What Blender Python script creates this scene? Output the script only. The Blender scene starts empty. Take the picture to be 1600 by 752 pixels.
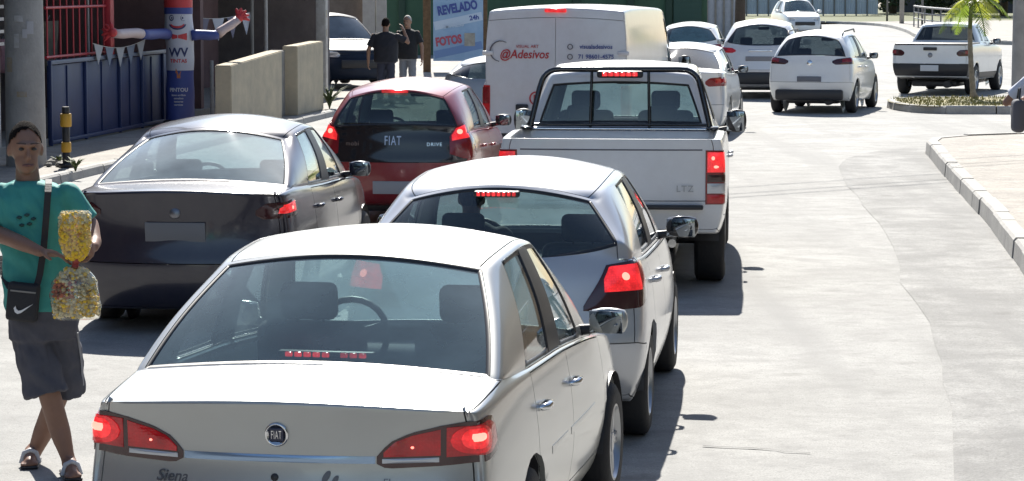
import bpy, bmesh, math, random
from mathutils import Vector, Matrix
from mathutils.bvhtree import BVHTree

random.seed(7)
sc = bpy.context.scene
COL = sc.collection
R = math.radians

# ------------------------------------------------------------------ camera
F_PX, CAM_H, HORIZON = 4290.0, 2.56, -34.0
PITCH = math.atan((376 - HORIZON) / F_PX)
cam_data = bpy.data.cameras.new('camera')
cam_data.sensor_width = 36.0
cam_data.lens = 36.0 * F_PX / 1600.0
cam_data.clip_start = 0.5
cam_data.clip_end = 4000.0
cam = bpy.data.objects.new('camera', cam_data)
COL.objects.link(cam)
cam.location = (0, 0, CAM_H)
cam.rotation_euler = (R(90) - PITCH, 0, 0)
sc.camera = cam

# ------------------------------------------------------------------ sky, sun, exposure
SUN_EL, SUN_AZ = 42.0, -2.0          # degrees; azimuth from the street's far end (+Y), positive to the right
world = bpy.data.worlds.new('World')
sc.world = world
world.use_nodes = True
wn = world.node_tree.nodes
wl = world.node_tree.links
sky = wn.new('ShaderNodeTexSky')
sky.sky_type = 'NISHITA'
sky.sun_disc = False
sky.sun_elevation = R(SUN_EL)
sky.sun_rotation = R(SUN_AZ)
sky.air_density = 1.0
sky.dust_density = 0.7
sky.ozone_density = 1.0
wn['Background'].inputs['Strength'].default_value = 0.078
wl.new(sky.outputs['Color'], wn['Background'].inputs['Color'])
sun_data = bpy.data.lights.new('sun', 'SUN')
sun_data.energy = 5.0
sun_data.angle = R(0.53)
sun_data.color = (1.0, 0.955, 0.875)
sun = bpy.data.objects.new('sun', sun_data)
COL.objects.link(sun)
sd = Vector((math.sin(R(SUN_AZ)) * math.cos(R(SUN_EL)), math.cos(R(SUN_AZ)) * math.cos(R(SUN_EL)), math.sin(R(SUN_EL))))
sun.rotation_euler = (-sd).to_track_quat('-Z', 'Y').to_euler()
sun.location = (0, 60, 60)
sc.view_settings.view_transform = 'Standard'
sc.view_settings.look = 'None'
sc.view_settings.exposure = 1.0
sc.view_settings.gamma = 1.0
sc.render.engine = 'CYCLES'
sc.cycles.max_bounces = 8
sc.cycles.transparent_max_bounces = 16

# ------------------------------------------------------------------ helpers
def ray(px, py):
    return Vector((px - 800.0, F_PX * math.cos(PITCH) + (376 - py) * math.sin(PITCH),
                   -F_PX * math.sin(PITCH) + (376 - py) * math.cos(PITCH)))
def at(px, py, Y):
    d = ray(px, py); t = Y / d.y
    return Vector((d.x * t, Y, CAM_H + d.z * t))
def gp(px, py, z=0.0):
    d = ray(px, py); t = (z - CAM_H) / d.z
    return Vector((d.x * t, d.y * t, z))

def link(o, parent=None):
    COL.objects.link(o)
    if parent is not None:
        o.parent = parent
    return o
def tag(o, label=None, cat=None, group=None, kind=None):
    if label: o['label'] = label
    if cat: o['category'] = cat
    if group: o['group'] = group
    if kind: o['kind'] = kind
    return o
def empty(name, loc=(0, 0, 0), rz=0.0):
    o = bpy.data.objects.new(name, None)
    o.empty_display_size = 0.2
    o.location = loc; o.rotation_euler = (0, 0, rz)
    return link(o)
def mesh_obj(name, verts, faces, m, parent=None, smooth=False):
    me = bpy.data.meshes.new(name)
    me.from_pydata([tuple(v) for v in verts], [], faces)
    me.update()
    if smooth:
        me.polygons.foreach_set('use_smooth', [True] * len(me.polygons))
    if m is not None:
        me.materials.append(m)
    return link(bpy.data.objects.new(name, me), parent)
def bm_obj(name, bm, m, parent=None, smooth=False, angle=None):
    me = bpy.data.meshes.new(name)
    bmesh.ops.recalc_face_normals(bm, faces=bm.faces[:])
    bm.to_mesh(me); bm.free()
    if smooth or angle:
        me.polygons.foreach_set('use_smooth', [True] * len(me.polygons))
    if angle:
        me.set_sharp_from_angle(angle=R(angle))
    if m is not None:
        me.materials.append(m)
    return link(bpy.data.objects.new(name, me), parent)
def add_box(bm, c, s, rz=0.0, rx=0.0, ry=0.0, bev=0.0, seg=2):
    mt = Matrix.Translation(c) @ Matrix.Rotation(rz, 4, 'Z') @ Matrix.Rotation(ry, 4, 'Y') @ Matrix.Rotation(rx, 4, 'X') @ Matrix.Diagonal((s[0], s[1], s[2], 1))
    g = bmesh.ops.create_cube(bm, size=1.0, matrix=mt)
    if bev > 0:
        es = list({e for v in g['verts'] for e in v.link_edges})
        bmesh.ops.bevel(bm, geom=es, offset=bev, segments=seg, affect='EDGES', profile=0.5)
def box_obj(name, c, s, m, parent=None, rz=0.0, rx=0.0, ry=0.0, bev=0.0):
    bm = bmesh.new(); add_box(bm, c, s, rz, rx, ry, bev)
    return bm_obj(name, bm, m, parent, angle=40 if bev else None)
def add_tube(bm, pts, rad, seg=10, cap=True):
    pts = [Vector(p) for p in pts]
    if not isinstance(rad, (list, tuple)): rad = [rad] * len(pts)
    rings = []
    up = Vector((0, 0, 1))
    prev = None
    for i, p in enumerate(pts):
        a = pts[max(0, i - 1)]; b = pts[min(len(pts) - 1, i + 1)]
        t = (b - a).normalized()
        if prev is None:
            n = t.cross(up)
            if n.length < 1e-3: n = t.cross(Vector((1, 0, 0)))
            n.normalize()
        else:
            n = (prev - t * prev.dot(t)).normalized()
        prev = n
        bn = t.cross(n)
        rings.append([bm.verts.new(p + (n * math.cos(2 * math.pi * k / seg) + bn * math.sin(2 * math.pi * k / seg)) * rad[i]) for k in range(seg)])
    for i in range(len(rings) - 1):
        for k in range(seg):
            bm.faces.new((rings[i][k], rings[i][(k + 1) % seg], rings[i + 1][(k + 1) % seg], rings[i + 1][k]))
    if cap:
        bm.faces.new(rings[0][::-1]); bm.faces.new(rings[-1])
def tube_obj(name, pts, rad, m, parent=None, seg=10):
    bm = bmesh.new(); add_tube(bm, pts, rad, seg)
    return bm_obj(name, bm, m, parent, angle=50)
def add_lathe(bm, prof, seg=32, axis='Z', at_=(0, 0, 0), close=False):
    at_ = Vector(at_); rings = []
    for r, h in prof:
        ring = []
        for k in range(seg):
            a = 2 * math.pi * k / seg
            if axis == 'Z': v = Vector((r * math.cos(a), r * math.sin(a), h))
            else: v = Vector((h, r * math.cos(a), r * math.sin(a)))
            ring.append(bm.verts.new(at_ + v))
        rings.append(ring)
    n = len(rings)
    for i in range(n if close else n - 1):
        A, B = rings[i], rings[(i + 1) % n]
        for k in range(seg):
            bm.faces.new((A[k], A[(k + 1) % seg], B[(k + 1) % seg], B[k]))
    return rings
def interp(tab, x):
    if x <= tab[0][0]: return tab[0][1]
    for (a, fa), (b, fb) in zip(tab, tab[1:]):
        if x <= b:
            return fa + (fb - fa) * (x - a) / (b - a)
    return tab[-1][1]
def text_mesh(body, size, depth=0.002, shear=0.0, bold=0.0, spacing=1.0):
    cu = bpy.data.curves.new('lettering', 'FONT')
    cu.body = body; cu.size = size; cu.extrude = depth; cu.shear = shear; cu.offset = bold
    cu.align_x = 'CENTER'; cu.align_y = 'CENTER'; cu.space_character = spacing
    cu.resolution_u = 3
    o = bpy.data.objects.new('lettering', cu); COL.objects.link(o)
    me = bpy.data.meshes.new_from_object(o.evaluated_get(bpy.context.evaluated_depsgraph_get()))
    bpy.data.objects.remove(o)
    return me
def text_obj(body, size, m, parent, loc, rot=(R(90), 0, 0), name='lettering', **kw):
    me = text_mesh(body, size, **kw)
    me.materials.clear(); me.materials.append(m)
    o = link(bpy.data.objects.new(name, me), parent)
    o.location = loc; o.rotation_euler = rot
    return o

# ------------------------------------------------------------------ materials
MATS = {}
def mat(name, col, rough=0.6, metal=0.0, coat=0.0, emit=None, es=0.0, var=0.0, vscale=6.0, bump=0.0, bscale=60.0, spec=0.5, col2=None, alpha=None):
    if name in MATS: return MATS[name]
    m = bpy.data.materials.new(name); m.use_nodes = True
    nt = m.node_tree; b = nt.nodes['Principled BSDF']
    b.inputs['Base Color'].default_value = (*col, 1)
    b.inputs['Roughness'].default_value = rough
    b.inputs['Metallic'].default_value = metal
    b.inputs['Coat Weight'].default_value = coat
    b.inputs['Coat Roughness'].default_value = 0.04
    b.inputs['Specular IOR Level'].default_value = spec
    if emit:
        b.inputs['Emission Color'].default_value = (*emit, 1)
        b.inputs['Emission Strength'].default_value = es
    if var > 0 or col2:
        tc = nt.nodes.new('ShaderNodeTexCoord')
        nz = nt.nodes.new('ShaderNodeTexNoise'); nz.inputs['Scale'].default_value = vscale
        nz.inputs['Detail'].default_value = 6; nz.inputs['Roughness'].default_value = 0.65
        nt.links.new(tc.outputs['Object'], nz.inputs['Vector'])
        mx = nt.nodes.new('ShaderNodeMix'); mx.data_type = 'RGBA'
        rp = nt.nodes.new('ShaderNodeMapRange')
        rp.inputs['From Min'].default_value = 0.35; rp.inputs['From Max'].default_value = 0.68
        nt.links.new(nz.outputs['Fac'], rp.inputs['Value'])
        nt.links.new(rp.outputs['Result'], mx.inputs['Factor'])
        c2 = col2 if col2 else tuple(c * (1 - var) for c in col)
        mx.inputs['A'].default_value = (*col, 1); mx.inputs['B'].default_value = (*c2, 1)
        nt.links.new(mx.outputs['Result'], b.inputs['Base Color'])
    if bump > 0:
        tc = nt.nodes.new('ShaderNodeTexCoord')
        nb = nt.nodes.new('ShaderNodeTexNoise'); nb.inputs['Scale'].default_value = bscale; nb.inputs['Detail'].default_value = 5
        bp = nt.nodes.new('ShaderNodeBump'); bp.inputs['Strength'].default_value = bump; bp.inputs['Distance'].default_value = 0.02
        nt.links.new(tc.outputs['Object'], nb.inputs['Vector'])
        nt.links.new(nb.outputs['Fac'], bp.inputs['Height'])
        nt.links.new(bp.outputs['Normal'], b.inputs['Normal'])
    MATS[name] = m
    return m
def paint(name, col, metal=0.0, rough=0.3, dust=0.12):
    """car paint: base colour under clear coat, with road dust that gathers unevenly"""
    if name in MATS: return MATS[name]
    m = mat(name, col, rough, metal, coat=0.8)
    nt = m.node_tree; b = nt.nodes['Principled BSDF']
    tc = nt.nodes.new('ShaderNodeTexCoord')
    nz = nt.nodes.new('ShaderNodeTexNoise'); nz.inputs['Scale'].default_value = 3.5; nz.inputs['Detail'].default_value = 8; nz.inputs['Roughness'].default_value = 0.7
    nt.links.new(tc.outputs['Object'], nz.inputs['Vector'])
    rp = nt.nodes.new('ShaderNodeMapRange'); rp.inputs['From Min'].default_value = 0.4; rp.inputs['From Max'].default_value = 0.75
    rp.inputs['To Max'].default_value = dust * 2.2
    nt.links.new(nz.outputs['Fac'], rp.inputs['Value'])
    mx = nt.nodes.new('ShaderNodeMix'); mx.data_type = 'RGBA'
    mx.inputs['A'].default_value = (*col, 1); mx.inputs['B'].default_value = (0.36, 0.32, 0.27, 1)
    nt.links.new(rp.outputs['Result'], mx.inputs['Factor']); nt.links.new(mx.outputs['Result'], b.inputs['Base Color'])
    r2 = nt.nodes.new('ShaderNodeMapRange'); r2.inputs['To Min'].default_value = 0.03; r2.inputs['To Max'].default_value = 0.16
    nt.links.new(nz.outputs['Fac'], r2.inputs['Value']); nt.links.new(r2.outputs['Result'], b.inputs['Coat Roughness'])
    return m
def glass(name, tint, dust=0.05, dust_haze_col=(0.62, 0.68, 0.70)):
    """window pane: tinted see-through sheet, mirror reflection by angle, a pale film of dust and painted haze"""
    if name in MATS: return MATS[name]
    m = bpy.data.materials.new(name); m.use_nodes = True
    nt = m.node_tree; nt.nodes.clear()
    out = nt.nodes.new('ShaderNodeOutputMaterial')
    tr = nt.nodes.new('ShaderNodeBsdfTransparent'); tr.inputs['Color'].default_value = (*tint, 1)
    gl = nt.nodes.new('ShaderNodeBsdfGlossy'); gl.inputs['Roughness'].default_value = 0.03; gl.inputs['Color'].default_value = (0.95, 0.97, 1, 1)
    df = nt.nodes.new('ShaderNodeBsdfDiffuse'); df.inputs['Color'].default_value = (*dust_haze_col, 1)
    tl = nt.nodes.new('ShaderNodeBsdfTranslucent'); tl.inputs['Color'].default_value = (*dust_haze_col, 1)
    ad = nt.nodes.new('ShaderNodeMixShader'); ad.inputs[0].default_value = 0.5
    nt.links.new(df.outputs[0], ad.inputs[1]); nt.links.new(tl.outputs[0], ad.inputs[2])
    tc = nt.nodes.new('ShaderNodeTexCoord')
    nz = nt.nodes.new('ShaderNodeTexNoise'); nz.inputs['Scale'].default_value = 4.0; nz.inputs['Detail'].default_value = 6
    nt.links.new(tc.outputs['Object'], nz.inputs['Vector'])
    mr = nt.nodes.new('ShaderNodeMapRange'); mr.inputs['To Min'].default_value = dust * 0.5; mr.inputs['To Max'].default_value = dust * 1.6
    nt.links.new(nz.outputs['Fac'], mr.inputs['Value'])
    m1 = nt.nodes.new('ShaderNodeMixShader')
    nt.links.new(mr.outputs['Result'], m1.inputs[0]); nt.links.new(tr.outputs[0], m1.inputs[1]); nt.links.new(ad.outputs[0], m1.inputs[2])
    lw = nt.nodes.new('ShaderNodeLayerWeight'); lw.inputs['Blend'].default_value = 0.5
    pw = nt.nodes.new('ShaderNodeMath'); pw.operation = 'POWER'; pw.inputs[1].default_value = 5.0
    nt.links.new(lw.outputs['Facing'], pw.inputs[0])
    fr = nt.nodes.new('ShaderNodeMath'); fr.operation = 'MULTIPLY_ADD'; fr.inputs[1].default_value = 0.93; fr.inputs[2].default_value = 0.07
    nt.links.new(pw.outputs[0], fr.inputs[0])
    m2 = nt.nodes.new('ShaderNodeMixShader')
    nt.links.new(fr.outputs[0], m2.inputs[0]); nt.links.new(m1.outputs[0], m2.inputs[1]); nt.links.new(gl.outputs[0], m2.inputs[2])
    nt.links.new(m2.outputs[0], out.inputs['Surface'])
    MATS[name] = m
    return m

M_RUBBER = mat('rubber', (0.018, 0.018, 0.02), 0.75, bump=0.15, bscale=40)
M_TRIM = mat('black_plastic', (0.022, 0.022, 0.026), 0.45)
M_GLOSSBLACK = mat('black_gloss', (0.012, 0.012, 0.015), 0.12, coat=0.5)
M_RIM = mat('alloy', (0.42, 0.43, 0.45), 0.32, 0.85)
M_STEELCAP = mat('wheel_cover', (0.38, 0.39, 0.41), 0.4, 0.4)
M_INT = mat('interior_fabric', (0.09, 0.092, 0.10), 0.85, bump=0.1)
M_LINING = mat('headliner', (0.30, 0.31, 0.31), 0.9)
M_SEAT = mat('seat_fabric', (0.075, 0.078, 0.09), 0.9, bump=0.2, bscale=120)
M_CHROME = mat('chrome', (0.7, 0.71, 0.73), 0.12, 1.0)
M_MIRROR = mat('mirror_face', (0.30, 0.33, 0.36), 0.04, 1.0)
M_PLATE = mat('plate', (0.55, 0.57, 0.6), 0.45)
def lens(name, base, emit, es, scale=55.0, rough=0.12):
    """moulded lamp lens: faceted prisms that catch the light unevenly"""
    m = mat(name, base, rough, coat=0.5, emit=emit, es=es)
    nt = m.node_tree; b = nt.nodes['Principled BSDF']
    tc = nt.nodes.new('ShaderNodeTexCoord')
    vo = nt.nodes.new('ShaderNodeTexVoronoi'); vo.inputs['Scale'].default_value = scale; vo.inputs['Randomness'].default_value = 0.6
    nz = nt.nodes.new('ShaderNodeTexNoise'); nz.inputs['Scale'].default_value = 9.0; nz.inputs['Detail'].default_value = 3
    nt.links.new(tc.outputs['Object'], vo.inputs['Vector']); nt.links.new(tc.outputs['Object'], nz.inputs['Vector'])
    r1 = nt.nodes.new('ShaderNodeMapRange'); r1.inputs['From Max'].default_value = 0.7; r1.inputs['To Min'].default_value = 1.15; r1.inputs['To Max'].default_value = 0.7
    nt.links.new(vo.outputs['Distance'], r1.inputs['Value'])
    r2 = nt.nodes.new('ShaderNodeMapRange'); r2.inputs['From Min'].default_value = 0.3; r2.inputs['From Max'].default_value = 0.7; r2.inputs['To Min'].default_value = 0.35 * es; r2.inputs['To Max'].default_value = 1.5 * es
    nt.links.new(nz.outputs['Fac'], r2.inputs['Value'])
    mu = nt.nodes.new('ShaderNodeMath'); mu.operation = 'MULTIPLY'
    nt.links.new(r1.outputs['Result'], mu.inputs[0]); nt.links.new(r2.outputs['Result'], mu.inputs[1])
    if es > 0: nt.links.new(mu.outputs[0], b.inputs['Emission Strength'])
    bp = nt.nodes.new('ShaderNodeBump'); bp.inputs['Strength'].default_value = 0.25; bp.inputs['Distance'].default_value = 0.003
    nt.links.new(vo.outputs['Distance'], bp.inputs['Height']); nt.links.new(bp.outputs['Normal'], b.inputs['Normal'])
    return m
M_REDLENS = lens('red_lens', (0.26, 0.006, 0.010), (1.0, 0.02, 0.03), 0.06, 90)
M_REDOFF = lens('red_lens_unlit', (0.22, 0.008, 0.014), (1.0, 0.02, 0.02), 0.0)
M_REDLIT = lens('red_lens_lit', (0.45, 0.01, 0.014), (1.0, 0.03, 0.035), 0.5, 80)
M_REDGLOW = lens('red_lens_glow', (0.40, 0.008, 0.012), (1.0, 0.02, 0.03), 0.20, 80)
M_BULB = mat('lamp_bulb', (0.9, 0.2, 0.15), 0.2, emit=(1.0, 0.20, 0.15), es=1.5)
M_CLEAR = mat('clear_lens', (0.55, 0.57, 0.6), 0.15, 0.3, coat=0.6)
M_SMOKE = mat('smoked_lens', (0.05, 0.012, 0.014), 0.12, coat=0.6)
G_LIGHT = glass('glass_light', (0.62, 0.75, 0.75), 0.33, (0.42, 0.58, 0.64))  # bluish film paints haze and sky sheen besides the dust
G_MID = glass('glass_mid', (0.55, 0.63, 0.62), 0.06)
G_DARK = glass('glass_dark', (0.10, 0.11, 0.12), 0.02, (0.3, 0.34, 0.4))
# ------------------------------------------------------------------ ground, road, pavements
def ground_mat(name, c1, c2, c3, big=0.25, fine=40.0, rough=0.85, bump=0.35, streak=None, spec=0.4):
    m = bpy.data.materials.new(name); m.use_nodes = True
    nt = m.node_tree; b = nt.nodes['Principled BSDF']
    b.inputs['Roughness'].default_value = rough; b.inputs['Specular IOR Level'].default_value = spec
    tc = nt.nodes.new('ShaderNodeTexCoord')
    def noise(scale, detail=6, rough_=0.6, vec=None, dist=0.0):
        n = nt.nodes.new('ShaderNodeTexNoise'); n.inputs['Scale'].default_value = scale; n.inputs['Detail'].default_value = detail
        n.inputs['Roughness'].default_value = rough_; n.inputs['Distortion'].default_value = dist
        nt.links.new(vec or tc.outputs['Object'], n.inputs['Vector']); return n
    def ramp(src, a, b_):
        r = nt.nodes.new('ShaderNodeMapRange'); r.inputs['From Min'].default_value = a; r.inputs['From Max'].default_value = b_
        nt.links.new(src, r.inputs['Value']); return r.outputs['Result']
    def mix(fac, A, B, mode='MIX'):
        x = nt.nodes.new('ShaderNodeMix'); x.data_type = 'RGBA'; x.blend_type = mode
        if isinstance(fac, float): x.inputs['Factor'].default_value = fac
        else: nt.links.new(fac, x.inputs['Factor'])
        for nm, v in (('A', A), ('B', B)):
            if isinstance(v, tuple): x.inputs[nm].default_value = (*v, 1)
            else: nt.links.new(v, x.inputs[nm])
        return x.outputs['Result']
    n1 = noise(big, 8, 0.65, dist=0.6)
    col = mix(ramp(n1.outputs['Fac'], 0.40, 0.60), c1, c2)
    n2 = noise(fine, 3, 0.8)
    col = mix(ramp(n2.outputs['Fac'], 0.54, 0.80), col, c3)
    n5 = noise(fine * 3.5, 2, 0.8)
    col = mix(ramp(n5.outputs['Fac'], 0.30, 0.70), mix(1.0, col, (0.72, 0.72, 0.72), 'MULTIPLY'), mix(1.0, col, (1.18, 1.18, 1.17), 'MULTIPLY'))
    n4 = noise(fine * 0.12, 6, 0.7)
    col = mix(ramp(n4.outputs['Fac'], 0.44, 0.80), col, tuple(0.68 * v for v in c1))
    if streak:
        mp = nt.nodes.new('ShaderNodeMapping'); mp.inputs['Rotation'].default_value = (0, 0, R(8)); mp.inputs['Scale'].default_value = (1.2, 0.05, 1)
        nt.links.new(tc.outputs['Object'], mp.inputs['Vector'])
        n3 = noise(1.0, 5, 0.6, mp.outputs['Vector'])
        col = mix(ramp(n3.outputs['Fac'], 0.50, 0.72), col, streak)
    if streak:      # oil drips and worn spots
        vo = nt.nodes.new('ShaderNodeTexVoronoi'); vo.inputs['Scale'].default_value = 1.1
        wv = noise(6, 3, 0.6)
        vm = nt.nodes.new('ShaderNodeVectorMath'); vm.operation = 'MULTIPLY_ADD'; vm.inputs[1].default_value = (0.25, 0.25, 0)
        nt.links.new(wv.outputs['Color'], vm.inputs[0]); nt.links.new(tc.outputs['Object'], vm.inputs[2]); nt.links.new(vm.outputs[0], vo.inputs['Vector'])
        rs = nt.nodes.new('ShaderNodeMapRange'); rs.inputs['From Min'].default_value = 0.06; rs.inputs['From Max'].default_value = 0.14; rs.inputs['To Min'].default_value = 0.55; rs.inputs['To Max'].default_value = 0.0
        nt.links.new(vo.outputs['Distance'], rs.inputs['Value'])
        col = mix(rs.outputs['Result'], col, mix(1.0, col, (0.68, 0.67, 0.66), 'MULTIPLY'))
    nt.links.new(col, b.inputs['Base Color'])
    nb = noise(fine * 1.6, 4, 0.7)
    bp = nt.nodes.new('ShaderNodeBump'); bp.inputs['Strength'].default_value = bump; bp.inputs['Distance'].default_value = 0.01
    nt.links.new(nb.outputs['Fac'], bp.inputs['Height']); nt.links.new(bp.outputs['Normal'], b.inputs['Normal'])
    return m
M_EARTH = ground_mat('dry_earth', (0.30, 0.26, 0.20), (0.24, 0.20, 0.15), (0.36, 0.32, 0.26), 0.1, 12)
M_ROAD = ground_mat('worn_asphalt', (0.265, 0.262, 0.252), (0.335, 0.332, 0.32), (0.15, 0.148, 0.145), 0.45, 24, streak=(0.205, 0.203, 0.197), bump=0.7)
M_PATCH = ground_mat('patched_asphalt', (0.20, 0.198, 0.192), (0.30, 0.297, 0.288), (0.11, 0.11, 0.109), 0.9, 20, streak=(0.16, 0.159, 0.156), bump=0.9)
M_WALK = ground_mat('pavement_concrete', (0.34, 0.315, 0.28), (0.25, 0.23, 0.21), (0.43, 0.41, 0.38), 1.6, 9, bump=1.0)
M_KERB = ground_mat('kerb_concrete', (0.42, 0.41, 0.385), (0.33, 0.32, 0.31), (0.25, 0.24, 0.24), 1.5, 30)
M_KERBFACE = M_KERB
M_CRACK = mat('tar_crack', (0.055, 0.055, 0.055), 0.8)
M_GRASS = mat('grass', (0.22, 0.22, 0.07), 0.8, col2=(0.32, 0.27, 0.10), vscale=4)

g = mesh_obj('ground', [(-600, -60, -0.02), (600, -60, -0.02), (600, 1200, -0.02), (-600, 1200, -0.02)], [(0, 1, 2, 3)], M_EARTH); tag(g, kind='structure')
def sheet(name, pts, z, m, kind='structure'):
    bm = bmesh.new(); f = bm.faces.new([bm.verts.new((p[0], p[1], z)) for p in pts])
    if f.normal.z < 0: f.normal_flip()
    bmesh.ops.triangulate(bm, faces=bm.faces[:])
    o = bm_obj(name, bm, m); tag(o, kind=kind); return o
sheet('road', [(-14, -40), (30, -40), (30, 40), (60, 60), (60, 175), (-40, 175), (-40, 60), (-14, 40)], 0.0, M_ROAD)

# right-hand kerb line, from behind the camera to the corner, then round to the side street
KR = [(1.9, -10), (2.45, 2), (3.1, 11), (3.75, 17.5), (4.45, 23.8), (5.0, 29), (5.55, 35), (5.95, 39), (6.12, 40.6), (6.5, 41.5), (7.2, 42.0), (9.0, 42.8), (14, 44.2), (40, 50)]
def smooth_line(pts, n=4):
    out = []
    P = [Vector((p[0], p[1], 0)) for p in pts]
    for i in range(len(P) - 1):
        p0, p1, p2, p3 = P[max(0, i - 1)], P[i], P[i + 1], P[min(len(P) - 1, i + 2)]
        for k in range(n):
            t = k / n
            out.append(0.5 * ((2 * p1) + (p2 - p0) * t + (2 * p0 - 5 * p1 + 4 * p2 - p3) * t * t + (3 * p1 - p0 - 3 * p2 + p3) * t ** 3))
    out.append(P[-1]); return out
def kerb_obj(name, line, w, h, m, side=1, wobble=0.0, z0=-0.02, closed=False):
    """kerb as separate stones with small joints, all children of one root"""
    root = empty(name, (0, 0, 0)); tag(root, kind='structure')
    acc = 0.0
    stones = []
    L = line + ([line[0]] if closed else [])
    # resample to stone length
    seg = []; cur = [L[0]]; need = 0.95
    for a, b in zip(L, L[1:]):
        d = (b - a).length; pos = 0.0
        while d - pos > need:
            pos += need; p = a.lerp(b, pos / d); cur.append(p); seg.append(cur); cur = [p]; need = 0.95
        need -= d - pos; cur.append(b)
    if len(cur) > 1: seg.append(cur)
    rnd = random.Random(3)
    for s in seg:
        a, b = s[0], s[-1]
        if (b - a).length < 0.08: continue
        t = (b - a).normalized(); n = Vector((t.y, -t.x, 0)) * side
        a2, b2 = a + t * 0.012, b - t * 0.012
        dh = rnd.uniform(-wobble, wobble); dn = rnd.uniform(-wobble, wobble)
        bm = bmesh.new()
        vs = []
        for p in (a2, b2):
            q = p + n * dn
            vs.append([bm.verts.new(q + Vector((0, 0, z0))), bm.verts.new(q + n * 0.015 + Vector((0, 0, h + dh - 0.025))), bm.verts.new(q + n * 0.04 + Vector((0, 0, h + dh))),
                       bm.verts.new(q + n * w + Vector((0, 0, h + dh))), bm.verts.new(q + n * w + Vector((0, 0, z0)))])
        for k in range(4): bm.faces.new((vs[0][k], vs[1][k], vs[1][k + 1], vs[0][k + 1]))
        bm.faces.new(vs[0]); bm.faces.new(vs[1])
        bm_obj('kerb_stone', bm, m, root)
    return root
line = smooth_line(KR)
kerb_obj('kerb_right', line, 0.17, 0.19, M_KERB, 1, 0.008)
bm = bmesh.new()
inner = []
for i, p in enumerate(line):
    a = line[max(0, i - 1)]; b = line[min(len(line) - 1, i + 1)]; t = (b - a).normalized(); inner.append(p + Vector((t.y, -t.x, 0)) * 0.15)
sheet('pavement_right', [(p.x, p.y) for p in inner] + [(40, -10)], 0.175, M_WALK)
# newer asphalt between the seam and the right kerb
PS = [(1.15, 6.0), (1.75, 10.5), (2.1, 12.8), (2.62, 16.3), (3.0, 19.2), (3.3, 23.0), (3.75, 27.5), (4.0, 31), (4.25, 35), (4.62, 38.3), (5.2, 40.3), (5.9, 41.4)]
pl = smooth_line(PS, 3)
rr = random.Random(11)
pl = [p + Vector((rr.uniform(-0.03, 0.03), 0, 0)) for p in pl]
sheet('road_patch', [(p.x, p.y) for p in pl] + [(p.x, p.y) for p in line[::-1] if 5.5 < p.y < 41.6 and p.x < 6.6], 0.004, M_PATCH)
def crack(name, pts, w, z=0.0075):
    vs = []; fs = []
    for i, p in enumerate(pts):
        a = pts[max(0, i - 1)]; b = pts[min(len(pts) - 1, i + 1)]; t = (b - a).normalized(); n = Vector((t.y, -t.x, 0))
        ww = w * rr.uniform(0.3, 1.2)
        vs += [(p + n * ww + Vector((0, 0, z))), (p - n * ww + Vector((0, 0, z)))]
    for i in range(len(pts) - 1): fs.append((2 * i, 2 * i + 1, 2 * i + 3, 2 * i + 2))
    o = mesh_obj(name, vs, fs, M_CRACK); tag(o, kind='structure'); return o
fine = []
for a, b in zip(pl, pl[1:]):
    for k in range(6): fine.append(a.lerp(b, k / 6) + Vector((rr.uniform(-0.008, 0.008), 0, 0)))
crack('road_crack', [Vector((1.05 + 0.09 * k + rr.uniform(-.03, .03), 14.9 - 0.035 * k + rr.uniform(-.03, .03), 0)) for k in range(7)], 0.012)
crack('road_crack', [Vector((0.82 + 0.08 * k + rr.uniform(-.03, .03), 13.2 - 0.03 * k, 0)) for k in range(6)], 0.012)

# left pavement in front of the shops
FA, FU = Vector((-6.76, 40, 0)), Vector((0.1386, 0.9903, 0))
FN = Vector((0.9903, -0.1386, 0))
def fac(s, off=0.0, z=0.0): return FA + FU * s + FN * off + Vector((0, 0, z))
kl = [fac(s, 1.9) for s in range(-34, 46, 2)]
kerb_obj('kerb_left', kl, 0.15, 0.12, M_KERB, -1, 0.006)
sheet('pavement_left', [tuple(fac(-34, 1.8)[:2]), tuple(fac(44, 1.8)[:2]), tuple(fac(44, -9)[:2]), tuple(fac(-34, -9)[:2])], 0.11, M_WALK)

# planted traffic island
isl = []
c0 = gp(1437, 174); c1 = gp(1600, 176)
for k in range(9):
    a = R(90 + 180 * k / 8); isl.append(Vector((8.15 + math.cos(a) * 0.75, 54.0 + math.sin(a) * 2.1, 0)))
isl += [Vector((12.5, 51.6, 0)), Vector((12.5, 56.4, 0))]
kerb_obj('island_kerb', isl, 0.15, 0.15, M_KERB, -1, 0.006, closed=True)
cx = sum(p.x for p in isl) / len(isl); cy = sum(p.y for p in isl) / len(isl)
sheet('island_ground', [(p.x * 0.985 + cx * 0.015, p.y * 0.96 + cy * 0.04) for p in isl], 0.14, ground_mat('island_soil', (0.26, 0.22, 0.10), (0.17, 0.16, 0.06), (0.34, 0.30, 0.18), 1.2, 20))
def grass_stuff(name, label, area, n, h, m, seed, z=0.14, w=0.012):
    rg = random.Random(seed); vs = []; fs = []
    for _ in range(n):
        x, y = area(rg)
        a = rg.uniform(0, math.pi); hh = h * rg.uniform(0.5, 1.3); l = rg.uniform(-0.5, 0.5) * hh
        dx, dy = math.cos(a) * w, math.sin(a) * w
        i = len(vs)
        vs += [(x - dx, y - dy, z), (x + dx, y + dy, z), (x + dx * 0.6 + l * 0.4 * math.sin(a), y + dy * 0.6 - l * 0.4 * math.cos(a), z + hh * 0.6), (x + l * math.sin(a), y - l * math.cos(a), z + hh)]
        fs += [(i, i + 1, i + 2), (i, i + 2, i + 3)]
    o = mesh_obj(name, vs, fs, m); tag(o, label, 'grass', kind='stuff'); return o
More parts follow.
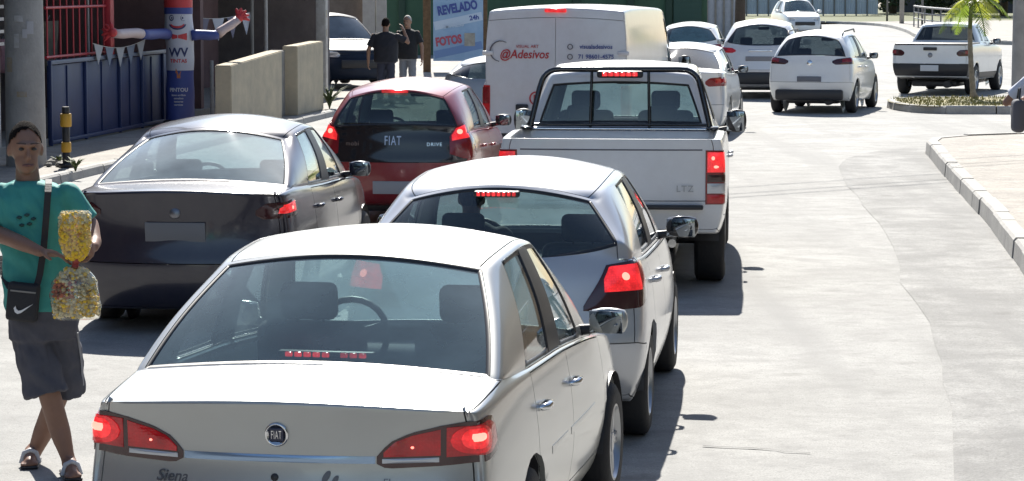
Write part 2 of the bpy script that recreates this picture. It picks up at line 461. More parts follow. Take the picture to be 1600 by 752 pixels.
def isl_area(rg):
    while True:
        x, y = rg.uniform(7.6, 12.4), rg.uniform(52.0, 56.2)
        if x > 8.2 or ((x - 8.15) / 0.7) ** 2 + ((y - 54) / 2.0) ** 2 < 1:
            if rg.random() < 0.75 or x < 9.2: return x, y
grass_stuff('island_grass', 'short dry grass covering the palm island', isl_area, 2600, 0.05, M_GRASS, 5)

# far side: verge, kerb and pavement curving to the right
VER = [(-30, 136.5), (10, 138), (14, 149), (17, 156), (20.5, 157), (60, 177), (60, 240), (-30, 240)]
sheet('verge', VER, 0.06, mat('verge_grass', (0.075, 0.095, 0.035), 0.9, col2=(0.12, 0.12, 0.05), vscale=0.6))
FK = [(-20, 136), (10, 137.2), (14, 148), (17, 154.6), (19.0, 152), (19.6, 144), (18.6, 130), (17.4, 118), (17.7, 110), (20, 105), (30, 100), (60, 97)]
fk = smooth_line(FK, 4)
kerb_obj('kerb_far', fk, 0.25, 0.16, M_KERB, -1, 0.005)
sheet('pavement_far', [(p.x + 0.12, p.y + 0.1) for p in fk if p.x > 17.2 or p.y > 153.5] + [(60, 176.8), (20.5, 156.8)], 0.10, M_WALK)
# ------------------------------------------------------------------ car builder
# A car is grown from one box-shaped cage (columns i across, stations j along, rows k up) with a cabin tower
# (and, for pickups, a sunken bed) raised on its top grid; the smoothed shell is then split into panels with real shut gaps.
class Cage:
    def __init__(s): s.v = []; s.key = {}; s.f = []; s.reg = []; s.crease = {}
    def vert(s, key, p):
        if key not in s.key:
            s.key[key] = len(s.v); s.v.append(Vector(p))
        return s.key[key]
    def quad(s, ks, region):
        s.f.append([s.key[k] for k in ks]); s.reg.append(region)

def build_cage(sp):
    C = Cage()
    ys, K = sp['ys'], len(sp['rows']) - 1
    J = len(ys) - 1
    fr = sp['cols']; I = len(fr) - 1; G = I - 1
    L = ys[-1]
    hook = sp.get('hook')
    def body(i, j, k):
        sgn = -1 if i < 0 else 1; a = abs(i)
        y = ys[j]
        zt = interp(sp['shoulder'], y); zb = interp(sp['under'], y)
        f = sp['rows'][k]
        z = zb + f * (zt - zb)
        w = interp(sp['plan'], y) * sp['wrow'][k]
        x = w * fr[a]
        if k == K: z += sp.get('crown', 0.03) * (1 - fr[a] ** 2)
        if j == 0: y += sp['rearp'][k] + sp.get('rcurve', 0.10) * fr[a] ** 3
        elif j == 1: y += sp['rearp'][k] * 0.5
        if j == J: y += sp['frontp'][k] - sp.get('fcurve', 0.22) * fr[a] ** 2
        p = Vector((sgn * x, y, z))
        if hook:
            p = hook('b', a, j, k, Vector((x, y, z))); p.x *= sgn
        return p
    allowed = lambda i, j, k: abs(i) == I or j in (0, J) or k in (0, K)
    for i in range(-I, I + 1):
        for j in range(J + 1):
            for k in range(K + 1):
                if allowed(i, j, k): C.vert(('b', i, j, k), body(i, j, k))
    towers = [(sp['g0'], sp['g1'])] if 'g0' in sp else []
    if 'bed' in sp: towers.append(sp['bed'][:2])
    reg = sp['region']
    for i in range(-I, I):
        ii = i if i >= 0 else -i - 1
        for k in range(K):
            C.quad([('b', i, 0, k), ('b', i + 1, 0, k), ('b', i + 1, 0, k + 1), ('b', i, 0, k + 1)], reg('rear', ii, 0, k, i < 0))
            C.quad([('b', i + 1, J, k), ('b', i, J, k), ('b', i, J, k + 1), ('b', i + 1, J, k + 1)], reg('front', ii, J, k, i < 0))
        for j in range(J):
            C.quad([('b', i + 1, j, 0), ('b', i, j, 0), ('b', i, j + 1, 0), ('b', i + 1, j + 1, 0)], reg('floor', ii, j, 0, i < 0))
            if ii < G and any(a <= j < b for a, b in towers): continue
            C.quad([('b', i, j, K), ('b', i + 1, j, K), ('b', i + 1, j + 1, K), ('b', i, j + 1, K)], reg('top', ii, j, K, i < 0))
    for j in range(J):
        for k in range(K):
            C.quad([('b', I, j, k), ('b', I, j + 1, k), ('b', I, j + 1, k + 1), ('b', I, j, k + 1)], reg('side', I, j, k, False))
            C.quad([('b', -I, j + 1, k), ('b', -I, j, k), ('b', -I, j, k + 1), ('b', -I, j + 1, k + 1)], reg('side', I, j, k, True))
    # cabin
    if 'g0' in sp:
        g0, g1, ts = sp['g0'], sp['g1'], sp['trows']
        M = len(ts) - 1
        def roof(i, j):
            a = abs(i); f = fr[a] / fr[G]
            yr, zr, xr = sp['roof'][j - g0]
            y = yr
            if j == g0: y += sp.get('rroof', 0.06) * f * f
            if j == g1: y -= sp.get('froof', 0.10) * f * f
            return Vector((xr * f * (-1 if i < 0 else 1), y, zr - sp.get('rcrown', 0.05) * f * f))
        def tower(i, j, m):
            if m == 0: return None
            b = C.v[C.key[('b', i, j, K)]]; r = roof(i, j); t = ts[m]
            p = b.lerp(r, t)
            a = abs(i); sgn = -1 if i < 0 else 1
            f = fr[a] / fr[G]
            p.x += sgn * f * sp.get('bulge', 0.02) * 4 * t * (1 - t)
            if j == g0: p.y -= sp.get('rgbulge', 0.02) * 4 * t * (1 - t)
            if j == g1: p.y += 0.02 * 4 * t * (1 - t)
            if hook:
                q = hook('g', a, j, m, Vector((abs(p.x), p.y, p.z))); p = Vector((sgn * q.x, q.y, q.z))
            return p
        def tk(i, j, m): return ('b', i, j, K) if m == 0 else ('g', i, j, m)
        for i in range(-G, G + 1):
            for j in range(g0, g1 + 1):
                for m in range(1, M + 1):
                    if abs(i) == G or j in (g0, g1) or m == M: C.vert(('g', i, j, m), tower(i, j, m))
        for i in range(-G, G):
            ii = i if i >= 0 else -i - 1
            for m in range(M):
                C.quad([tk(i, g0, m), tk(i + 1, g0, m), tk(i + 1, g0, m + 1), tk(i, g0, m + 1)], reg('grear', ii, g0, m, i < 0))
                C.quad([tk(i + 1, g1, m), tk(i, g1, m), tk(i, g1, m + 1), tk(i + 1, g1, m + 1)], reg('gfront', ii, g1, m, i < 0))
            for j in range(g0, g1):
                C.quad([tk(i, j, M), tk(i + 1, j, M), tk(i + 1, j + 1, M), tk(i, j + 1, M)], reg('roof', ii, j, M, i < 0))
        for j in range(g0, g1):
            for m in range(M):
                C.quad([tk(G, j, m), tk(G, j + 1, m), tk(G, j + 1, m + 1), tk(G, j, m + 1)], reg('gside', G, j, m, False))
                C.quad([tk(-G, j + 1, m), tk(-G, j, m), tk(-G, j, m + 1), tk(-G, j + 1, m + 1)], reg('gside', G, j, m, True))
    if 'bed' in sp:
        b0, b1, zf = sp['bed']
        def bk(i, j, m): return ('b', i, j, K) if m == 0 else ('d', i, j, m)
        for i in range(-G, G + 1):
            for j in range(b0, b1 + 1):
                p = C.v[C.key[('b', i, j, K)]] if ('b', i, j, K) in C.key else body(i, j, K)
                for m in (1, 2):
                    if abs(i) == G or j in (b0, b1) or m == 2:
                        C.vert(('d', i, j, m), (p.x * (0.96 if m == 2 else 0.985), p.y + (0.03 if j == b0 else -0.03 if j == b1 else 0), p.z - 0.04 if m == 1 else zf))
        for i in range(-G, G):
            for m in (0, 1):
                C.quad([bk(i, b0, m), bk(i + 1, b0, m), bk(i + 1, b0, m + 1), bk(i, b0, m + 1)][::-1], 'bed_liner' if m else 'body')
                C.quad([bk(i + 1, b1, m), bk(i, b1, m), bk(i, b1, m + 1), bk(i + 1, b1, m + 1)][::-1], 'bed_liner' if m else 'body')
            for j in range(b0, b1):
                C.quad([bk(i, j, 2), bk(i + 1, j, 2), bk(i + 1, j + 1, 2), bk(i, j + 1, 2)], 'bed_liner')
        for j in range(b0, b1):
            for m in (0, 1):
                C.quad([bk(G, j, m), bk(G, j + 1, m), bk(G, j + 1, m + 1), bk(G, j, m + 1)][::-1], 'bed_liner' if m else 'body')
                C.quad([bk(-G, j + 1, m), bk(-G, j, m), bk(-G, j, m + 1), bk(-G, j + 1, m + 1)][::-1], 'bed_liner' if m else 'body')
    # creases
    def cr(k1, k2, w):
        if k1 in C.key and k2 in C.key:
            a, b = C.key[k1], C.key[k2]; C.crease[(min(a, b), max(a, b))] = w
    for row, w in sp.get('crease_rear', {}).items():
        for i in range(-I, I): cr(('b', i, 0, row), ('b', i + 1, 0, row), w)
    for row, w in sp.get('crease_side', {}).items():
        for s in (-I, I):
            for j in range(J): cr(('b', s, j, row), ('b', s, j + 1, row), w)
    for w in [sp.get('crease_corner', 0.0)]:
        if w:
            for s in (-I, I):
                for k in range(K): cr(('b', s, 0, k), ('b', s, 0, k + 1), w)
    if 'g0' in sp:
        w = sp.get('crease_belt', 0.35)
        for s in (-G, G):
            for j in range(sp['g0'], sp['g1']): cr(('b', s, j, K), ('b', s, j + 1, K), w)
        for i in range(-G, G):
            cr(('b', i, sp['g0'], K), ('b', i + 1, sp['g0'], K), sp.get('crease_base', w))
            cr(('b', i, sp['g1'], K), ('b', i + 1, sp['g1'], K), w)
            cr(('g', i, sp['g0'], M), ('g', i + 1, sp['g0'], M), sp.get('crease_roofrear', 0.35))
        w = sp.get('crease_rail', 0.0)
        for s in (-G, G):
            for j in range(sp['g0'], sp['g1']): cr(('g', s, j, M), ('g', s, j + 1, M), w)
            for m in range(M): cr(tk(s, sp['g0'], m), tk(s, sp['g0'], m + 1), sp.get('crease_cpillar', 0.0))
    return C

def subdivide(C, level):
    regs = sorted(set(C.reg)); ri = {r: n for n, r in enumerate(regs)}
    me = bpy.data.meshes.new('shell')
    me.from_pydata([tuple(v) for v in C.v], [], C.f); me.update()
    me.polygons.foreach_set('material_index', [ri[r] for r in C.reg])
    if C.crease:
        at_ = me.attributes.new('crease_edge', 'FLOAT', 'EDGE')
        for e in me.edges:
            k = (min(e.vertices), max(e.vertices))
            if k in C.crease: at_.data[e.index].value = C.crease[k]
    for r in regs: me.materials.append(bpy.data.materials.get('dummy_' + str(0)) or bpy.data.materials.new('dummy_0'))
    o = bpy.data.objects.new('shell', me); COL.objects.link(o)
    md = o.modifiers.new('s', 'SUBSURF'); md.levels = level; md.render_levels = level
    dg = bpy.context.evaluated_depsgraph_get()
    em = bpy.data.meshes.new_from_object(o.evaluated_get(dg))
    V = [v.co.copy() for v in em.vertices]
    N = [v.normal.copy() for v in em.vertices]
    Fs = [tuple(p.vertices) for p in em.polygons]
    RG = [regs[p.material_index] for p in em.polygons]
    bpy.data.objects.remove(o); bpy.data.meshes.remove(me); bpy.data.meshes.remove(em)
    return V, N, Fs, RG

def cut_arches(V, Fs, RG, arches):
    """trim round wheel openings out of the shell sides; arches = [(y, z, radius, min |x|)]"""
    drop = set()
    for (ay, az, ar, ax) in arches:
        ins = [abs(v.x) > ax and (v.y - ay) ** 2 + (v.z - az) ** 2 < ar * ar for v in V]
        bad = [n for n, f in enumerate(Fs) if n not in drop and any(ins[i] for i in f)]
        edge_in = set()
        for n in bad:
            f = Fs[n]
            if not all(ins[i] for i in f):
                edge_in.update(i for i in f if ins[i])
        for i in edge_in:
            v = V[i]; d = Vector((0, v.y - ay, v.z - az)); l = d.length
            if l > 1e-4:
                d *= ar / l; v.y = ay + d.y; v.z = az + d.z
        for n in bad:
            if all(ins[i] for i in Fs[n]): drop.add(n)
    keep = [n for n in range(len(Fs)) if n not in drop]
    return [Fs[n] for n in keep], [RG[n] for n in keep]

def panel_mesh(name, V, N, faces, m, parent, gap=0.0025, depth=0.022, inset=0.0):
    """one panel of the shell: its rim pulled back by the shut gap and folded inwards"""
    idx = {}; vs = []; ns = []
    fs = []
    for f in faces:
        q = []
        for i in f:
            if i not in idx: idx[i] = len(vs); vs.append(V[i].copy()); ns.append(N[i])
            q.append(idx[i])
        fs.append(tuple(q))
    ec = {}
    for f in fs:
        for a, b in zip(f, f[1:] + f[:1]):
            k = (min(a, b), max(a, b)); ec.setdefault(k, []).append((a, b, f))
    border = [l[0] for l in ec.values() if len(l) == 1]
    mv = {}
    for a, b, f in border:
        c = sum((vs[i] for i in f), Vector()) / len(f)
        e = (vs[b] - vs[a]).normalized()
        d = c - vs[a]; d -= e * d.dot(e)
        if d.length > 1e-6: d.normalize()
        mv.setdefault(a, []).append(d); mv.setdefault(b, []).append(d)
    if inset:
        for i in range(len(vs)): vs[i] -= ns[i] * inset
    for i, ds in mv.items():
        s = sum(ds, Vector())
        if s.length > 0.3: vs[i] += s.normalized() * gap
    nb = {}
    sharp = set()
    for a, b, f in border:
        for i in (a, b):
            if i not in nb: nb[i] = len(vs); vs.append(vs[i] - ns[i] * depth)
    nmain = len(fs)
    for a, b, f in border:
        fs.append((b, a, nb[a], nb[b])); sharp.add((min(a, b), max(a, b)))
    o = mesh_obj(name, vs, fs, m, parent, smooth=True)
    me = o.data
    at_ = me.attributes.new('sharp_edge', 'BOOLEAN', 'EDGE')
    for e in me.edges:
        if (min(e.vertices), max(e.vertices)) in sharp: at_.data[e.index].value = True
    return o

def wheel(parent, x, y, r, w, side, rim_mat, style=5):
    e = bpy.data.objects.new('wheel', None); link(e, parent); e.location = (x, y, r)
    e.empty_display_size = 0.1
    s = 1 if side > 0 else -1
    bm = bmesh.new()
    rr = r * 0.64
    prof = [(rr, -w / 2), (r * 0.86, -w / 2 - 0.004), (r * 0.96, -w / 2 + 0.012), (r, -w / 2 + 0.035), (r, w / 2 - 0.035), (r * 0.96, w / 2 - 0.012), (r * 0.86, w / 2 + 0.004), (rr, w / 2)]
    add_lathe(bm, prof, 36, 'X')
    # tread blocks
    bm_obj('tyre', bm, M_RUBBER, e, angle=35)
    bm = bmesh.new()
    add_lathe(bm, [(rr + 0.004, s * (w / 2 - 0.002)), (rr - 0.012, s * (w / 2 + 0.002)), (rr - 0.03, s * (w / 2 - 0.03)), (rr - 0.04, -s * w / 2)], 36, 'X')
    for k in range(style):
        a = 2 * math.pi * k / style
        for off in (-0.10, 0.10):
            c = Vector((s * (w / 2 - 0.03), math.cos(a + off) * rr * 0.55, math.sin(a + off) * rr * 0.55))
            add_box(bm, c, (0.03, rr * 0.92, rr * 0.16), rx=a + off, bev=0.006, seg=1)
    add_lathe(bm, [(rr * 0.25, s * (w / 2 - 0.045)), (rr * 0.25, s * (w / 2 - 0.012)), (rr * 0.02, s * (w / 2 - 0.006))], 18, 'X')
    bm_obj('rim', bm, rim_mat, e, angle=35)
    bm = bmesh.new()
    add_lathe(bm, [(rr - 0.04, s * (w / 2 - 0.085)), (0.01, s * (w / 2 - 0.085))], 24, 'X')
    bm_obj('brake_drum', bm, M_TRIM, e)
    return e

class Skin:
    """the finished shell, used to seat lamps, handles and badges on the panels"""
    def __init__(s, V, Fs, L): s.b = BVHTree.FromPolygons(V, Fs); s.L = L
    def hit(s, o, d, front=False):
        h = s.b.ray_cast(Vector(o), Vector(d).normalized(), 3.0)
        if h[0] is None: return None
        # take the outermost surface along the ray
        p, n = h[0], h[1]
        for _ in range(4):
            h2 = s.b.ray_cast(p + Vector(d).normalized() * 0.004, Vector(d).normalized(), 0.5)
            if h2[0] is None: break
            p, n = h2[0], h2[1]
        if n.dot(Vector(d)) < 0: n = -n
        return p, n
    def wrap(s, u, z, xc, yc, r, front=False):
        """u runs along the tail (or nose) from the middle and on round the corner to the side"""
        sg = 1 if front else -1
        yo = (s.L - yc) if front else yc
        if u <= xc: o, d = (u, yo, z), (0, sg, 0)
        elif u <= xc + r:
            t = (u - xc) / r * math.pi / 2
            o, d = (xc, yo, z), (math.sin(t), sg * math.cos(t), 0)
        else: o, d = (xc, yo - sg * (u - xc - r), z), (1, 0, 0)
        return s.hit(o, d)
def patch(name, fn, u0, u1, bot, top, m, parent, nu=16, nv=6, h0=0.003, h1=0.010, side=1):
    """a lens, badge plate or trim piece following the shell; fn(u, z) -> (point, normal)"""
    grid = []
    for a in range(nu + 1):
        row = []
        u = u0 + (u1 - u0) * a / nu
        zb, zt = interp(bot, u), interp(top, u)
        for b in range(nv + 1):
            z = zb + (zt - zb) * b / nv
            h = fn(u, z)
            if h is None: row.append(row[-1] if row else None); continue
            p, n = h
            e = min(1.0, 3.2 * min(a / nu, 1 - a / nu, b / nv, 1 - b / nv) + 0.0)
            row.append((p + n * (h0 + (h1 - h0) * e), p - n * 0.006))
        grid.append(row)
    for row in grid:
        if any(c is None for c in row): return None
    vs = []; fs = []
    W = nv + 1
    for row in grid:
        for c in row: vs.append(c[0])
    for a in range(nu):
        for b in range(nv):
            i = a * W + b
            fs.append((i, i + W, i + W + 1, i + 1))
    ring = [(a, 0) for a in range(nu + 1)] + [(nu, b) for b in range(1, nv + 1)] + [(a, nv) for a in range(nu - 1, -1, -1)] + [(0, b) for b in range(nv - 1, 0, -1)]
    base = len(vs)
    for a, b in ring: vs.append(grid[a][b][1])
    n = len(ring)
    for k in range(n):
        i0 = ring[k][0] * W + ring[k][1]; k2 = (k + 1) % n; i1 = ring[k2][0] * W + ring[k2][1]
        fs.append((i1, i0, base + k, base + k2))
    vs = [Vector(v) for v in vs]
    if side < 0:
        vs = [Vector((-v.x, v.y, v.z)) for v in vs]
    bm = bmesh.new()
    bv = [bm.verts.new(v) for v in vs]
    for f in fs:
        try: bm.faces.new([bv[i] for i in f])
        except ValueError: pass
    bmesh.ops.remove_doubles(bm, verts=bm.verts[:], dist=1e-5)
    return bm_obj(name, bm, m, parent, angle=38)

def seat(parent, x, y, m=None, w=0.5, top=0.98, head=True, rake=0.12):
    m = m or M_SEAT
    bm = bmesh.new()
    add_box(bm, (x, y + 0.26, 0.45), (w, 0.5, 0.16), bev=0.05)
    bm_obj('seat_cushion', bm, m, parent, angle=50)
    bm = bmesh.new()
    add_box(bm, (x, y - 0.06, 0.45 + (top - 0.45) / 2), (w, 0.14, top - 0.42), rx=rake, bev=0.06, seg=3)
    b = bm_obj('seat_back', bm, m, parent, angle=50)
    if head:
        bm = bmesh.new()
        add_box(bm, (x, y - 0.13, top + 0.105), (0.26, 0.09, 0.17), rx=rake, bev=0.04, seg=3)
        for s in (-1, 1): add_tube(bm, [(x + s * 0.06, y - 0.11, top - 0.03), (x + s * 0.06, y - 0.125, top + 0.06)], 0.006, 6)
        bm_obj('headrest', bm, m, parent, angle=50)

def interior(root, sp):
    it = sp.get('int')
    if not it: return
    yf, yr, bt = it['front'], it.get('rear'), it.get('top', 0.98)
    for s in (-1, 1): seat(root, s * 0.36, yf, top=bt)
    if yr:
        bm = bmesh.new()
        add_box(bm, (0, yr + 0.25, 0.45), (1.2, 0.5, 0.16), bev=0.05)
        add_box(bm, (0, yr - 0.05, 0.66), (1.2, 0.14, 0.48), rx=0.15, bev=0.05)
        bm_obj('rear_bench', bm, M_SEAT, root, angle=50)
        for s in (-1, 1):
            bm = bmesh.new(); add_box(bm, (s * 0.36, yr - 0.09, it.get('rtop', 0.93) + 0.05), (0.25, 0.08, 0.14), rx=0.15, bev=0.035)
            bm_obj('headrest', bm, M_SEAT, root, angle=50)
    if 'shelf' in it:
        y0, y1, z = it['shelf']
        box_obj('parcel_shelf', (0, (y0 + y1) / 2, z), (1.22, y1 - y0, 0.03), M_INT, root, bev=0.008)
    yd = it['dash']
    bm = bmesh.new()
    add_box(bm, (0, yd + 0.2, it.get('dashz', 0.68)), (1.30, 0.5, 0.28), bev=0.08, seg=3)
    bm_obj('dashboard', bm, M_INT, root, angle=50)
    # steering wheel on the left
    bm = bmesh.new()
    c = Vector((-0.36, yd - 0.12, 0.88)); rx = R(-62)
    pts = []
    mt = Matrix.Translation(c) @ Matrix.Rotation(rx + R(90), 4, 'X')
    mt = Matrix.Translation(c) @ Matrix.Rotation(R(65), 4, 'X')
    ring = [mt @ Vector((0.185 * math.cos(t * math.pi / 12), 0.185 * math.sin(t * math.pi / 12), 0)) for t in range(25)]
    add_tube(bm, ring, 0.016, 8, cap=False)
    for a in (90 + 180, 20, 160):
        add_tube(bm, [mt @ Vector((0, 0, 0.02)), mt @ Vector((0.18 * math.cos(R(a)), 0.18 * math.sin(R(a)), 0))], 0.02, 6)
    bm_obj('steering_wheel', bm, M_TRIM, root, smooth=True)
    # inner mirror
    if 'imirror' in it:
        y, z = it['imirror']
        box_obj('inner_mirror', (0, y, z), (0.24, 0.04, 0.07), M_TRIM, root, bev=0.02)
    if it.get('driver'):
        bm = bmesh.new()
        bmesh.ops.create_icosphere(bm, subdivisions=3, radius=1.0, matrix=Matrix.Translation((-0.36, yf + 0.10, bt + 0.22)) @ Matrix.Diagonal((0.085, 0.105, 0.125, 1)))
        add_tube(bm, [(-0.36, yf + 0.06, bt - 0.1), (-0.36, yf + 0.08, bt + 0.12)], [0.075, 0.055], 12)
        bmesh.ops.create_icosphere(bm, subdivisions=3, radius=1.0, matrix=Matrix.Translation((-0.36, yf + 0.06, bt - 0.17)) @ Matrix.Diagonal((0.22, 0.12, 0.20, 1)))
        drv = bm_obj('person', bm, mat('driver_dark', (0.04, 0.03, 0.028), 0.8), root, smooth=True)

def side_mirror(root, sk, y, z, m, reach=0.16, size=(0.20, 0.10, 0.14)):
    h = sk.hit((0, y, z - 0.06), (1, 0, 0))
    xb = h[0].x if h else 0.75
    for s in (-1, 1):
        e = bpy.data.objects.new('side_mirror', None); link(e, root); e.location = (s * (xb + reach), y, z); e.empty_display_size = 0.05
        bm = bmesh.new()
        g = bmesh.ops.create_cube(bm, size=1.0)
        bmesh.ops.subdivide_edges(bm, edges=bm.edges[:], cuts=3, use_grid_fill=True)
        for v in bm.verts:
            p = v.co * 2
            q = Vector((p.x * math.sqrt(max(0, 1 - p.y ** 2 / 2 * 0.6 - p.z ** 2 / 2 * 0.6)), p.y, p.z * math.sqrt(max(0, 1 - p.x ** 2 / 2 * 0.6 - p.y ** 2 * 0.3))))
            t = 0.72 + 0.28 * (1 - (p.y + 1) / 2)            # shell narrows to the front
            v.co = Vector((q.x * size[0] / 2 * t, q.y * size[1] / 2, q.z * size[2] / 2 * t))
        bm_obj('mirror_housing', bm, m, e, smooth=True)
        bm = bmesh.new()
        add_box(bm, (0, -size[1] / 2 - 0.002, 0), (size[0] * 0.78, 0.008, size[2] * 0.76), bev=0.003)
        k = bm_obj('mirror_glass', bm, M_MIRROR, e, angle=40); k.rotation_euler = (R(4), 0, R(-8 * s))
        tube_obj('mirror_arm', [(-s * (reach + 0.04), 0.02, -size[2] * 0.42), (-s * reach * 0.5, 0.0, -size[2] * 0.3), (0, 0, -size[2] * 0.1)], [0.03, 0.022, 0.02], M_TRIM, e, 8)

REGION_NAME = {}
def make_car(name, sp):
    """sp: the car's measures. Returns (root, parts by region, skin)"""
    C = build_cage(sp)
    lv = sp.get('level', 3)
    V, N, Fs, RG = subdivide(C, lv)
    sk = Skin(V, Fs, sp['ys'][-1])
    arches = []
    for (y, r) in sp['wheels']:
        arches.append((y, r * 1.02, r + sp.get('archgap', 0.045), sp.get('archx', 0.52)))
    Fs, RG = cut_arches(V, Fs, RG, arches)
    root = empty(name)
    parts = {}
    by = {}
    for f, r in zip(Fs, RG): by.setdefault(r, []).append(f)
    glassmats = sp.get('glass', {})
    for r, fs in sorted(by.items()):
        nm = r.split(':')[0]
        if nm in ('window', 'rear_window', 'windscreen'):
            # pane set back in its frame, with a dark rubber seal round it
            gm = glassmats.get(r, glassmats.get(nm, G_MID))
            o = panel_mesh(nm, V, N, fs, gm, root, gap=0.004, depth=0.004, inset=0.006)
            o['skip'] = 1
            seal_strip(o, V, N, fs, root, sp.get('seal', {}).get(nm, 0.016))
            del o['skip']
        else:
            m = sp['mats'].get(r, sp['mats'].get(nm, sp['mats']['body']))
            o = panel_mesh(nm, V, N, fs, m, root, gap=0.0032)
        parts[r] = o
    # dark lining inside the shell
    ya = sp['ys'][sp['g0']] + 0.02 if 'g0' in sp else 0; yb_ = sp['ys'][sp['g1']] - 0.02 if 'g1' in sp else 0
    lin = []
    for f, r in zip(Fs, RG):
        if r.split(':')[0] in ('window', 'rear_window', 'windscreen', 'bed_liner', 'floor_pan'): continue
        c = sum((V[i] for i in f), Vector()) / len(f)
        if ya < c.y < yb_ and (c.z < interp(sp['shoulder'], c.y) - 0.03 or c.z > interp(sp['shoulder'], c.y) + 0.06): lin.append(f)
    idx = {}; vs = []; fs = []
    for f in lin:
        q = []
        for i in f:
            if i not in idx: idx[i] = len(vs); vs.append(V[i] - N[i] * 0.024)
            q.append(idx[i])
        fs.append(tuple(q))
    if sp.get('lining', True): mesh_obj('cabin_lining', vs, fs, M_LINING, root, smooth=True)
    # wheels in their wells
    for (y, r) in sp['wheels']:
        for s in (-1, 1):
            w = wheel(root, s * (sp['track'] / 2), y, r, sp.get('tyrew', 0.19), s, sp.get('rim', M_RIM), sp.get('spokes', 5))
            bm = bmesh.new()
            xo = sp['track'] / 2 + 0.08; seg = 14
            A = []; B = []
            for k in range(seg + 1):
                a = math.pi * k / seg
                p = (y + math.cos(a) * (r + 0.055), r + math.sin(a) * (r + 0.055))
                A.append(bm.verts.new((s * xo, *p))); B.append(bm.verts.new((s * (xo - 0.32), *p)))
            for k in range(seg): bm.faces.new((A[k], A[k + 1], B[k + 1], B[k]))
            bm.faces.new(B)
            bm_obj('wheel_well', bm, M_TRIM, root, smooth=True)
    # chassis below the floor
    L = sp['ys'][-1]
    bm = bmesh.new()
    add_box(bm, (0, L / 2, 0.24), (1.0, L * 0.8, 0.12), bev=0.03)
    y0 = sp['wheels'][0][0]
    add_tube(bm, [(-sp['track'] / 2 + 0.08, y0, sp['wheels'][0][1] * 0.95), (sp['track'] / 2 - 0.08, y0, sp['wheels'][0][1] * 0.95)], 0.045, 10)
    add_tube(bm, [(0.35, 0.1, 0.24), (0.35, 0.55, 0.25)], 0.08, 10)
    bm_obj('chassis', bm, M_TRIM, root, angle=40)
    interior(root, sp)
    return root, parts, sk

def seal_strip(pane, V, N, faces, root, w):
    """black seal: a band around the pane's border, just proud of it"""
    ec = {}
    for f in faces:
        for a, b in zip(f, f[1:] + f[:1]):
            k = (min(a, b), max(a, b)); ec.setdefault(k, []).append((a, b, f))
    border = [l[0] for l in ec.values() if len(l) == 1]
    nxt = {a: b for a, b, f in border}
    if not nxt: return
    start = next(iter(nxt)); loop = [start]; cur = nxt[start]
    while cur != start and cur in nxt and len(loop) < 5000:
        loop.append(cur); cur = nxt[cur]
    n = len(loop)
    vs = []; fs = []
    for k in range(n):
        p = V[loop[k]]; e = (V[loop[(k + 1) % n]] - V[loop[k - 1]]).normalized()
        nn = N[loop[k]]; inn = nn.cross(e).normalized()
        # corner compensation
        e1 = (V[loop[k]] - V[loop[k - 1]]).normalized(); e2 = (V[loop[(k + 1) % n]] - V[loop[k]]).normalized()
        c = max(0.35, math.sqrt(max(0.0, (1 + e1.dot(e2)) / 2)))
        q = p + inn * (w / c)
        vs += [p - nn * 0.0012, q - nn * 0.0035, q - nn * 0.0075]
    for k in range(n):
        a = 3 * k; b = 3 * ((k + 1) % n)
        fs += [(a, b, b + 1, a + 1), (a + 1, b + 1, b + 2, a + 2)]
    mesh_obj('window_seal', vs, fs, M_TRIM, pane, smooth=True)
# ------------------------------------------------------------------ region maps
def std_region(sp):
    """panels for a car with doors; sp keys: doors = [(j0, j1)], lid/hatch settings"""
    G = len(sp['cols']) - 2
    M = len(sp['trows']) - 1
    K = len(sp['rows']) - 1
    winj = sp['winj']          # {station: 'window:name' or 'pillar_trim'}
    doors = sp['doors']
    kind = sp['kind']
    bump = sp.get('bumper_row', 2)
    def reg(face, i, j, k, left):
        s = 'L' if left else 'R'
        if face == 'floor': return 'floor_pan'
        if face == 'rear':
            if k < bump: return 'rear_bumper'
            if kind == 'van': return 'rear_door:' + s if i < G else 'body'
            if kind == 'pickup': return 'tailgate' if i < G else 'body'
            if kind == 'glasshatch': return 'tailgate' if i < G else 'body'
            return ('trunk_lid' if kind == 'sedan' else 'tailgate') if i < sp.get('lid', G) else 'body'
        if face == 'front':
            return 'front_bumper' if k < K - 1 else 'body'
        if face == 'side':
            if j == 0 and k < bump: return 'rear_bumper'
            if j >= len(sp['ys']) - 2 - 0 and k < K - 1: return 'front_bumper'
            if k == 0: return 'sill:' + s
            for n, (a, b) in enumerate(doors):
                if a <= j < b: return 'door:%d%s' % (n, s)
            return 'body'
        if face == 'top':
            if j < sp.get('g0', 0) and kind == 'sedan' and i < sp.get('lid', G): return 'trunk_lid'
            if 'g1' in sp and j >= sp['g1'] and i < G: return 'bonnet'
            return 'body'
        if face == 'grear':
            if kind == 'van': return 'rear_door:' + s if (i < G and k < M - 1) else 'body'
            if i < G - 1 and 1 <= k < M - 1: return 'rear_window'
            if kind in ('hatch',) and i < G - 1 + 0 and k < M - 1: return 'tailgate'
            if kind == 'glasshatch' and i < G - 1: return 'tailgate' if k < M - 1 else 'spoiler'
            return 'body'
        if face == 'gfront':
            if i < G - 1 and 1 <= k < M - 1: return 'windscreen'
            return 'body'
        if face == 'gside':
            w = winj.get(j)
            if w and w.startswith('window') and 1 <= k < M - 1: return w + s
            if w == 'pillar_trim' and 1 <= k < M - 1: return 'pillar_trim:%d%s' % (j, s)
            if k < M - 1 or True:
                for n, (a, b) in enumerate(doors):
                    if a <= j < b and k < M - 1: return 'door:%d%s' % (n, s)
            return 'body'
        if face == 'roof':
            return 'roof' if i < G - 1 else 'body'
        return 'body'
    return reg

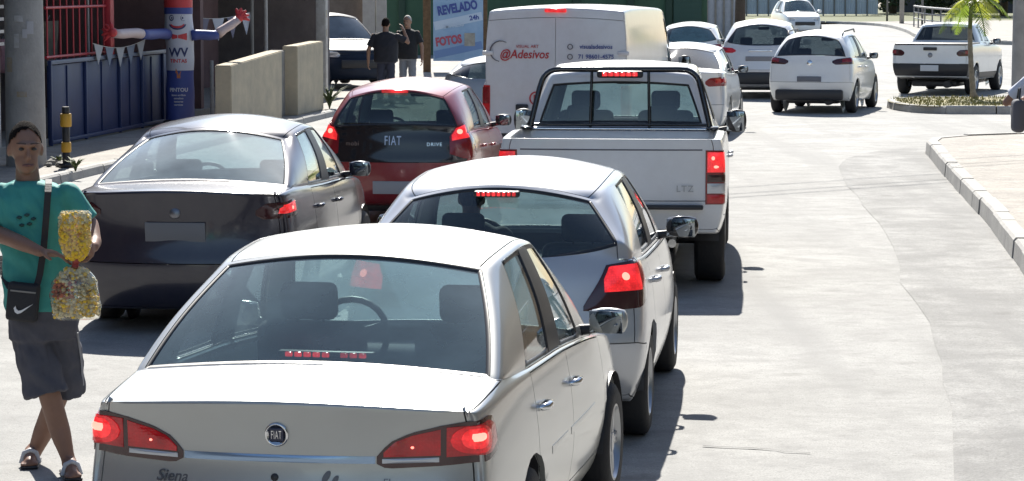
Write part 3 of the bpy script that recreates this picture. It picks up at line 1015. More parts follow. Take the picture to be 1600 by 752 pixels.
def finish(root, loc, head, label, cat='car', group=None):
    root.location = (loc[0], loc[1], loc[2] if len(loc) > 2 else 0.0)
    root.rotation_euler = (0, 0, -R(head))
    tag(root, label, cat, group)

def handles(sk, parts, specs, m, w=0.16):
    for (door, y, z) in specs:
        for s, sd_ in ((1, 'R'), (-1, 'L')):
            p = parts.get(door + sd_)
            if p is None: continue
            h = sk.hit((0, y, z), (1, 0, 0))
            bm = bmesh.new()
            x = h[0].x
            add_tube(bm, [(s * (x - 0.005), y - w / 2, z), (s * (x + 0.028), y - w / 2 + 0.03, z + 0.003), (s * (x + 0.032), y, z + 0.005), (s * (x + 0.028), y + w / 2 - 0.03, z + 0.003), (s * (x - 0.005), y + w / 2, z)], [0.012, 0.016, 0.017, 0.016, 0.012], 8)
            bm_obj('door_handle', bm, m, p, smooth=True)

def tail_lamp(root, fn, s, shapes):
    """shapes: list of (name, u0, u1, bottom, top, material, h0, h1); the first is the housing"""
    first = None
    for (nm, u0, u1, b, t, m, h0, h1) in shapes:
        o = patch(nm, fn, u0, u1, b, t, m, first if first else root, nu=18, nv=8, h0=h0, h1=h1, side=s)
        if first is None: first = o
    return first
def disc_curve(u, z, ru, rz, n=9):
    """bottom and top edges of a round spot at (u, z)"""
    us = [u - ru * math.cos(math.pi * k / (n - 1)) for k in range(n)]
    bot = [(a, z - rz * math.sqrt(max(0, 1 - ((a - u) / ru) ** 2)) - 1e-4) for a in us]
    top = [(a, z + rz * math.sqrt(max(0, 1 - ((a - u) / ru) ** 2)) + 1e-4) for a in us]
    return u - ru, u + ru, bot, top

# ------------------------------------------------------------------ silver sedan, nearest
P_SILVER = paint('silver_paint', (0.44, 0.45, 0.435), 0.5, 0.34, 0.05)
def silver_sedan():
    sp = dict(
        kind='sedan', level=3,
        ys=[0.0, 0.13, 0.60, 1.08, 1.80, 1.90, 2.62, 3.02, 3.60, 3.98, 4.13],
        rows=[0.0, 0.17, 0.45, 0.66, 0.90, 1.0], wrow=[0.90, 0.97, 1.0, 0.995, 0.965, 0.945],
        cols=[0, 0.40, 0.82, 0.92, 0.975, 1.0],
        plan=[(0, 0.755), (0.13, 0.79), (0.6, 0.812), (1.2, 0.820), (2.6, 0.818), (3.4, 0.80), (3.98, 0.73), (4.13, 0.66)],
        shoulder=[(0, 0.930), (0.13, 0.94), (0.6, 0.965), (1.08, 0.965), (1.9, 0.945), (2.62, 0.905), (3.02, 0.865), (3.6, 0.80), (3.98, 0.72), (4.13, 0.66)],
        under=[(0, 0.26), (0.6, 0.20), (3.6, 0.20), (4.13, 0.22)],
        rearp=[0.06, -0.015, -0.02, 0.03, 0.025, 0.0], frontp=[-0.05, 0, 0.0, -0.02, -0.08, -0.14], rcurve=0.15,
        crown=0.045, g0=2, g1=7, trows=[0, 0.015, 0.06, 0.5, 0.93, 0.972, 1.0],
        roof=[(1.20, 1.435, 0.570), (1.42, 1.46, 0.585), (1.86, 1.483, 0.592), (1.95, 1.483, 0.592), (2.22, 1.468, 0.585), (2.38, 1.44, 0.565)],
        bulge=0.034, rgbulge=0.035, rcrown=0.075, rroof=0.10,
        crease_rear={5: 0.85, 2: 0.5}, crease_side={5: 0.25, 2: 0.3}, crease_belt=0.5, crease_base=0.95, crease_roofrear=0.6, crease_cpillar=0.25,
        doors=[(3, 5), (5, 7)], winj={3: 'window:rear', 4: 'pillar_trim', 5: 'window:front'}, bumper_row=2, lid=4,
        wheels=[(0.99, 0.295), (3.36, 0.295)], track=1.44, tyrew=0.18,
        mats={'body': P_SILVER, 'pillar_trim': M_TRIM, 'sill': P_SILVER},
        glass={'rear_window': G_LIGHT, 'window': G_MID, 'windscreen': G_LIGHT},
        int=dict(front=2.05, rear=1.25, shelf=(0.62, 1.2, 0.93), dash=2.78, imirror=(2.42, 1.30), top=1.03, rtop=0.80))
    sp['region'] = std_region(sp)
    def hook(t, a, j, k, p):
        if t == 'b' and k == 5 and j == 2 and a < 5: p.z += 0.03
        if t == 'b' and j == 0 and k == 5: p.z += 0.012
        return p
    sp['hook'] = hook
    root, parts, sk = make_car('silver_sedan', sp)
    fn = lambda u, z: sk.wrap(u, z, 0.52, 0.38, 0.40)
    lid = parts['trunk_lid']
    for s in (1, -1):
        bot = [(0.375, 0.752), (0.41, 0.734), (0.6, 0.742), (0.78, 0.755), (0.86, 0.775), (0.885, 0.80)]
        top = [(0.375, 0.78), (0.42, 0.832), (0.50, 0.868), (0.6, 0.894), (0.68, 0.906), (0.80, 0.914), (0.86, 0.905), (0.885, 0.875)]
        b1, b2, b3, b4 = disc_curve(0.715, 0.842, 0.046, 0.040)
        a1, a2, a3, a4 = disc_curve(0.712, 0.838, 0.080, 0.054)
        c1, c2, c3, c4 = disc_curve(0.722, 0.848, 0.020, 0.016)
        d1, d2, d3, d4 = disc_curve(0.505, 0.815, 0.006, 0.005)
        shapes = [
            ('taillight', 0.375, 0.885, bot, top, M_SMOKE, 0.004, 0.008),
            ('lens', 0.40, 0.60, [(0.40, 0.778), (0.60, 0.782)], [(0.40, 0.795), (0.44, 0.834), (0.5, 0.858), (0.60, 0.882)], M_REDLENS, 0.009, 0.013),
            ('lens', 0.62, 0.86, [(0.62, 0.775), (0.78, 0.78), (0.86, 0.81)], [(0.62, 0.888), (0.80, 0.898), (0.86, 0.875)], M_REDLENS, 0.009, 0.014),
            ('reflector', a1, a2, a3, a4, M_REDGLOW, 0.0142, 0.0155),
            ('reflector', b1, b2, b3, b4, M_REDLIT, 0.0158, 0.019),
            ('bulb', c1, c2, c3, c4, M_BULB, 0.018, 0.024),
            ('bulb', d1, d2, d3, d4, M_BULB, 0.014, 0.018),
            ('reverse_lens', 0.395, 0.595, [(0.395, 0.754), (0.595, 0.757)], [(0.395, 0.771), (0.595, 0.775)], M_CLEAR, 0.009, 0.012)]
        tail_lamp(root, fn, s, shapes)
    # badge
    h = sk.hit((0, 0.5, 0.855), (0, -1, 0))
    y = h[0].y
    tilt = math.asin(max(-1, min(1, h[1].z)))
    e = bpy.data.objects.new('badge', None); link(e, lid); e.location = (0, y - 0.004, 0.858); e.rotation_euler = (R(90) - tilt, 0, 0)
    bm = bmesh.new(); add_lathe(bm, [(0.0005, 0.003), (0.036, 0.003), (0.037, 0.009), (0.043, 0.010), (0.0465, 0.004), (0.0465, -0.006)], 32)
    bm_obj('badge_ring', bm, M_CHROME, e, smooth=True)
    bm = bmesh.new(); add_box(bm, (0, 0, 0.004), (0.055, 0.052, 0.006), bev=0.004); bm_obj('badge_field', bm, mat('badge_navy', (0.03, 0.035, 0.07), 0.3), e)
    text_obj('FIAT', 0.026, M_CHROME, e, (0, -0.001, 0.0085), (0, 0, 0), depth=0.0015, spacing=1.22).scale = (0.68, 1.75, 1)
    # handle strip under the badge, lock, lettering, fuel mark
    patch('trim_strip', lambda u, z: sk.hit((u, 0.5, z), (0, -1, 0)), -0.37, 0.37, [(-1, 0.752), (1, 0.752)], [(-1, 0.78), (1, 0.78)], mat('blue_grey_strip', (0.30, 0.42, 0.58), 0.2, 0.6, coat=0.5), lid, nu=20, nv=3, h0=0.002, h1=0.005)
    def on_lid(x, z):
        h = sk.hit((x, 0.5, z), (0, -1, 0)); return h[0], math.asin(max(-1, min(1, h[1].z)))
    p, t = on_lid(-0.01, 0.695)
    bm = bmesh.new(); add_lathe(bm, [(0.0005, 0.004), (0.010, 0.004), (0.015, 0.002), (0.015, -0.004)], 18); k = bm_obj('lock', bm, M_TRIM, lid, smooth=True); k.location = p; k.rotation_euler = (R(90) - t, 0, 0)
    p, t = on_lid(-0.42, 0.682); text_obj('Siena', 0.062, mat('dark_chrome', (0.16, 0.16, 0.17), 0.3, 0.7), lid, p + Vector((0, -0.003, 0)), (R(90) - t, 0, R(-6)), shear=0.25, bold=0.0006)
    p, t = on_lid(0.42, 0.682); text_obj('EL', 0.04, MATS['dark_chrome'], lid, p + Vector((0, -0.003, 0)), (R(90) - t, 0, R(6)))
    # leaf-shaped flex mark and the lettering under it
    p, t = on_lid(0.20, 0.69)
    for (dx, dz, sc_, rot) in ((-0.012, 0.012, 1.0, -0.5), (0.022, 0.0, 0.8, -0.5)):
        bm = bmesh.new(); vs = []
        for k in range(14):
            a = 2 * math.pi * k / 14; rr = 0.021 * sc_
            q = Vector((math.cos(a) * rr * 0.55, math.sin(a) * rr * (1.25 if math.sin(a) > 0 else 1.25), 0)); q.rotate(Matrix.Rotation(rot, 3, 'Z')); vs.append(q)
        top_ = [bm.verts.new(q + Vector((0, 0, 0.003))) for q in vs]; bt_ = [bm.verts.new(q - Vector((0, 0, 0.003))) for q in vs]
        bm.faces.new(top_); bm.faces.new(bt_[::-1])
        for k in range(14): bm.faces.new((top_[k], bt_[k], bt_[(k + 1) % 14], top_[(k + 1) % 14]))
        o = bm_obj('emblem_leaf', bm, MATS['dark_chrome'], lid); o.location = p + Vector((dx, -0.003, dz)); o.rotation_euler = (R(90) - t, 0, 0)
    p, t = on_lid(0.22, 0.635); text_obj('flex', 0.05, MATS['dark_chrome'], lid, p + Vector((0, -0.003, 0)), (R(90) - t, 0, R(3)), shear=0.2, bold=0.001)
    # plate in the bumper recess
    h = sk.hit((0, 0.6, 0.50), (0, -1, 0)); box_obj('licence_plate', (0, h[0].y - 0.008, 0.50), (0.40, 0.012, 0.13), M_PLATE, root, bev=0.004)
    # high brake light behind the rear window
    bl = box_obj('brake_light', (0, 0.80, 1.055), (0.40, 0.04, 0.03), M_TRIM, root, bev=0.008)
    for k in range(9):
        if k == 5: continue
        bm = bmesh.new(); add_box(bm, (-0.152 + k * 0.038, 0.776, 1.056), (0.030, 0.012, 0.02), bev=0.004); bm_obj('led', bm, M_REDLIT, bl, angle=40)
    handles(sk, parts, [('door:0', 1.26, 0.80), ('door:1', 2.06, 0.785)], M_CHROME)
    side_mirror(root, sk, 2.66, 0.985, P_SILVER, reach=0.13, size=(0.205, 0.10, 0.135))
    # rub strip on the doors
    for n, (a, b) in enumerate(((1.42, 1.84), (1.93, 2.66))):
        for s, sdn in ((1, 'R'), (-1, 'L')):
            patch('rub_strip', lambda u, z: sk.hit((0, u, z), (1, 0, 0)), a, b, [(0, 0.575), (5, 0.56)], [(0, 0.607), (5, 0.592)], P_SILVER, parts['door:%d%s' % (n, sdn)], nu=10, nv=2, h0=0.002, h1=0.006, side=s)
    # belt moulding under the side windows
    finish(root, (-0.885, 10.15), 10.2, 'nearest silver sedan with round badge and both tail lamps lit', 'car')
    return root
silver_sedan()
# ------------------------------------------------------------------ hatchbacks
def hatch_spec(body, L=3.93, Wh=0.852, H=1.484, shoulder0=1.03, kind='hatch', level=3, wb=(0.66, 3.19), r=0.30, glass_r=None, glass_s=None, smile=True, roofrear=0.40, xr=0.605, extra=None, rake=0.0):
    s = L / 3.93; h = H / 1.484; w = Wh / 0.852
    sp = dict(
        kind=kind, level=level,
        ys=[v * s for v in (0.0, 0.22, 0.78, 1.52, 1.61, 2.36, 2.78, 3.3, 3.75, 3.93)],
        rows=[0.0, 0.16, 0.42, 0.64, 0.88, 1.0], wrow=[0.90, 0.97, 1.0, 0.995, 0.965, 0.925],
        cols=[0, 0.40, 0.80, 0.92, 0.975, 1.0],
        plan=[(0, 0.80 * w), (0.22 * s, 0.838 * w), (0.78 * s, 0.852 * w), (2.36 * s, 0.85 * w), (3.3 * s, 0.82 * w), (3.75 * s, 0.74 * w), (3.93 * s, 0.66 * w)],
        shoulder=[(0, shoulder0), (0.22 * s, shoulder0 - 0.002), (0.78 * s, 0.99 * h), (1.6 * s, 0.965 * h), (2.36 * s, 0.94 * h), (2.78 * s, 0.93 * h), (3.3 * s, 0.87 * h), (3.75 * s, 0.76 * h), (3.93 * s, 0.68 * h)],
        under=[(0, 0.27), (0.6, 0.20), (3.4 * s, 0.19), (3.93 * s, 0.22)],
        rearp=[0.08, 0.0, -0.02, 0.02, 0.05, 0.10], frontp=[-0.05, 0, 0, -0.02, -0.09, -0.16], rcurve=0.17,
        crown=0.03, g0=0, g1=6, trows=[0, 0.05, 0.10, 0.5, 0.90, 0.95, 1.0],
        roof=[((roofrear) * s, 1.43 * h, (xr - 0.085) * w), (0.62 * s, 1.475 * h, (xr - 0.035) * w), (1.0 * s, 1.498 * h, (xr - 0.022) * w), (1.52 * s, 1.51 * h, (xr - 0.02) * w), (1.62 * s, 1.51 * h, (xr - 0.02) * w), (1.95 * s, 1.495 * h, (xr - 0.03) * w), (2.12 * s, 1.47 * h, (xr - 0.05) * w)],
        bulge=0.038, rgbulge=0.04, rcrown=0.10, rroof=0.15,
        crease_rear={2: 0.4, 4: 0.2}, crease_side={2: 0.3, 5: 0.2}, crease_belt=0.45, crease_base=0.1, crease_roofrear=0.55,
        doors=[(2, 4), (4, 6)], winj={2: 'window:rear', 3: 'pillar_trim', 4: 'window:front'}, bumper_row=2, lid=4,
        wheels=[(wb[0] * s, r), (wb[1] * s, r)], track=1.47 * w, tyrew=0.185,
        mats={'body': body, 'pillar_trim': M_TRIM, 'spoiler': body},
        glass={'rear_window': glass_r or glass('glass_soft', (0.52, 0.60, 0.59), 0.10, (0.38, 0.48, 0.50)), 'window': glass_s or G_MID, 'windscreen': G_LIGHT},
        int=dict(front=1.75 * s, rear=0.85 * s, dash=2.45 * s, imirror=(2.12 * s, 1.31 * h), top=0.97 * h, rtop=0.93 * h))
    if smile:
        def hook(t, a, j, k, p):
            if t == 'g' and j == 0 and k in (1, 2): p.z += (-0.05, -0.035, 0.03, 0.08, 0.055, 0)[a]
            if t == 'g' and j == 0 and k == 3 and a == 3: p.z += 0.01
            return p
        sp['hook'] = hook
    if extra: sp.update(extra)
    sp['region'] = std_region(sp)
    return sp

def plate_on(root, sk, z, w=0.40, h=0.13, m=None, L=None):
    t = sk.hit((0, 0.6, z), (0, -1, 0))
    return box_obj('licence_plate', (0, t[0].y - 0.008, z), (w, 0.012, h), m or M_PLATE, root, rx=0.05, bev=0.004)

P_SILVER2 = paint('silver_paint_cool', (0.47, 0.485, 0.515), 0.45, 0.32, 0.05)
def silver_hatch():
    sp = hatch_spec(P_SILVER2)
    root, parts, sk = make_car('silver_hatchback', sp)
    fn = lambda u, z: sk.wrap(u, z, 0.52, 0.42, 0.42)
    for s in (1, -1):
        bot = [(0.50, 0.765), (0.56, 0.762), (0.75, 0.772), (0.86, 0.80), (0.93, 0.85)]
        top = [(0.50, 0.79), (0.62, 1.005), (0.75, 1.02), (0.88, 1.035), (0.93, 1.025)]
        b = disc_curve(0.712, 0.94, 0.02, 0.02)
        tail_lamp(root, fn, s, [
            ('taillight', 0.50, 0.93, bot, top, M_SMOKE, 0.004, 0.009),
            ('lens', 0.60, 0.80, [(0.60, 0.862), (0.80, 0.868)], [(0.60, 0.93), (0.635, 0.995), (0.80, 1.005)], M_REDLIT, 0.010, 0.016),
            ('lens', 0.81, 0.915, [(0.81, 0.875), (0.915, 0.90)], [(0.81, 1.008), (0.915, 1.012)], M_REDLENS, 0.010, 0.014),
            ('bulb', *b, M_BULB, 0.017, 0.021)])
    # roof spoiler lip with the high brake light
    sl = box_obj('brake_light', (0, 0.318, 1.378), (0.25, 0.07, 0.034), M_TRIM, root, bev=0.008)
    for k in range(8):
        bm = bmesh.new(); add_box(bm, (-0.098 + k * 0.028, 0.280, 1.379), (0.020, 0.012, 0.022), bev=0.004); bm_obj('led', bm, M_REDLIT, sl, angle=40)
    handles(sk, parts, [('door:0', 1.0, 0.845), ('door:1', 1.80, 0.82)], P_SILVER2)
    side_mirror(root, sk, 2.42, 1.02, M_GLOSSBLACK, reach=0.15, size=(0.23, 0.11, 0.15))
    plate_on(root, sk, 0.62)
    # rear wiper
    tube_obj('wiper', [(0.0, 0.045, 1.06), (-0.2, 0.07, 1.10), (-0.36, 0.11, 1.13)], 0.008, M_TRIM, root, 6)
    finish(root, (-0.12, 14.75), 6.6, 'silver hatchback just ahead of the nearest silver sedan, brake light strip on its spoiler', 'car')
silver_hatch()

P_RED = paint('red_paint', (0.25, 0.013, 0.018), 0.15, 0.3, 0.05)
def red_hatch():
    sp = hatch_spec(P_RED, L=3.57, Wh=0.815, H=1.50, shoulder0=0.99, kind='glasshatch', wb=(0.62, 3.16), r=0.285, glass_r=glass('glass_hatch', (0.13, 0.165, 0.15), 0.04, (0.25, 0.34, 0.34)), smile=False, roofrear=0.22, xr=0.61, rake=0,
                    extra=dict(rearp=[0.06, -0.02, 0.0, 0.02, 0.03, 0.05], crease_roofrear=0.6, rows=[0.0, 0.2, 0.62, 0.76, 0.90, 1.0]))
    sp['mats']['tailgate'] = M_GLOSSBLACK
    sp['region'] = std_region(sp)
    def hook(t, a, j, k, p):
        if t == 'g' and j == 0 and k in (1, 2) and a < 4: p.z += 0.05
        return p
    sp['hook'] = hook
    root, parts, sk = make_car('red_hatchback', sp)
    fn = lambda u, z: sk.wrap(u, z, 0.50, 0.40, 0.40)
    for s in (1, -1):
        bot = [(0.56, 0.79), (0.68, 0.74), (0.90, 0.76)]
        top = [(0.56, 0.96), (0.62, 1.06), (0.80, 1.11), (0.90, 0.96)]
        b = disc_curve(0.66, 1.01, 0.03, 0.028)
        tail_lamp(root, fn, s, [
            ('taillight', 0.56, 0.90, bot, top, M_REDOFF, 0.006, 0.014),
            ('lens', 0.58, 0.755, [(0.58, 0.92), (0.755, 0.95)], [(0.58, 0.975), (0.63, 1.05), (0.755, 1.075)], M_REDLIT, 0.014, 0.02),
            ('bulb', *b, M_BULB, 0.02, 0.026),
            ('reflector', 0.79, 0.895, [(0.79, 0.88), (0.895, 0.86)], [(0.79, 1.0), (0.895, 0.93)], M_CLEAR, 0.014, 0.018)])
    box_obj('brake_light', (0, 0.19, 1.418), (0.27, 0.06, 0.035), M_REDLIT, root, bev=0.008)
    tg = parts['tailgate']
    h = sk.hit((0, 0.5, 0.92), (0, -1, 0))
    text_obj('FIAT', 0.115, mat('badge_blue_white', (0.50, 0.62, 0.80), 0.3), tg, (0, h[0].y - 0.006, 0.92), (R(84), 0, 0), bold=0.001, spacing=1.2).scale = (0.66, 1.15, 1)
    h = sk.hit((0.42, 0.5, 0.885), (0, -1, 0)); text_obj('DRIVE', 0.05, M_CHROME, tg, (0.42, h[0].y - 0.006, 0.885), (R(84), 0, R(8)), spacing=1.2)
    h = sk.hit((-0.42, 0.5, 0.89), (0, -1, 0)); text_obj('mobi', 0.065, M_CHROME, tg, (-0.42, h[0].y - 0.006, 0.89), (R(84), 0, R(-8)), spacing=1.1)
    plate_on(root, sk, 0.45, m=mat('plate_grey', (0.32, 0.33, 0.35), 0.5))
    handles(sk, parts, [('door:0', 0.95, 0.83), ('door:1', 1.65, 0.80)], P_RED)
    side_mirror(root, sk, 2.22, 1.03, M_TRIM, reach=0.13)
    finish(root, (-1.21, 27.7), 7.0, 'red hatchback with black glass tailgate and lit brake lights', 'car')
red_hatch()

# ------------------------------------------------------------------ dark sedan
P_DARK = paint('dark_plum_paint', (0.019, 0.018, 0.034), 0.2, 0.28, 0.02)
def sedan_spec(body, L=4.35, Wh=0.86, H=1.48, level=3, deck=1.0, roofx=0.63, glass_r=None, glass_s=None, r=0.305):
    s = L / 4.35; h = H / 1.48; w = Wh / 0.86
    sp = dict(
        kind='sedan', level=level,
        ys=[v * s for v in (0.0, 0.14, 0.52, 1.12, 1.86, 1.96, 2.75, 3.16, 3.75, 4.18, 4.35)],
        rows=[0.0, 0.17, 0.42, 0.64, 0.88, 1.0], wrow=[0.90, 0.97, 1.0, 0.995, 0.965, 0.935],
        cols=[0, 0.40, 0.80, 0.915, 0.97, 1.0],
        plan=[(0, 0.78 * w), (0.14 * s, 0.825 * w), (0.6 * s, 0.85 * w), (1.2 * s, 0.86 * w), (2.7 * s, 0.858 * w), (3.6 * s, 0.835 * w), (4.18 * s, 0.75 * w), (4.35 * s, 0.66 * w)],
        shoulder=[(0, deck), (0.14 * s, deck + 0.012), (0.52 * s, deck + 0.03), (1.12 * s, 1.0 * h), (1.96 * s, 0.97 * h), (2.75 * s, 0.95 * h), (3.16 * s, 0.93 * h), (3.75 * s, 0.87 * h), (4.18 * s, 0.77 * h), (4.35 * s, 0.68 * h)],
        under=[(0, 0.17), (0.6, 0.17), (3.6, 0.17), (4.35, 0.19)],
        rearp=[0.06, -0.015, -0.02, 0.03, 0.02, 0.0], frontp=[-0.05, 0, 0, -0.02, -0.09, -0.15], rcurve=0.20,
        crown=0.045, g0=2, g1=7, trows=[0, 0.03, 0.08, 0.5, 0.92, 0.965, 1.0],
        roof=[(1.30 * s, 1.43 * h, (roofx - 0.07) * w), (1.52 * s, 1.475 * h, (roofx - 0.035) * w), (1.95 * s, 1.505 * h, (roofx - 0.022) * w), (2.05 * s, 1.505 * h, (roofx - 0.022) * w), (2.35 * s, 1.49 * h, (roofx - 0.03) * w), (2.52 * s, 1.455 * h, (roofx - 0.05) * w)],
        bulge=0.042, rgbulge=0.06, rcrown=0.10, rroof=0.17,
        crease_rear={5: 0.75, 2: 0.4}, crease_side={5: 0.2, 2: 0.3}, crease_belt=0.45, crease_base=0.6, crease_roofrear=0.3,
        doors=[(3, 5), (5, 7)], winj={3: 'window:rear', 4: 'pillar_trim', 5: 'window:front'}, bumper_row=2, lid=4,
        wheels=[(0.98 * s, r), (3.58 * s, r)], track=1.48 * w, tyrew=0.19,
        mats={'body': body, 'pillar_trim': M_TRIM},
        glass={'rear_window': glass_r or G_LIGHT, 'window': glass_s or G_MID, 'windscreen': G_LIGHT},
        int=dict(front=2.12 * s, rear=1.3 * s, shelf=(0.6 * s, 1.25 * s, deck - 0.03), dash=2.88 * s, imirror=(2.55 * s, 1.32 * h), top=0.95 * h, rtop=0.9 * h))
    sp['region'] = std_region(sp)
    return sp
def simple_lamps(root, sk, u0, u1, z0, z1, mats, wrap=(0.52, 0.4, 0.4), slant=0.0, bulb=True, front=False, nm='taillight'):
    fn = lambda u, z: sk.wrap(u, z, *wrap, front=front)
    for s in (1, -1):
        um = (u0 + u1) / 2; zm = (z0 + z1) / 2
        d = (u1 - u0); h = z1 - z0
        sh = [(nm, u0, u1, [(u0, z0 + h * 0.25), (u0 + d * 0.12, z0), (u1 - d * 0.1, z0 + h * 0.1), (u1, z0 + h * 0.35)],
               [(u0, z0 + h * 0.5), (u0 + d * 0.15, z1 - h * 0.15 - slant * h), (u1 - d * 0.2, z1), (u1, z1 - h * 0.15)], mats[0], 0.005, 0.011)]
        if len(mats) > 1:
            a, b = u0 + d * 0.35, u1 - d * 0.12
            sh.append(('lens', a, b, [(a, z0 + h * 0.3), (b, z0 + h * 0.35)], [(a, z1 - h * 0.25), (b, z1 - h * 0.12)], mats[1], 0.011, 0.016))
            if bulb: sh.append(('bulb', *disc_curve(u0 + d * 0.65, zm + h * 0.05, d * 0.05, h * 0.09), M_BULB if not front else M_CLEAR, 0.016, 0.02))
        tail_lamp(root, fn, s, sh)
def dark_sedan():
    sp = sedan_spec(P_DARK, Wh=0.845, glass_r=glass('glass_hazy', (0.70, 0.82, 0.83), 0.55, (0.50, 0.62, 0.66)))  # milky film paints haze into the rear pane
    root, parts, sk = make_car('dark_sedan', sp)
    simple_lamps(root, sk, 0.56, 0.98, 0.83, 0.965, [M_SMOKE, M_REDLIT], wrap=(0.5, 0.40, 0.40))
    t = sk.hit((0, 0.6, 0.745), (0, -1, 0))
    box_obj('licence_plate', (0, t[0].y - 0.006, 0.745), (0.44, 0.012, 0.14), mat('plate_dim', (0.16, 0.165, 0.18), 0.6), parts['trunk_lid'], rx=0.12, bev=0.004)
    t = sk.hit((0, 0.6, 0.88), (0, -1, 0))
    bm = bmesh.new(); add_lathe(bm, [(0.0005, 0.004), (0.035, 0.004), (0.04, 0.0), (0.04, -0.006)], 24); b = bm_obj('badge', bm, mat('badge_dim', (0.2, 0.2, 0.22), 0.3, 0.8), parts['trunk_lid'], smooth=True); b.location = t[0] + Vector((0, -0.004, 0)); b.rotation_euler = (R(85), 0, 0)
    handles(sk, parts, [('door:0', 1.32, 0.84), ('door:1', 2.15, 0.82)], P_DARK)
    side_mirror(root, sk, 2.80, 1.02, P_DARK, reach=0.14)
    finish(root, (-2.42, 19.6), 6.0, 'dark plum sedan behind the street vendor, its roof glaring in the sun', 'car')
dark_sedan()

# ------------------------------------------------------------------ white pickup with sport bar
P_WHITE = paint('white_paint', (0.72, 0.73, 0.74), 0.0, 0.35, 0.07)
def white_pickup():
    sp = dict(
        kind='pickup', level=3,
        ys=[0.0, 0.07, 0.85, 1.52, 1.60, 1.98, 2.66, 2.76, 3.42, 3.86, 4.7, 5.15, 5.34],
        rows=[0.0, 0.22, 0.34, 0.66, 0.93, 1.0], wrow=[0.95, 0.99, 1.0, 1.0, 0.985, 0.965],
        cols=[0, 0.32, 0.62, 0.84, 0.93, 1.0],
        plan=[(0, 0.905), (0.07, 0.925), (0.85, 0.937), (3.5, 0.93), (4.6, 0.92), (5.15, 0.84), (5.34, 0.74)],
        shoulder=[(0, 1.262), (1.52, 1.268), (1.6, 1.20), (2.7, 1.16), (3.42, 1.14), (3.86, 1.13), (4.7, 1.05), (5.15, 0.95), (5.34, 0.88)],
        under=[(0, 0.50), (0.5, 0.42), (4.6, 0.38), (5.34, 0.36)],
        rearp=[0.05, 0.0, 0.0, 0.0, 0.0, 0.0], frontp=[0, 0, 0, -0.02, -0.06, -0.12], rcurve=0.05,
        crown=0.0, g0=4, g1=9, bed=(1, 3, 0.72), trows=[0, 0.17, 0.5, 0.84, 1.0],
        roof=[(1.68, 1.78, 0.62), (2.0, 1.80, 0.635), (2.66, 1.825, 0.64), (2.78, 1.825, 0.64), (3.1, 1.81, 0.63), (3.28, 1.78, 0.61)],
        bulge=0.012, rgbulge=0.015, rcrown=0.045, rroof=0.03,
        crease_rear={5: 0.8, 2: 0.6, 4: 0.5}, crease_side={5: 0.5, 2: 0.2}, crease_belt=0.6, crease_base=0.8, crease_roofrear=0.3, crease_corner=0.35,
        doors=[(5, 7), (7, 9)], winj={5: 'window:rear', 6: 'pillar_trim', 7: 'window:front'}, bumper_row=2,
        wheels=[(1.13, 0.375), (4.22, 0.375)], track=1.58, tyrew=0.25, archgap=0.06, archx=0.6, spokes=6,
        mats={'body': P_WHITE, 'pillar_trim': M_TRIM, 'bed_liner': M_TRIM, 'rear_bumper': P_WHITE, 'sill': P_WHITE},
        glass={'rear_window': glass('glass_pick', (0.36, 0.43, 0.41), 0.10, (0.38, 0.50, 0.48)), 'window': G_MID, 'windscreen': G_LIGHT},
        int=dict(front=2.75, rear=2.0, dash=3.55, imirror=(3.2, 1.62), top=1.18, rtop=1.15))
    sp['region'] = std_region(sp)
    root, parts, sk = make_car('white_pickup', sp)
    for o in root.children:     # seats sit higher in a pickup
        if o.name.split('.')[0] in ('seat_cushion', 'seat_back', 'headrest', 'rear_bench', 'dashboard', 'steering_wheel'): o.location.z += 0.18
    fn = lambda u, z: sk.wrap(u, z, 0.86, 0.30, 0.20)
    for s in (1, -1):
        tail_lamp(root, fn, s, [
            ('taillight', 0.765, 0.905, [(0.7, 0.735), (1, 0.735)], [(0.7, 1.175), (1, 1.17)], M_REDOFF, 0.006, 0.010),
            ('lens', 0.78, 0.893, [(0.7, 0.995), (1, 0.995)], [(0.7, 1.16), (1, 1.155)], M_REDLIT, 0.011, 0.018),
            ('bulb', *disc_curve(0.825, 1.11, 0.014, 0.016), M_BULB, 0.019, 0.022),
            ('bulb', *disc_curve(0.848, 1.04, 0.018, 0.012), M_BULB, 0.019, 0.022),
            ('reverse_lens', 0.78, 0.893, [(0.7, 0.825), (1, 0.825)], [(0.7, 0.905), (1, 0.905)], M_CLEAR, 0.011, 0.014),
            ('lens', 0.78, 0.893, [(0.7, 0.915), (1, 0.915)], [(0.7, 0.975), (1, 0.975)], M_SMOKE, 0.011, 0.013),
            ('lens', 0.78, 0.893, [(0.7, 0.745), (1, 0.745)], [(0.7, 0.812), (1, 0.812)], M_REDLENS, 0.011, 0.014)])
    tg = parts['tailgate']
    # black cap along the tailgate, dark bumper step, lettering
    h = sk.hit((0, 0.3, 1.0), (0, -1, 0)); yb = h[0].y
    patch('tailgate_cap', lambda u, z: sk.hit((u, 0.06, z), (0, -1, 0)), -0.74, 0.74, [(-1, 1.170), (1, 1.170)], [(-1, 1.182), (1, 1.182)], mat('grey_line', (0.12, 0.12, 0.14), 0.5), tg, nu=12, nv=2, h0=0.001, h1=0.003)
    box_obj('bumper_step', (0, -0.03, 0.715), (1.50, 0.09, 0.035), M_TRIM, root, bev=0.01)
    text_obj('LTZ', 0.075, mat('grey_lettering', (0.30, 0.31, 0.33), 0.3, 0.6), tg, (0.60, yb - 0.004, 0.86), (R(90), 0, 0), spacing=1.15)
    box_obj('licence_plate', (0, -0.018, 0.60), (0.40, 0.012, 0.13), M_PLATE, root, bev=0.004)
    # sport bar behind the cab
    sb = bpy.data.objects.new('sport_bar', None); link(sb, root); sb.empty_display_size = 0.1; sb.location = (0, 1.50, 0)
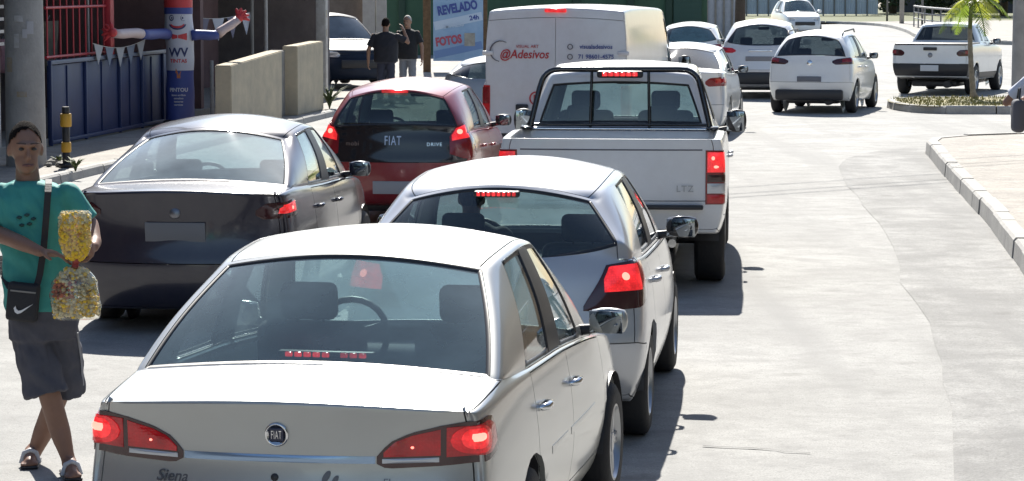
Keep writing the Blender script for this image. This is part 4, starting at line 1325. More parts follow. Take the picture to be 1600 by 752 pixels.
    def arc(hw0, hw1, z0, z1, rad):
        pts = [Vector((-hw0, 0, z0)), Vector((-hw0 + (hw0 - hw1) * 0.75, 0.03, z1 - rad * 1.2))]
        for k in range(1, 6):
            a = k / 6 * math.pi / 2
            pts.append(Vector((-hw1 + 0 + rad * (1 - math.cos(a)) * 1.0 - 0.02 * (1 - k / 6), 0.05, z1 - rad * (1 - math.sin(a)))))
        pts.append(Vector((-hw1 + rad * 1.2, 0.05, z1)))
        return pts + [Vector((-p.x, p.y, p.z)) for p in pts[::-1]]
    tube_obj('hoop', arc(0.785, 0.665, 1.25, 1.775, 0.13), 0.025, M_GLOSSBLACK, sb, 12)
    for s in (-1, 1):
        tube_obj('upright', [(s * 0.255, 0.0, 1.28), (s * 0.245, 0.05, 1.77)], 0.013, M_GLOSSBLACK, sb, 8)
        box_obj('foot_plate', (s * 0.80, 0.02, 1.275), (0.11, 0.26, 0.03), M_GLOSSBLACK, sb, bev=0.012)
    tube_obj('cross_rail', [(-0.77, 0.0, 1.300), (0.77, 0.0, 1.300)], 0.014, M_GLOSSBLACK, sb, 8)
    tube_obj('cross_rail', [(-0.77, 0.01, 1.262), (0.77, 0.01, 1.262)], 0.018, M_CHROME, sb, 8)
    box_obj('brake_light', (0, 1.500, 1.735), (0.40, 0.05, 0.062), M_TRIM, root, bev=0.02)
    for k in range(6): box_obj('led', (-0.13 + k * 0.052, 1.474, 1.735), (0.046, 0.02, 0.034), M_REDLIT, root, bev=0.006)
    # roof rails and aerial base
    handles(sk, parts, [('door:0', 2.1, 1.0), ('door:1', 2.88, 0.98)], P_WHITE)
    side_mirror(root, sk, 3.46, 1.24, M_TRIM, reach=0.17, size=(0.21, 0.12, 0.24))
    tube_obj('exhaust', [(0.5, -0.02, 0.42), (0.5, 0.4, 0.42)], 0.035, M_CHROME, root, 10)
    finish(root, (0.80, 22.2), 5.0, 'white pickup truck with black sport bar behind the cab', 'pickup truck')
white_pickup()
# ------------------------------------------------------------------ white van
def white_van():
    body = paint('white_van_paint', (0.66, 0.67, 0.69), 0.0, 0.4, 0.10)
    sp = dict(
        kind='van', level=2,
        ys=[0.0, 0.12, 0.9, 1.8, 2.9, 3.7, 4.3, 4.7, 5.0],
        rows=[0.0, 0.16, 0.3, 0.6, 0.9, 1.0], wrow=[0.95, 0.99, 1.0, 1.0, 1.0, 0.995],
        cols=[0, 0.32, 0.64, 0.90, 0.975, 1.0],
        plan=[(0, 0.925), (0.12, 0.94), (0.9, 0.95), (3.7, 0.95), (4.6, 0.90), (5.0, 0.76)],
        shoulder=[(0, 1.25), (2.9, 1.25), (3.7, 1.2), (4.3, 1.12), (4.7, 1.02), (5.0, 0.85)],
        under=[(0, 0.32), (0.6, 0.26), (4.6, 0.25)],
        rearp=[0.0, -0.05, -0.04, 0.0, 0.0, 0.0], frontp=[0, 0, 0, -0.02, -0.08, -0.14], rcurve=0.04,
        crown=0.0, g0=0, g1=7, trows=[0, 0.1, 0.5, 0.93, 1.0],
        roof=[(0.06, 2.19, 0.86), (0.3, 2.215, 0.86), (0.95, 2.225, 0.86), (1.8, 2.225, 0.86), (2.85, 2.21, 0.855), (3.4, 2.19, 0.85), (3.7, 2.14, 0.83), (3.95, 2.07, 0.80)],
        bulge=0.03, rgbulge=0.0, rcrown=0.05, rroof=0.02,
        crease_rear={2: 0.5, 1: 0.4}, crease_belt=0.0, crease_base=0.0, crease_roofrear=0.55, crease_rail=0.35, crease_corner=0.5, crease_cpillar=0.5,
        doors=[(5, 7)], winj={5: 'window:front'}, bumper_row=2,
        wheels=[(0.95, 0.33), (4.1, 0.33)], track=1.62, tyrew=0.21, lining=False,
        mats={'body': body, 'rear_bumper': M_TRIM, 'pillar_trim': M_TRIM},
        glass={'window': G_DARK, 'windscreen': G_DARK})
    sp['region'] = std_region(sp)
    root, parts, sk = make_car('white_van', sp)
    dl, dr = parts['rear_door:L'], parts['rear_door:R']
    red, blu, gry = mat('print_red', (0.45, 0.035, 0.04), 0.5), mat('print_blue', (0.06, 0.09, 0.28), 0.5), mat('print_grey', (0.12, 0.12, 0.14), 0.5)
    y = lambda x, z: sk.hit((x, 0.6, z), (0, -1, 0))[0].y - 0.010
    text_obj('@Adesivos', 0.155, red, dl, (-0.40, y(-0.4, 1.60), 1.60), (R(90), 0, 0), shear=0.2, bold=0.002).scale = (0.88, 1, 1)
    text_obj('VISUAL ART', 0.055, red, dl, (-0.36, y(-0.4, 1.70), 1.70), (R(90), 0, 0))
    bm = bmesh.new()
    c = Vector((-0.70, y(-0.68, 1.64), 1.64))
    add_tube(bm, [c + Vector((math.cos(R(a)) * 0.14, 0, math.sin(R(a)) * 0.13)) for a in range(60, 261, 20)], [0.004 + 0.006 * math.sin(math.pi * k / 10) for k in range(11)], 6)
    bm_obj('logo_swirl', bm, gry, dl, smooth=True)
    for z, t in ((1.70, 'visualadesivos'), (1.575, '71 98601-4575'), (1.455, '71 3207-8020')):
        text_obj(t, 0.075, blu, dr, (0.52, y(0.5, z), z), (R(90), 0, 0), bold=0.0015).scale = (1.0, 1, 1)
        bm = bmesh.new(); add_lathe(bm, [(0.026, -0.004), (0.026, 0.004), (0.036, 0.004), (0.036, -0.004)], 18, close=True)
        o = bm_obj('contact_icon', bm, gry, dr); o.location = (0.19, y(0.19, z), z); o.rotation_euler = (R(90), 0, 0)
    text_obj('R', 0.10, red, dl, (-0.24, y(-0.24, 1.05), 1.05), (R(90), 0, 0), bold=0.008)
    bm = bmesh.new(); add_lathe(bm, [(0.07, -0.004), (0.07, 0.004), (0.088, 0.004), (0.088, -0.004)], 20, close=True)
    o = bm_obj('sticker_ring', bm, red, dl); o.location = (-0.24, y(-0.24, 1.05), 1.05); o.rotation_euler = (R(90), 0, 0)
    # hinges, lock, high brake light, lamps, plate recess
    for s in (-1, 1):
        for z in (0.75, 1.62):
            box_obj('hinge', (s * 0.87, y(s * 0.86, z) - 0.01, z), (0.14, 0.035, 0.05), body, dl if s < 0 else dr, bev=0.01)
    box_obj('door_lock', (-0.42, y(-0.42, 0.92) - 0.012, 0.92), (0.16, 0.04, 0.11), M_TRIM, dl, bev=0.015)
    bm = bmesh.new(); add_box(bm, (0.0, y(0, 2.14) - 0.01, 2.155), (0.28, 0.06, 0.05), bev=0.02, seg=3); bm_obj('brake_light', bm, M_REDLIT, root, angle=50)
    fn = lambda u, z: sk.wrap(u, z, 0.86, 0.22, 0.16)
    for s in (1, -1):
        tail_lamp(root, fn, s, [('taillight', 0.84, 0.99, [(0, 0.74), (2, 0.74)], [(0, 1.21), (2, 1.21)], M_REDLENS, 0.008, 0.016),
                                ('lens', 0.85, 0.98, [(0, 0.98), (2, 0.98)], [(0, 1.19), (2, 1.19)], M_REDOFF, 0.017, 0.02)])
    side_mirror(root, sk, 4.35, 1.35, M_TRIM, reach=0.18, size=(0.2, 0.12, 0.3))
    finish(root, (0.54, 34.6), 11.5, 'white panel van with red lettering on its closed rear doors', 'van')
white_van()

# ------------------------------------------------------------------ farther traffic
P_WHITE2 = paint('white_paint_clean', (0.74, 0.75, 0.75), 0.0, 0.35, 0.05)
def white_sedan():
    sp = sedan_spec(P_WHITE2, L=4.3, level=2, glass_r=G_DARK, glass_s=G_DARK, deck=1.03)
    sp['int'] = None
    root, parts, sk = make_car('white_sedan', sp)
    simple_lamps(root, sk, 0.50, 0.92, 0.82, 0.98, [M_REDOFF, M_REDLENS], bulb=False)
    plate_on(root, sk, 0.72)
    side_mirror(root, sk, 2.78, 1.02, M_TRIM, reach=0.14)
    finish(root, (2.60, 44.2), 9.0, 'white sedan ahead of the pickup, half hidden by its sport bar', 'car')
white_sedan()
def white_fox():
    sp = hatch_spec(P_WHITE2, L=3.82, Wh=0.83, H=1.55, shoulder0=1.06, level=2, glass_r=G_DARK, glass_s=G_DARK, smile=False, roofrear=0.30, xr=0.60, wb=(0.68, 3.2), r=0.31,
                    extra=dict(crease_roofrear=0.4))
    sp['mats']['rear_bumper'] = P_WHITE2
    root, parts, sk = make_car('white_hatchback', sp)
    simple_lamps(root, sk, 0.42, 0.95, 0.93, 1.07, [M_SMOKE, M_REDOFF], bulb=False, slant=0.1)
    box_obj('lower_grille', (0, 0.015, 0.36), (1.30, 0.10, 0.20), M_TRIM, root, bev=0.04)
    t = sk.hit((0, 0.6, 0.66), (0, -1, 0)); box_obj('licence_plate', (0, t[0].y - 0.005, 0.66), (0.46, 0.012, 0.10), mat('plate_dark', (0.13, 0.14, 0.17), 0.5), root, bev=0.004)
    t = sk.hit((0, 0.6, 0.96), (0, -1, 0))
    bm = bmesh.new(); add_lathe(bm, [(0.0005, 0.004), (0.05, 0.004), (0.055, 0.0), (0.055, -0.008)], 24); b = bm_obj('badge', bm, M_CHROME, root, smooth=True); b.location = t[0] + Vector((0, -0.004, 0)); b.rotation_euler = (R(84), 0, 0)
    for s in (-1, 1): tube_obj('roof_rail', [(s * 0.52, 0.65, 1.47), (s * 0.53, 0.72, 1.545), (s * 0.55, 1.8, 1.575), (s * 0.55, 1.9, 1.52)], 0.016, M_TRIM, root, 8)
    handles(sk, parts, [('door:0', 1.0, 0.87), ('door:1', 1.75, 0.85)], P_WHITE2)
    side_mirror(root, sk, 2.36, 1.05, M_TRIM, reach=0.13)
    finish(root, (5.62, 52.0), 16.0, 'white hatchback with roof rails crossing the junction', 'car')
white_fox()
def white_suv():
    sp = hatch_spec(paint('pearl_paint', (0.62, 0.62, 0.64), 0.2, 0.35, 0.05), L=4.3, Wh=0.90, H=1.66, shoulder0=1.12, level=2, glass_r=G_DARK, glass_s=G_DARK, smile=True, roofrear=0.34, xr=0.60, wb=(0.75, 3.1), r=0.34)
    root, parts, sk = make_car('white_suv', sp)
    simple_lamps(root, sk, 0.52, 1.02, 0.98, 1.10, [M_REDLENS, M_REDOFF], bulb=False)
    box_obj('lower_cladding', (0, 0.0, 0.45), (1.62, 0.12, 0.26), M_TRIM, root, bev=0.05)
    box_obj('plate_recess', (0, sk.hit((0, 0.6, 0.86), (0, -1, 0))[0].y - 0.004, 0.86), (0.62, 0.02, 0.10), mat('grey_recess', (0.2, 0.2, 0.22), 0.5), root, bev=0.006)
    box_obj('chrome_bar', (0, sk.hit((0, 0.6, 1.03), (0, -1, 0))[0].y - 0.006, 1.03), (0.5, 0.02, 0.03), M_CHROME, root, bev=0.008)
    side_mirror(root, sk, 2.7, 1.16, M_TRIM, reach=0.15)
    finish(root, (5.25, 58.2), 7.0, 'white suv with dark wraparound rear window left of the crossing hatchback', 'car')
white_suv()
def white_far():
    sp = hatch_spec(P_WHITE2, L=3.9, Wh=0.84, H=1.50, level=2, glass_r=glass('glass_blue', (0.10, 0.16, 0.22), 0.06, (0.35, 0.5, 0.65)), glass_s=G_DARK)
    sp['int'] = None
    root, parts, sk = make_car('white_hatchback', sp)
    simple_lamps(root, sk, 0.52, 0.93, 0.80, 1.02, [M_REDOFF], bulb=False)
    side_mirror(root, sk, 2.42, 1.02, M_TRIM, reach=0.14)
    finish(root, (4.15, 65.0), 8.0, 'farther white hatchback with blue rear window, left of the white suv', 'car')
white_far()
def small_pickup():
    sp = dict(
        kind='pickup', level=2,
        ys=[0.0, 0.06, 0.8, 1.42, 1.50, 1.80, 2.0, 2.1, 2.75, 3.15, 3.9, 4.3, 4.45],
        rows=[0.0, 0.20, 0.42, 0.68, 0.93, 1.0], wrow=[0.93, 0.98, 1.0, 1.0, 0.985, 0.96],
        cols=[0, 0.32, 0.62, 0.86, 0.94, 1.0],
        plan=[(0, 0.84), (0.06, 0.855), (0.8, 0.866), (3.0, 0.865), (3.9, 0.84), (4.3, 0.76), (4.45, 0.66)],
        shoulder=[(0, 1.10), (1.42, 1.11), (2.1, 1.08), (2.75, 1.06), (3.15, 1.05), (3.9, 0.98), (4.3, 0.86), (4.45, 0.78)],
        under=[(0, 0.40), (0.6, 0.33), (4.45, 0.28)],
        rearp=[0.05, -0.04, -0.02, 0.0, 0.0, 0.0], frontp=[0, 0, 0, -0.02, -0.06, -0.12], rcurve=0.07,
        crown=0.0, g0=4, g1=9, bed=(1, 3, 0.7), trows=[0, 0.12, 0.5, 0.9, 1.0],
        roof=[(1.72, 1.55, 0.57), (1.9, 1.57, 0.58), (2.1, 1.58, 0.585), (2.2, 1.58, 0.585), (2.45, 1.57, 0.58), (2.62, 1.55, 0.56)],
        bulge=0.012, rgbulge=0.01, rcrown=0.04, rroof=0.03,
        crease_rear={5: 0.8, 2: 0.5}, crease_side={5: 0.5}, crease_belt=0.5, crease_base=0.7, crease_corner=0.3,
        doors=[(7, 9)], winj={5: 'window:rear', 7: 'window:front'}, bumper_row=2,
        wheels=[(0.85, 0.33), (3.58, 0.33)], track=1.50, tyrew=0.21, archgap=0.05, archx=0.55,
        mats={'body': P_WHITE2, 'pillar_trim': M_TRIM, 'bed_liner': M_TRIM, 'rear_bumper': M_TRIM, 'sill': M_TRIM},
        glass={'rear_window': G_DARK, 'window': G_DARK, 'windscreen': G_MID})
    sp['region'] = std_region(sp)
    root, parts, sk = make_car('small_pickup', sp)
    simple_lamps(root, sk, 0.58, 0.90, 0.86, 1.02, [M_SMOKE, M_REDOFF], wrap=(0.6, 0.3, 0.25), bulb=False)
    box_obj('bed_cover', (0, 0.75, 1.118), (1.60, 1.46, 0.03), M_TRIM, root, bev=0.01)
    tg = parts['tailgate']
    box_obj('tailgate_handle', (0, -0.012, 1.02), (0.30, 0.04, 0.07), M_TRIM, tg, bev=0.012)
    bm = bmesh.new(); add_lathe(bm, [(0.0005, 0.006), (0.05, 0.006), (0.055, -0.006)], 20); b = bm_obj('badge', bm, mat('badge_grey', (0.25, 0.26, 0.28), 0.4, 0.5), tg, smooth=True); b.location = (0, -0.006, 0.88); b.rotation_euler = (R(90), 0, 0)
    box_obj('licence_plate', (0, -0.065, 0.60), (0.40, 0.012, 0.13), M_PLATE, root, bev=0.004)
    tube_obj('roof_rail', [(-0.5, 1.9, 1.60), (-0.5, 2.6, 1.585)], 0.015, M_TRIM, root, 6)
    side_mirror(root, sk, 2.8, 1.14, M_TRIM, reach=0.15)
    finish(root, (9.15, 60.2), 21.0, 'small white pickup with black bumper behind the palm island', 'pickup truck')
small_pickup()
def oncoming():
    sp = hatch_spec(P_WHITE2, L=3.9, Wh=0.86, H=1.62, level=2, glass_r=G_DARK, glass_s=G_DARK)
    sp['int'] = None
    root, parts, sk = make_car('white_car', sp)
    simple_lamps(root, sk, 0.42, 0.80, 0.66, 0.80, [M_CLEAR], wrap=(0.5, 0.5, 0.5), front=True, nm='headlight')
    t = sk.hit((0, 3.3, 0.55), (0, 1, 0)); box_obj('grille', (0, t[0].y + 0.0, 0.55), (0.9, 0.04, 0.16), M_TRIM, root, bev=0.015)
    side_mirror(root, sk, 2.45, 1.08, P_WHITE2, reach=0.16, size=(0.24, 0.1, 0.16))
    finish(root, (12.6, 126.0), 174.0, 'oncoming white car seen from the front, far up the road', 'car')
oncoming()
def grey_car():
    sp = hatch_spec(paint('grey_paint', (0.30, 0.32, 0.34), 0.5, 0.35, 0.06), L=3.8, Wh=0.83, H=1.36, level=2, glass_r=G_DARK, glass_s=G_DARK)
    sp['int'] = None
    root, parts, sk = make_car('grey_hatchback', sp)
    simple_lamps(root, sk, 0.52, 0.93, 0.78, 0.98, [M_REDOFF], bulb=False)
    finish(root, (-0.33, 41.5), 6.0, 'grey hatchback showing only its roof, left of the white van', 'car')
grey_car()
def parked_blue():
    sp = hatch_spec(mat('navy_paint', (0.014, 0.022, 0.042), 0.55, coat=0.05, spec=0.25), L=4.1, Wh=0.87, H=1.64, level=2, glass_r=G_DARK, glass_s=G_DARK, shoulder0=1.1)
    sp['int'] = None
    sp['glass']['windscreen'] = glass('glass_sky', (0.06, 0.08, 0.10), 0.35, (0.30, 0.40, 0.52))  # blue film paints a sky reflection on the windscreen
    root, parts, sk = make_car('navy_car', sp)
    simple_lamps(root, sk, 0.42, 0.80, 0.70, 0.84, [M_CLEAR], wrap=(0.5, 0.5, 0.5), front=True, nm='headlight')
    t = sk.hit((0, 3.4, 0.55), (0, 1, 0)); box_obj('grille', (0, t[0].y, 0.55), (0.9, 0.04, 0.18), M_TRIM, root, bev=0.015)
    side_mirror(root, sk, 2.5, 1.12, M_TRIM, reach=0.15)
    finish(root, (-4.85, 64.4, 0.12), 158.0, 'dark navy car parked by the shops behind the two men', 'car')
parked_blue()
# ------------------------------------------------------------------ left-hand shops
FRZ = math.atan2(FU.y, FU.x)
def fempty(name, s, off=0.0, z=0.11):
    p = fac(s, off, z); return empty(name, p, FRZ)       # local x runs along the shop fronts, local -y to the street
M_NAVY = mat('navy_gate_paint', (0.015, 0.032, 0.115), 0.5, var=0.25, vscale=3)
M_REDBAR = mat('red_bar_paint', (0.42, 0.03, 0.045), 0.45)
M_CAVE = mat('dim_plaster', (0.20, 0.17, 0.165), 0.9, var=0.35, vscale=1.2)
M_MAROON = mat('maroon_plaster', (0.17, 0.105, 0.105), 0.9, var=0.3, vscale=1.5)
M_BEIGE = mat('beige_render', (0.50, 0.43, 0.31), 0.9, col2=(0.37, 0.325, 0.25), vscale=2.5, bump=0.2, bscale=25)
M_GREYW = mat('grey_render', (0.27, 0.26, 0.24), 0.9, var=0.25, vscale=3)
M_CONC = mat('pole_concrete', (0.36, 0.35, 0.335), 0.9, col2=(0.25, 0.245, 0.235), vscale=2.2, bump=0.25, bscale=30)
M_WPAINT = mat('white_paint_old', (0.55, 0.54, 0.52), 0.8, col2=(0.38, 0.36, 0.33), vscale=5)

def shop():
    b = fempty('shop_building', -14)
    L = 34.6
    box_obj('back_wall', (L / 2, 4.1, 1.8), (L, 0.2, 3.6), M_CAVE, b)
    box_obj('roof_slab', (L / 2, 1.95, 3.72), (L + 0.4, 4.6, 0.25), M_GREYW, b)
    box_obj('upper_wall', (L / 2, 0.3, 5.1), (L, 0.25, 2.5), M_WPAINT, b)
    box_obj('shop_floor', (L / 2, 2.0, 0.06), (L, 4.0, 0.12), M_GREYW, b)
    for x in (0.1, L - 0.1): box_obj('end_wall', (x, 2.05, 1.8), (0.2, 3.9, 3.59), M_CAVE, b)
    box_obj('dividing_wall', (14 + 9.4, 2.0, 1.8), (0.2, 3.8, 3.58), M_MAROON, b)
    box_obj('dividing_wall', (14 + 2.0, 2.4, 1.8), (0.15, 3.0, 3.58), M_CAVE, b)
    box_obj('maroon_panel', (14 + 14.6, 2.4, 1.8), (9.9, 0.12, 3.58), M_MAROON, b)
    tag(b, 'dim open-fronted shop row behind the blue gate and beige walls', 'building')
    return b
shop()

def gate():
    b = fempty('blue_gate', 0.0, 0.02)
    x = 0.0; n = 0
    for w in (1.75, 1.85, 1.3, 1.3, 1.3):
        box_obj('gate_panel', (x + w / 2, 0.02, 0.62), (w - 0.03, 0.03, 1.12), M_NAVY, b, bev=0.004)
        box_obj('gate_stile', (x + 0.02, -0.015, 0.63), (0.05, 0.05, 1.24), M_NAVY, b, bev=0.006)
        box_obj('gate_rib', (x + w / 2, -0.006, 0.62), (0.03, 0.02, 1.08), M_NAVY, b, bev=0.005)
        x += w
    box_obj('top_rail', (x / 2, -0.01, 1.225), (x, 0.07, 0.06), mat('gate_rail', (0.10, 0.13, 0.20), 0.45), b, bev=0.008)
    box_obj('bottom_rail', (x / 2, -0.01, 0.06), (x, 0.06, 0.06), M_NAVY, b, bev=0.008)
    box_obj('low_plinth', (x / 2, 0.05, -0.03), (x, 0.1, 0.1), M_GREYW, b)
    tag(b, 'dark blue sheet metal gate across the shop front', 'gate')
gate()
def red_bars():
    b = fempty('red_grille', 0.0, 0.0)
    z0, z1 = 1.26, 3.4
    for k in range(10):
        x = 0.08 + k * 0.32
        tube_obj('bar', [(x, 0.02, z0), (x, 0.02, z1)], 0.013, M_REDBAR, b, 8)
    for z in (1.30, 2.02, 3.0): tube_obj('rail', [(0.0, 0.022, z), (3.1, 0.022, z)], 0.022, M_REDBAR, b, 8)
    box_obj('post', (3.18, 0.0, 2.36), (0.20, 0.12, 2.2), M_REDBAR, b, bev=0.01)
    box_obj('mesh_panel', (2.55, 0.06, 2.7), (0.95, 0.02, 1.1), mat('red_mesh', (0.30, 0.02, 0.03), 0.6), b)
    tag(b, 'red barred grille standing above the blue gate', 'grille')
red_bars()
# clothes hanging inside
def garment(s, z, col, w, h, label, off=-0.9):
    g_ = fempty('hanging_shirt', s, off)
    m = mat('cloth_' + '_'.join('%d' % (c * 100) for c in col), col, 0.9, var=0.3, vscale=8)
    bm = bmesh.new(); n = 10; F_, B_ = [], []
    for r in range(6):
        t = r / 5; row, rb = [], []
        for k in range(n + 1):
            u = k / n - 0.5
            ww = w * (1.0 + (0.55 if r == 0 else 0.5 if r == 1 else 0.0) * 0.6)
            d = 0.03 * math.sin(k * 1.9 + r * 0.4) * (0.4 + t)
            row.append(bm.verts.new((u * ww, d - 0.04, z - h * t))); rb.append(bm.verts.new((u * ww, d + 0.04, z - h * t)))
        F_.append(row); B_.append(rb)
    for r in range(5):
        for k in range(n):
            bm.faces.new((F_[r][k], F_[r][k + 1], F_[r + 1][k + 1], F_[r + 1][k])); bm.faces.new((B_[r][k], B_[r + 1][k], B_[r + 1][k + 1], B_[r][k + 1]))
        for k in (0, n): bm.faces.new((F_[r][k], F_[r + 1][k], B_[r + 1][k], B_[r][k]))
    for r in (0, 5):
        for k in range(n): bm.faces.new((F_[r][k], F_[r][k + 1], B_[r][k + 1], B_[r][k]))
    bm_obj('cloth', bm, m, g_, smooth=True)
    tube_obj('hanger', [(-w * 0.35, 0, z - 0.01), (0, 0, z + 0.09), (w * 0.35, 0, z - 0.01)], 0.008, M_TRIM, g_, 6)
    tag(g_, label, 'shirt', 'clothes hanging in the shop')
for s, z, c, w, h, lb in ((0.8, 1.55, (0.30, 0.16, 0.18), 0.45, 0.5, 'dull pink shirt hanging behind the red bars near the pole'),
                      (1.7, 1.65, (0.10, 0.11, 0.16), 0.4, 0.6, 'slate grey shirt hanging in the middle of the barred opening'),
                      (2.3, 1.70, (0.34, 0.07, 0.12), 0.36, 0.7, 'crimson shirt hanging behind the red bars'),
                      (3.0, 1.78, (0.22, 0.19, 0.14), 0.5, 0.8, 'olive shirt hanging beside the thick red post'),
                      (6.1, 1.6, (0.12, 0.12, 0.11), 0.5, 0.7, 'charcoal shirt hanging right of the thick red post')):
    garment(s, z, c, w, h, lb)
# pennant strings
def bunting(name, s0, s1, z, off, n, col, label, h=0.30):
    b = fempty(name, s0, off)
    L = s1 - s0
    m = mat('pennant_' + '_'.join('%d' % (c * 100) for c in col[0]), col[0], 0.7); m2 = mat('pennant_' + '_'.join('%d' % (c * 100) for c in col[1]), col[1], 0.7)
    sag = lambda x: z - 0.10 * math.sin(math.pi * x / L)
    tube_obj('string', [(L * k / 12, 0, sag(L * k / 12)) for k in range(13)], 0.006, M_WPAINT, b, 5)
    w = L / n * 0.8
    for k in range(n):
        x = L * (k + 0.5) / n
        vs = []; 
        for y in (-0.004, 0.004): vs += [(x - w / 2, y, sag(x - w / 2)), (x + w / 2, y, sag(x + w / 2)), (x + 0.1 * w, y + 0.02, sag(x) - h)]
        mesh_obj('pennant', vs, [(0, 2, 1), (3, 4, 5), (0, 1, 4, 3), (1, 2, 5, 4), (2, 0, 3, 5)], m if k % 2 == 0 else m2, b)
    tag(b, label, 'bunting', 'pennant strings on the shop fronts')
bunting('pennant_string', 1.9, 4.9, 1.46, 0.12, 5, ((0.34, 0.36, 0.40), (0.16, 0.20, 0.28)), 'string of pale pennants hung along the blue gate top')
bunting('pennant_string', 8.6, 14.2, 1.80, -0.3, 5, ((0.36, 0.39, 0.47), (0.08, 0.08, 0.15)), 'string of pale and dark pennants right of the inflatable figure', 0.42)
# pipe posts and low walls
def post(name, s, off, h, r, m, label, cat='post', box=None):
    e = fempty(name, s, off)
    bm = bmesh.new(); add_tube(bm, [(0, 0, 0), (0, 0, h)], r, 10); bm_obj('shaft', bm, m, e, angle=40)
    bm = bmesh.new(); add_box(bm, (0, 0, 0.012), (r * 5, r * 5, 0.024)); bm_obj('base_plate', bm, M_GREYW, e)
    tag(e, label, cat)
post('pipe_post', 8.7, 0.25, 1.0, 0.035, M_WPAINT, 'short white pipe post right of the inflatable figure')
post('pipe_post', 13.9, -0.25, 3.55, 0.035, M_GREYW, 'thin grey pipe post rising behind the first beige wall')
post('pipe_post', 16.6, -0.6, 3.55, 0.04, M_WPAINT, 'thin white pipe post rising between the two beige walls')
post('pipe_post', 4.4, -0.7, 3.55, 0.02, M_WPAINT, 'thin white pipe inside the opening above the blue gate')
def low_wall(name, s0, s1, off, zt0, zt1, th, m, label, cat='wall', base=-0.0):
    e = fempty(name, s0, off)
    L = s1 - s0
    vs = [(0, 0, base), (L, 0, base), (L, th, base), (0, th, base), (0, 0, zt0), (L, 0, zt1), (L, th, zt1), (0, th, zt0)]
    bm = bmesh.new(); bv = [bm.verts.new(v) for v in vs]
    for f in ((0, 1, 5, 4), (1, 2, 6, 5), (2, 3, 7, 6), (3, 0, 4, 7), (4, 5, 6, 7), (3, 2, 1, 0)): bm.faces.new([bv[i] for i in f])
    bmesh.ops.bevel(bm, geom=bm.edges[:], offset=0.015, segments=2, affect='EDGES')
    bm_obj('wall_body', bm, m, e, angle=40)
    tag(e, label, cat); return e
low_wall('low_wall', 4.55, 8.25, 1.62, 1.05, 1.19, 0.27, M_BEIGE, 'beige rendered low wall with sloping top, nearer one')
low_wall('low_wall', 9.5, 11.75, 1.62, 1.24, 1.28, 0.27, M_BEIGE, 'beige rendered low wall by the peeling column, farther one')
low_wall('step_block', 8.27, 9.48, 1.40, 1.12, 1.17, 0.27, M_GREYW, 'grey recessed wall piece between the two beige walls')
def column(s, off, w, label):
    e = fempty('column', s, off)
    bm = bmesh.new(); add_box(bm, (0, 0, 1.8), (w, w, 3.6), bev=0.02); bm_obj('shaft', bm, M_WPAINT, e, angle=40)
    rg = random.Random(4)
    for k in range(5):
        z = 1.3 + 0.4 * k
        box_obj('bare_patch', (rg.uniform(-0.05, 0.05), -w / 2 - 0.001, z), (w * rg.uniform(0.3, 0.6), 0.006, rg.uniform(0.1, 0.25)), M_BEIGE, e, bev=0.002)
    tag(e, label, 'column')
column(18.6, 0.15, 0.22, 'peeling white column behind the end of the beige walls')
# utility pole, marked with paper and rust
def utility_pole(loc, r0, r1, h, label, papers=True):
    e = empty('utility_pole', loc)
    bm = bmesh.new(); add_lathe(bm, [(r0 + (r1 - r0) * k / 10, h * k / 10) for k in range(11)], 28); bm_obj('pole_shaft', bm, M_CONC, e, smooth=True)
    if papers:
        rg = random.Random(9)
        for k in range(6):
            z = rg.uniform(0.9, 2.3); a = R(rg.uniform(-140, -40)); w = rg.uniform(0.06, 0.14); hh = rg.uniform(0.06, 0.2)
            bm = bmesh.new(); rr_ = r0 * 0.985 + 0.004; vs = [[], []]
            for t in range(5):
                aa = a + (t / 4 - 0.5) * w / rr_
                for q, dz in enumerate((0, hh)): vs[q].append(bm.verts.new((math.cos(aa) * rr_, math.sin(aa) * rr_, z + dz)))
            for t in range(4): bm.faces.new((vs[0][t], vs[0][t + 1], vs[1][t + 1], vs[1][t]))
            bm_obj('paper_scrap', bm, [mat('pale_paper', (0.44, 0.44, 0.45), 0.9, col2=(0.34, 0.33, 0.31), vscale=14), mat('rusty_stain', (0.33, 0.26, 0.16), 0.9, col2=(0.30, 0.28, 0.25), vscale=14), mat('grey_paper', (0.38, 0.38, 0.40), 0.9)][k % 3], e)
    tag(e, label, 'pole'); return e
up = utility_pole((-6.38, 36.0, 0.11), 0.262, 0.19, 11.5, 'thick concrete utility pole with torn paper beside the blue gate')
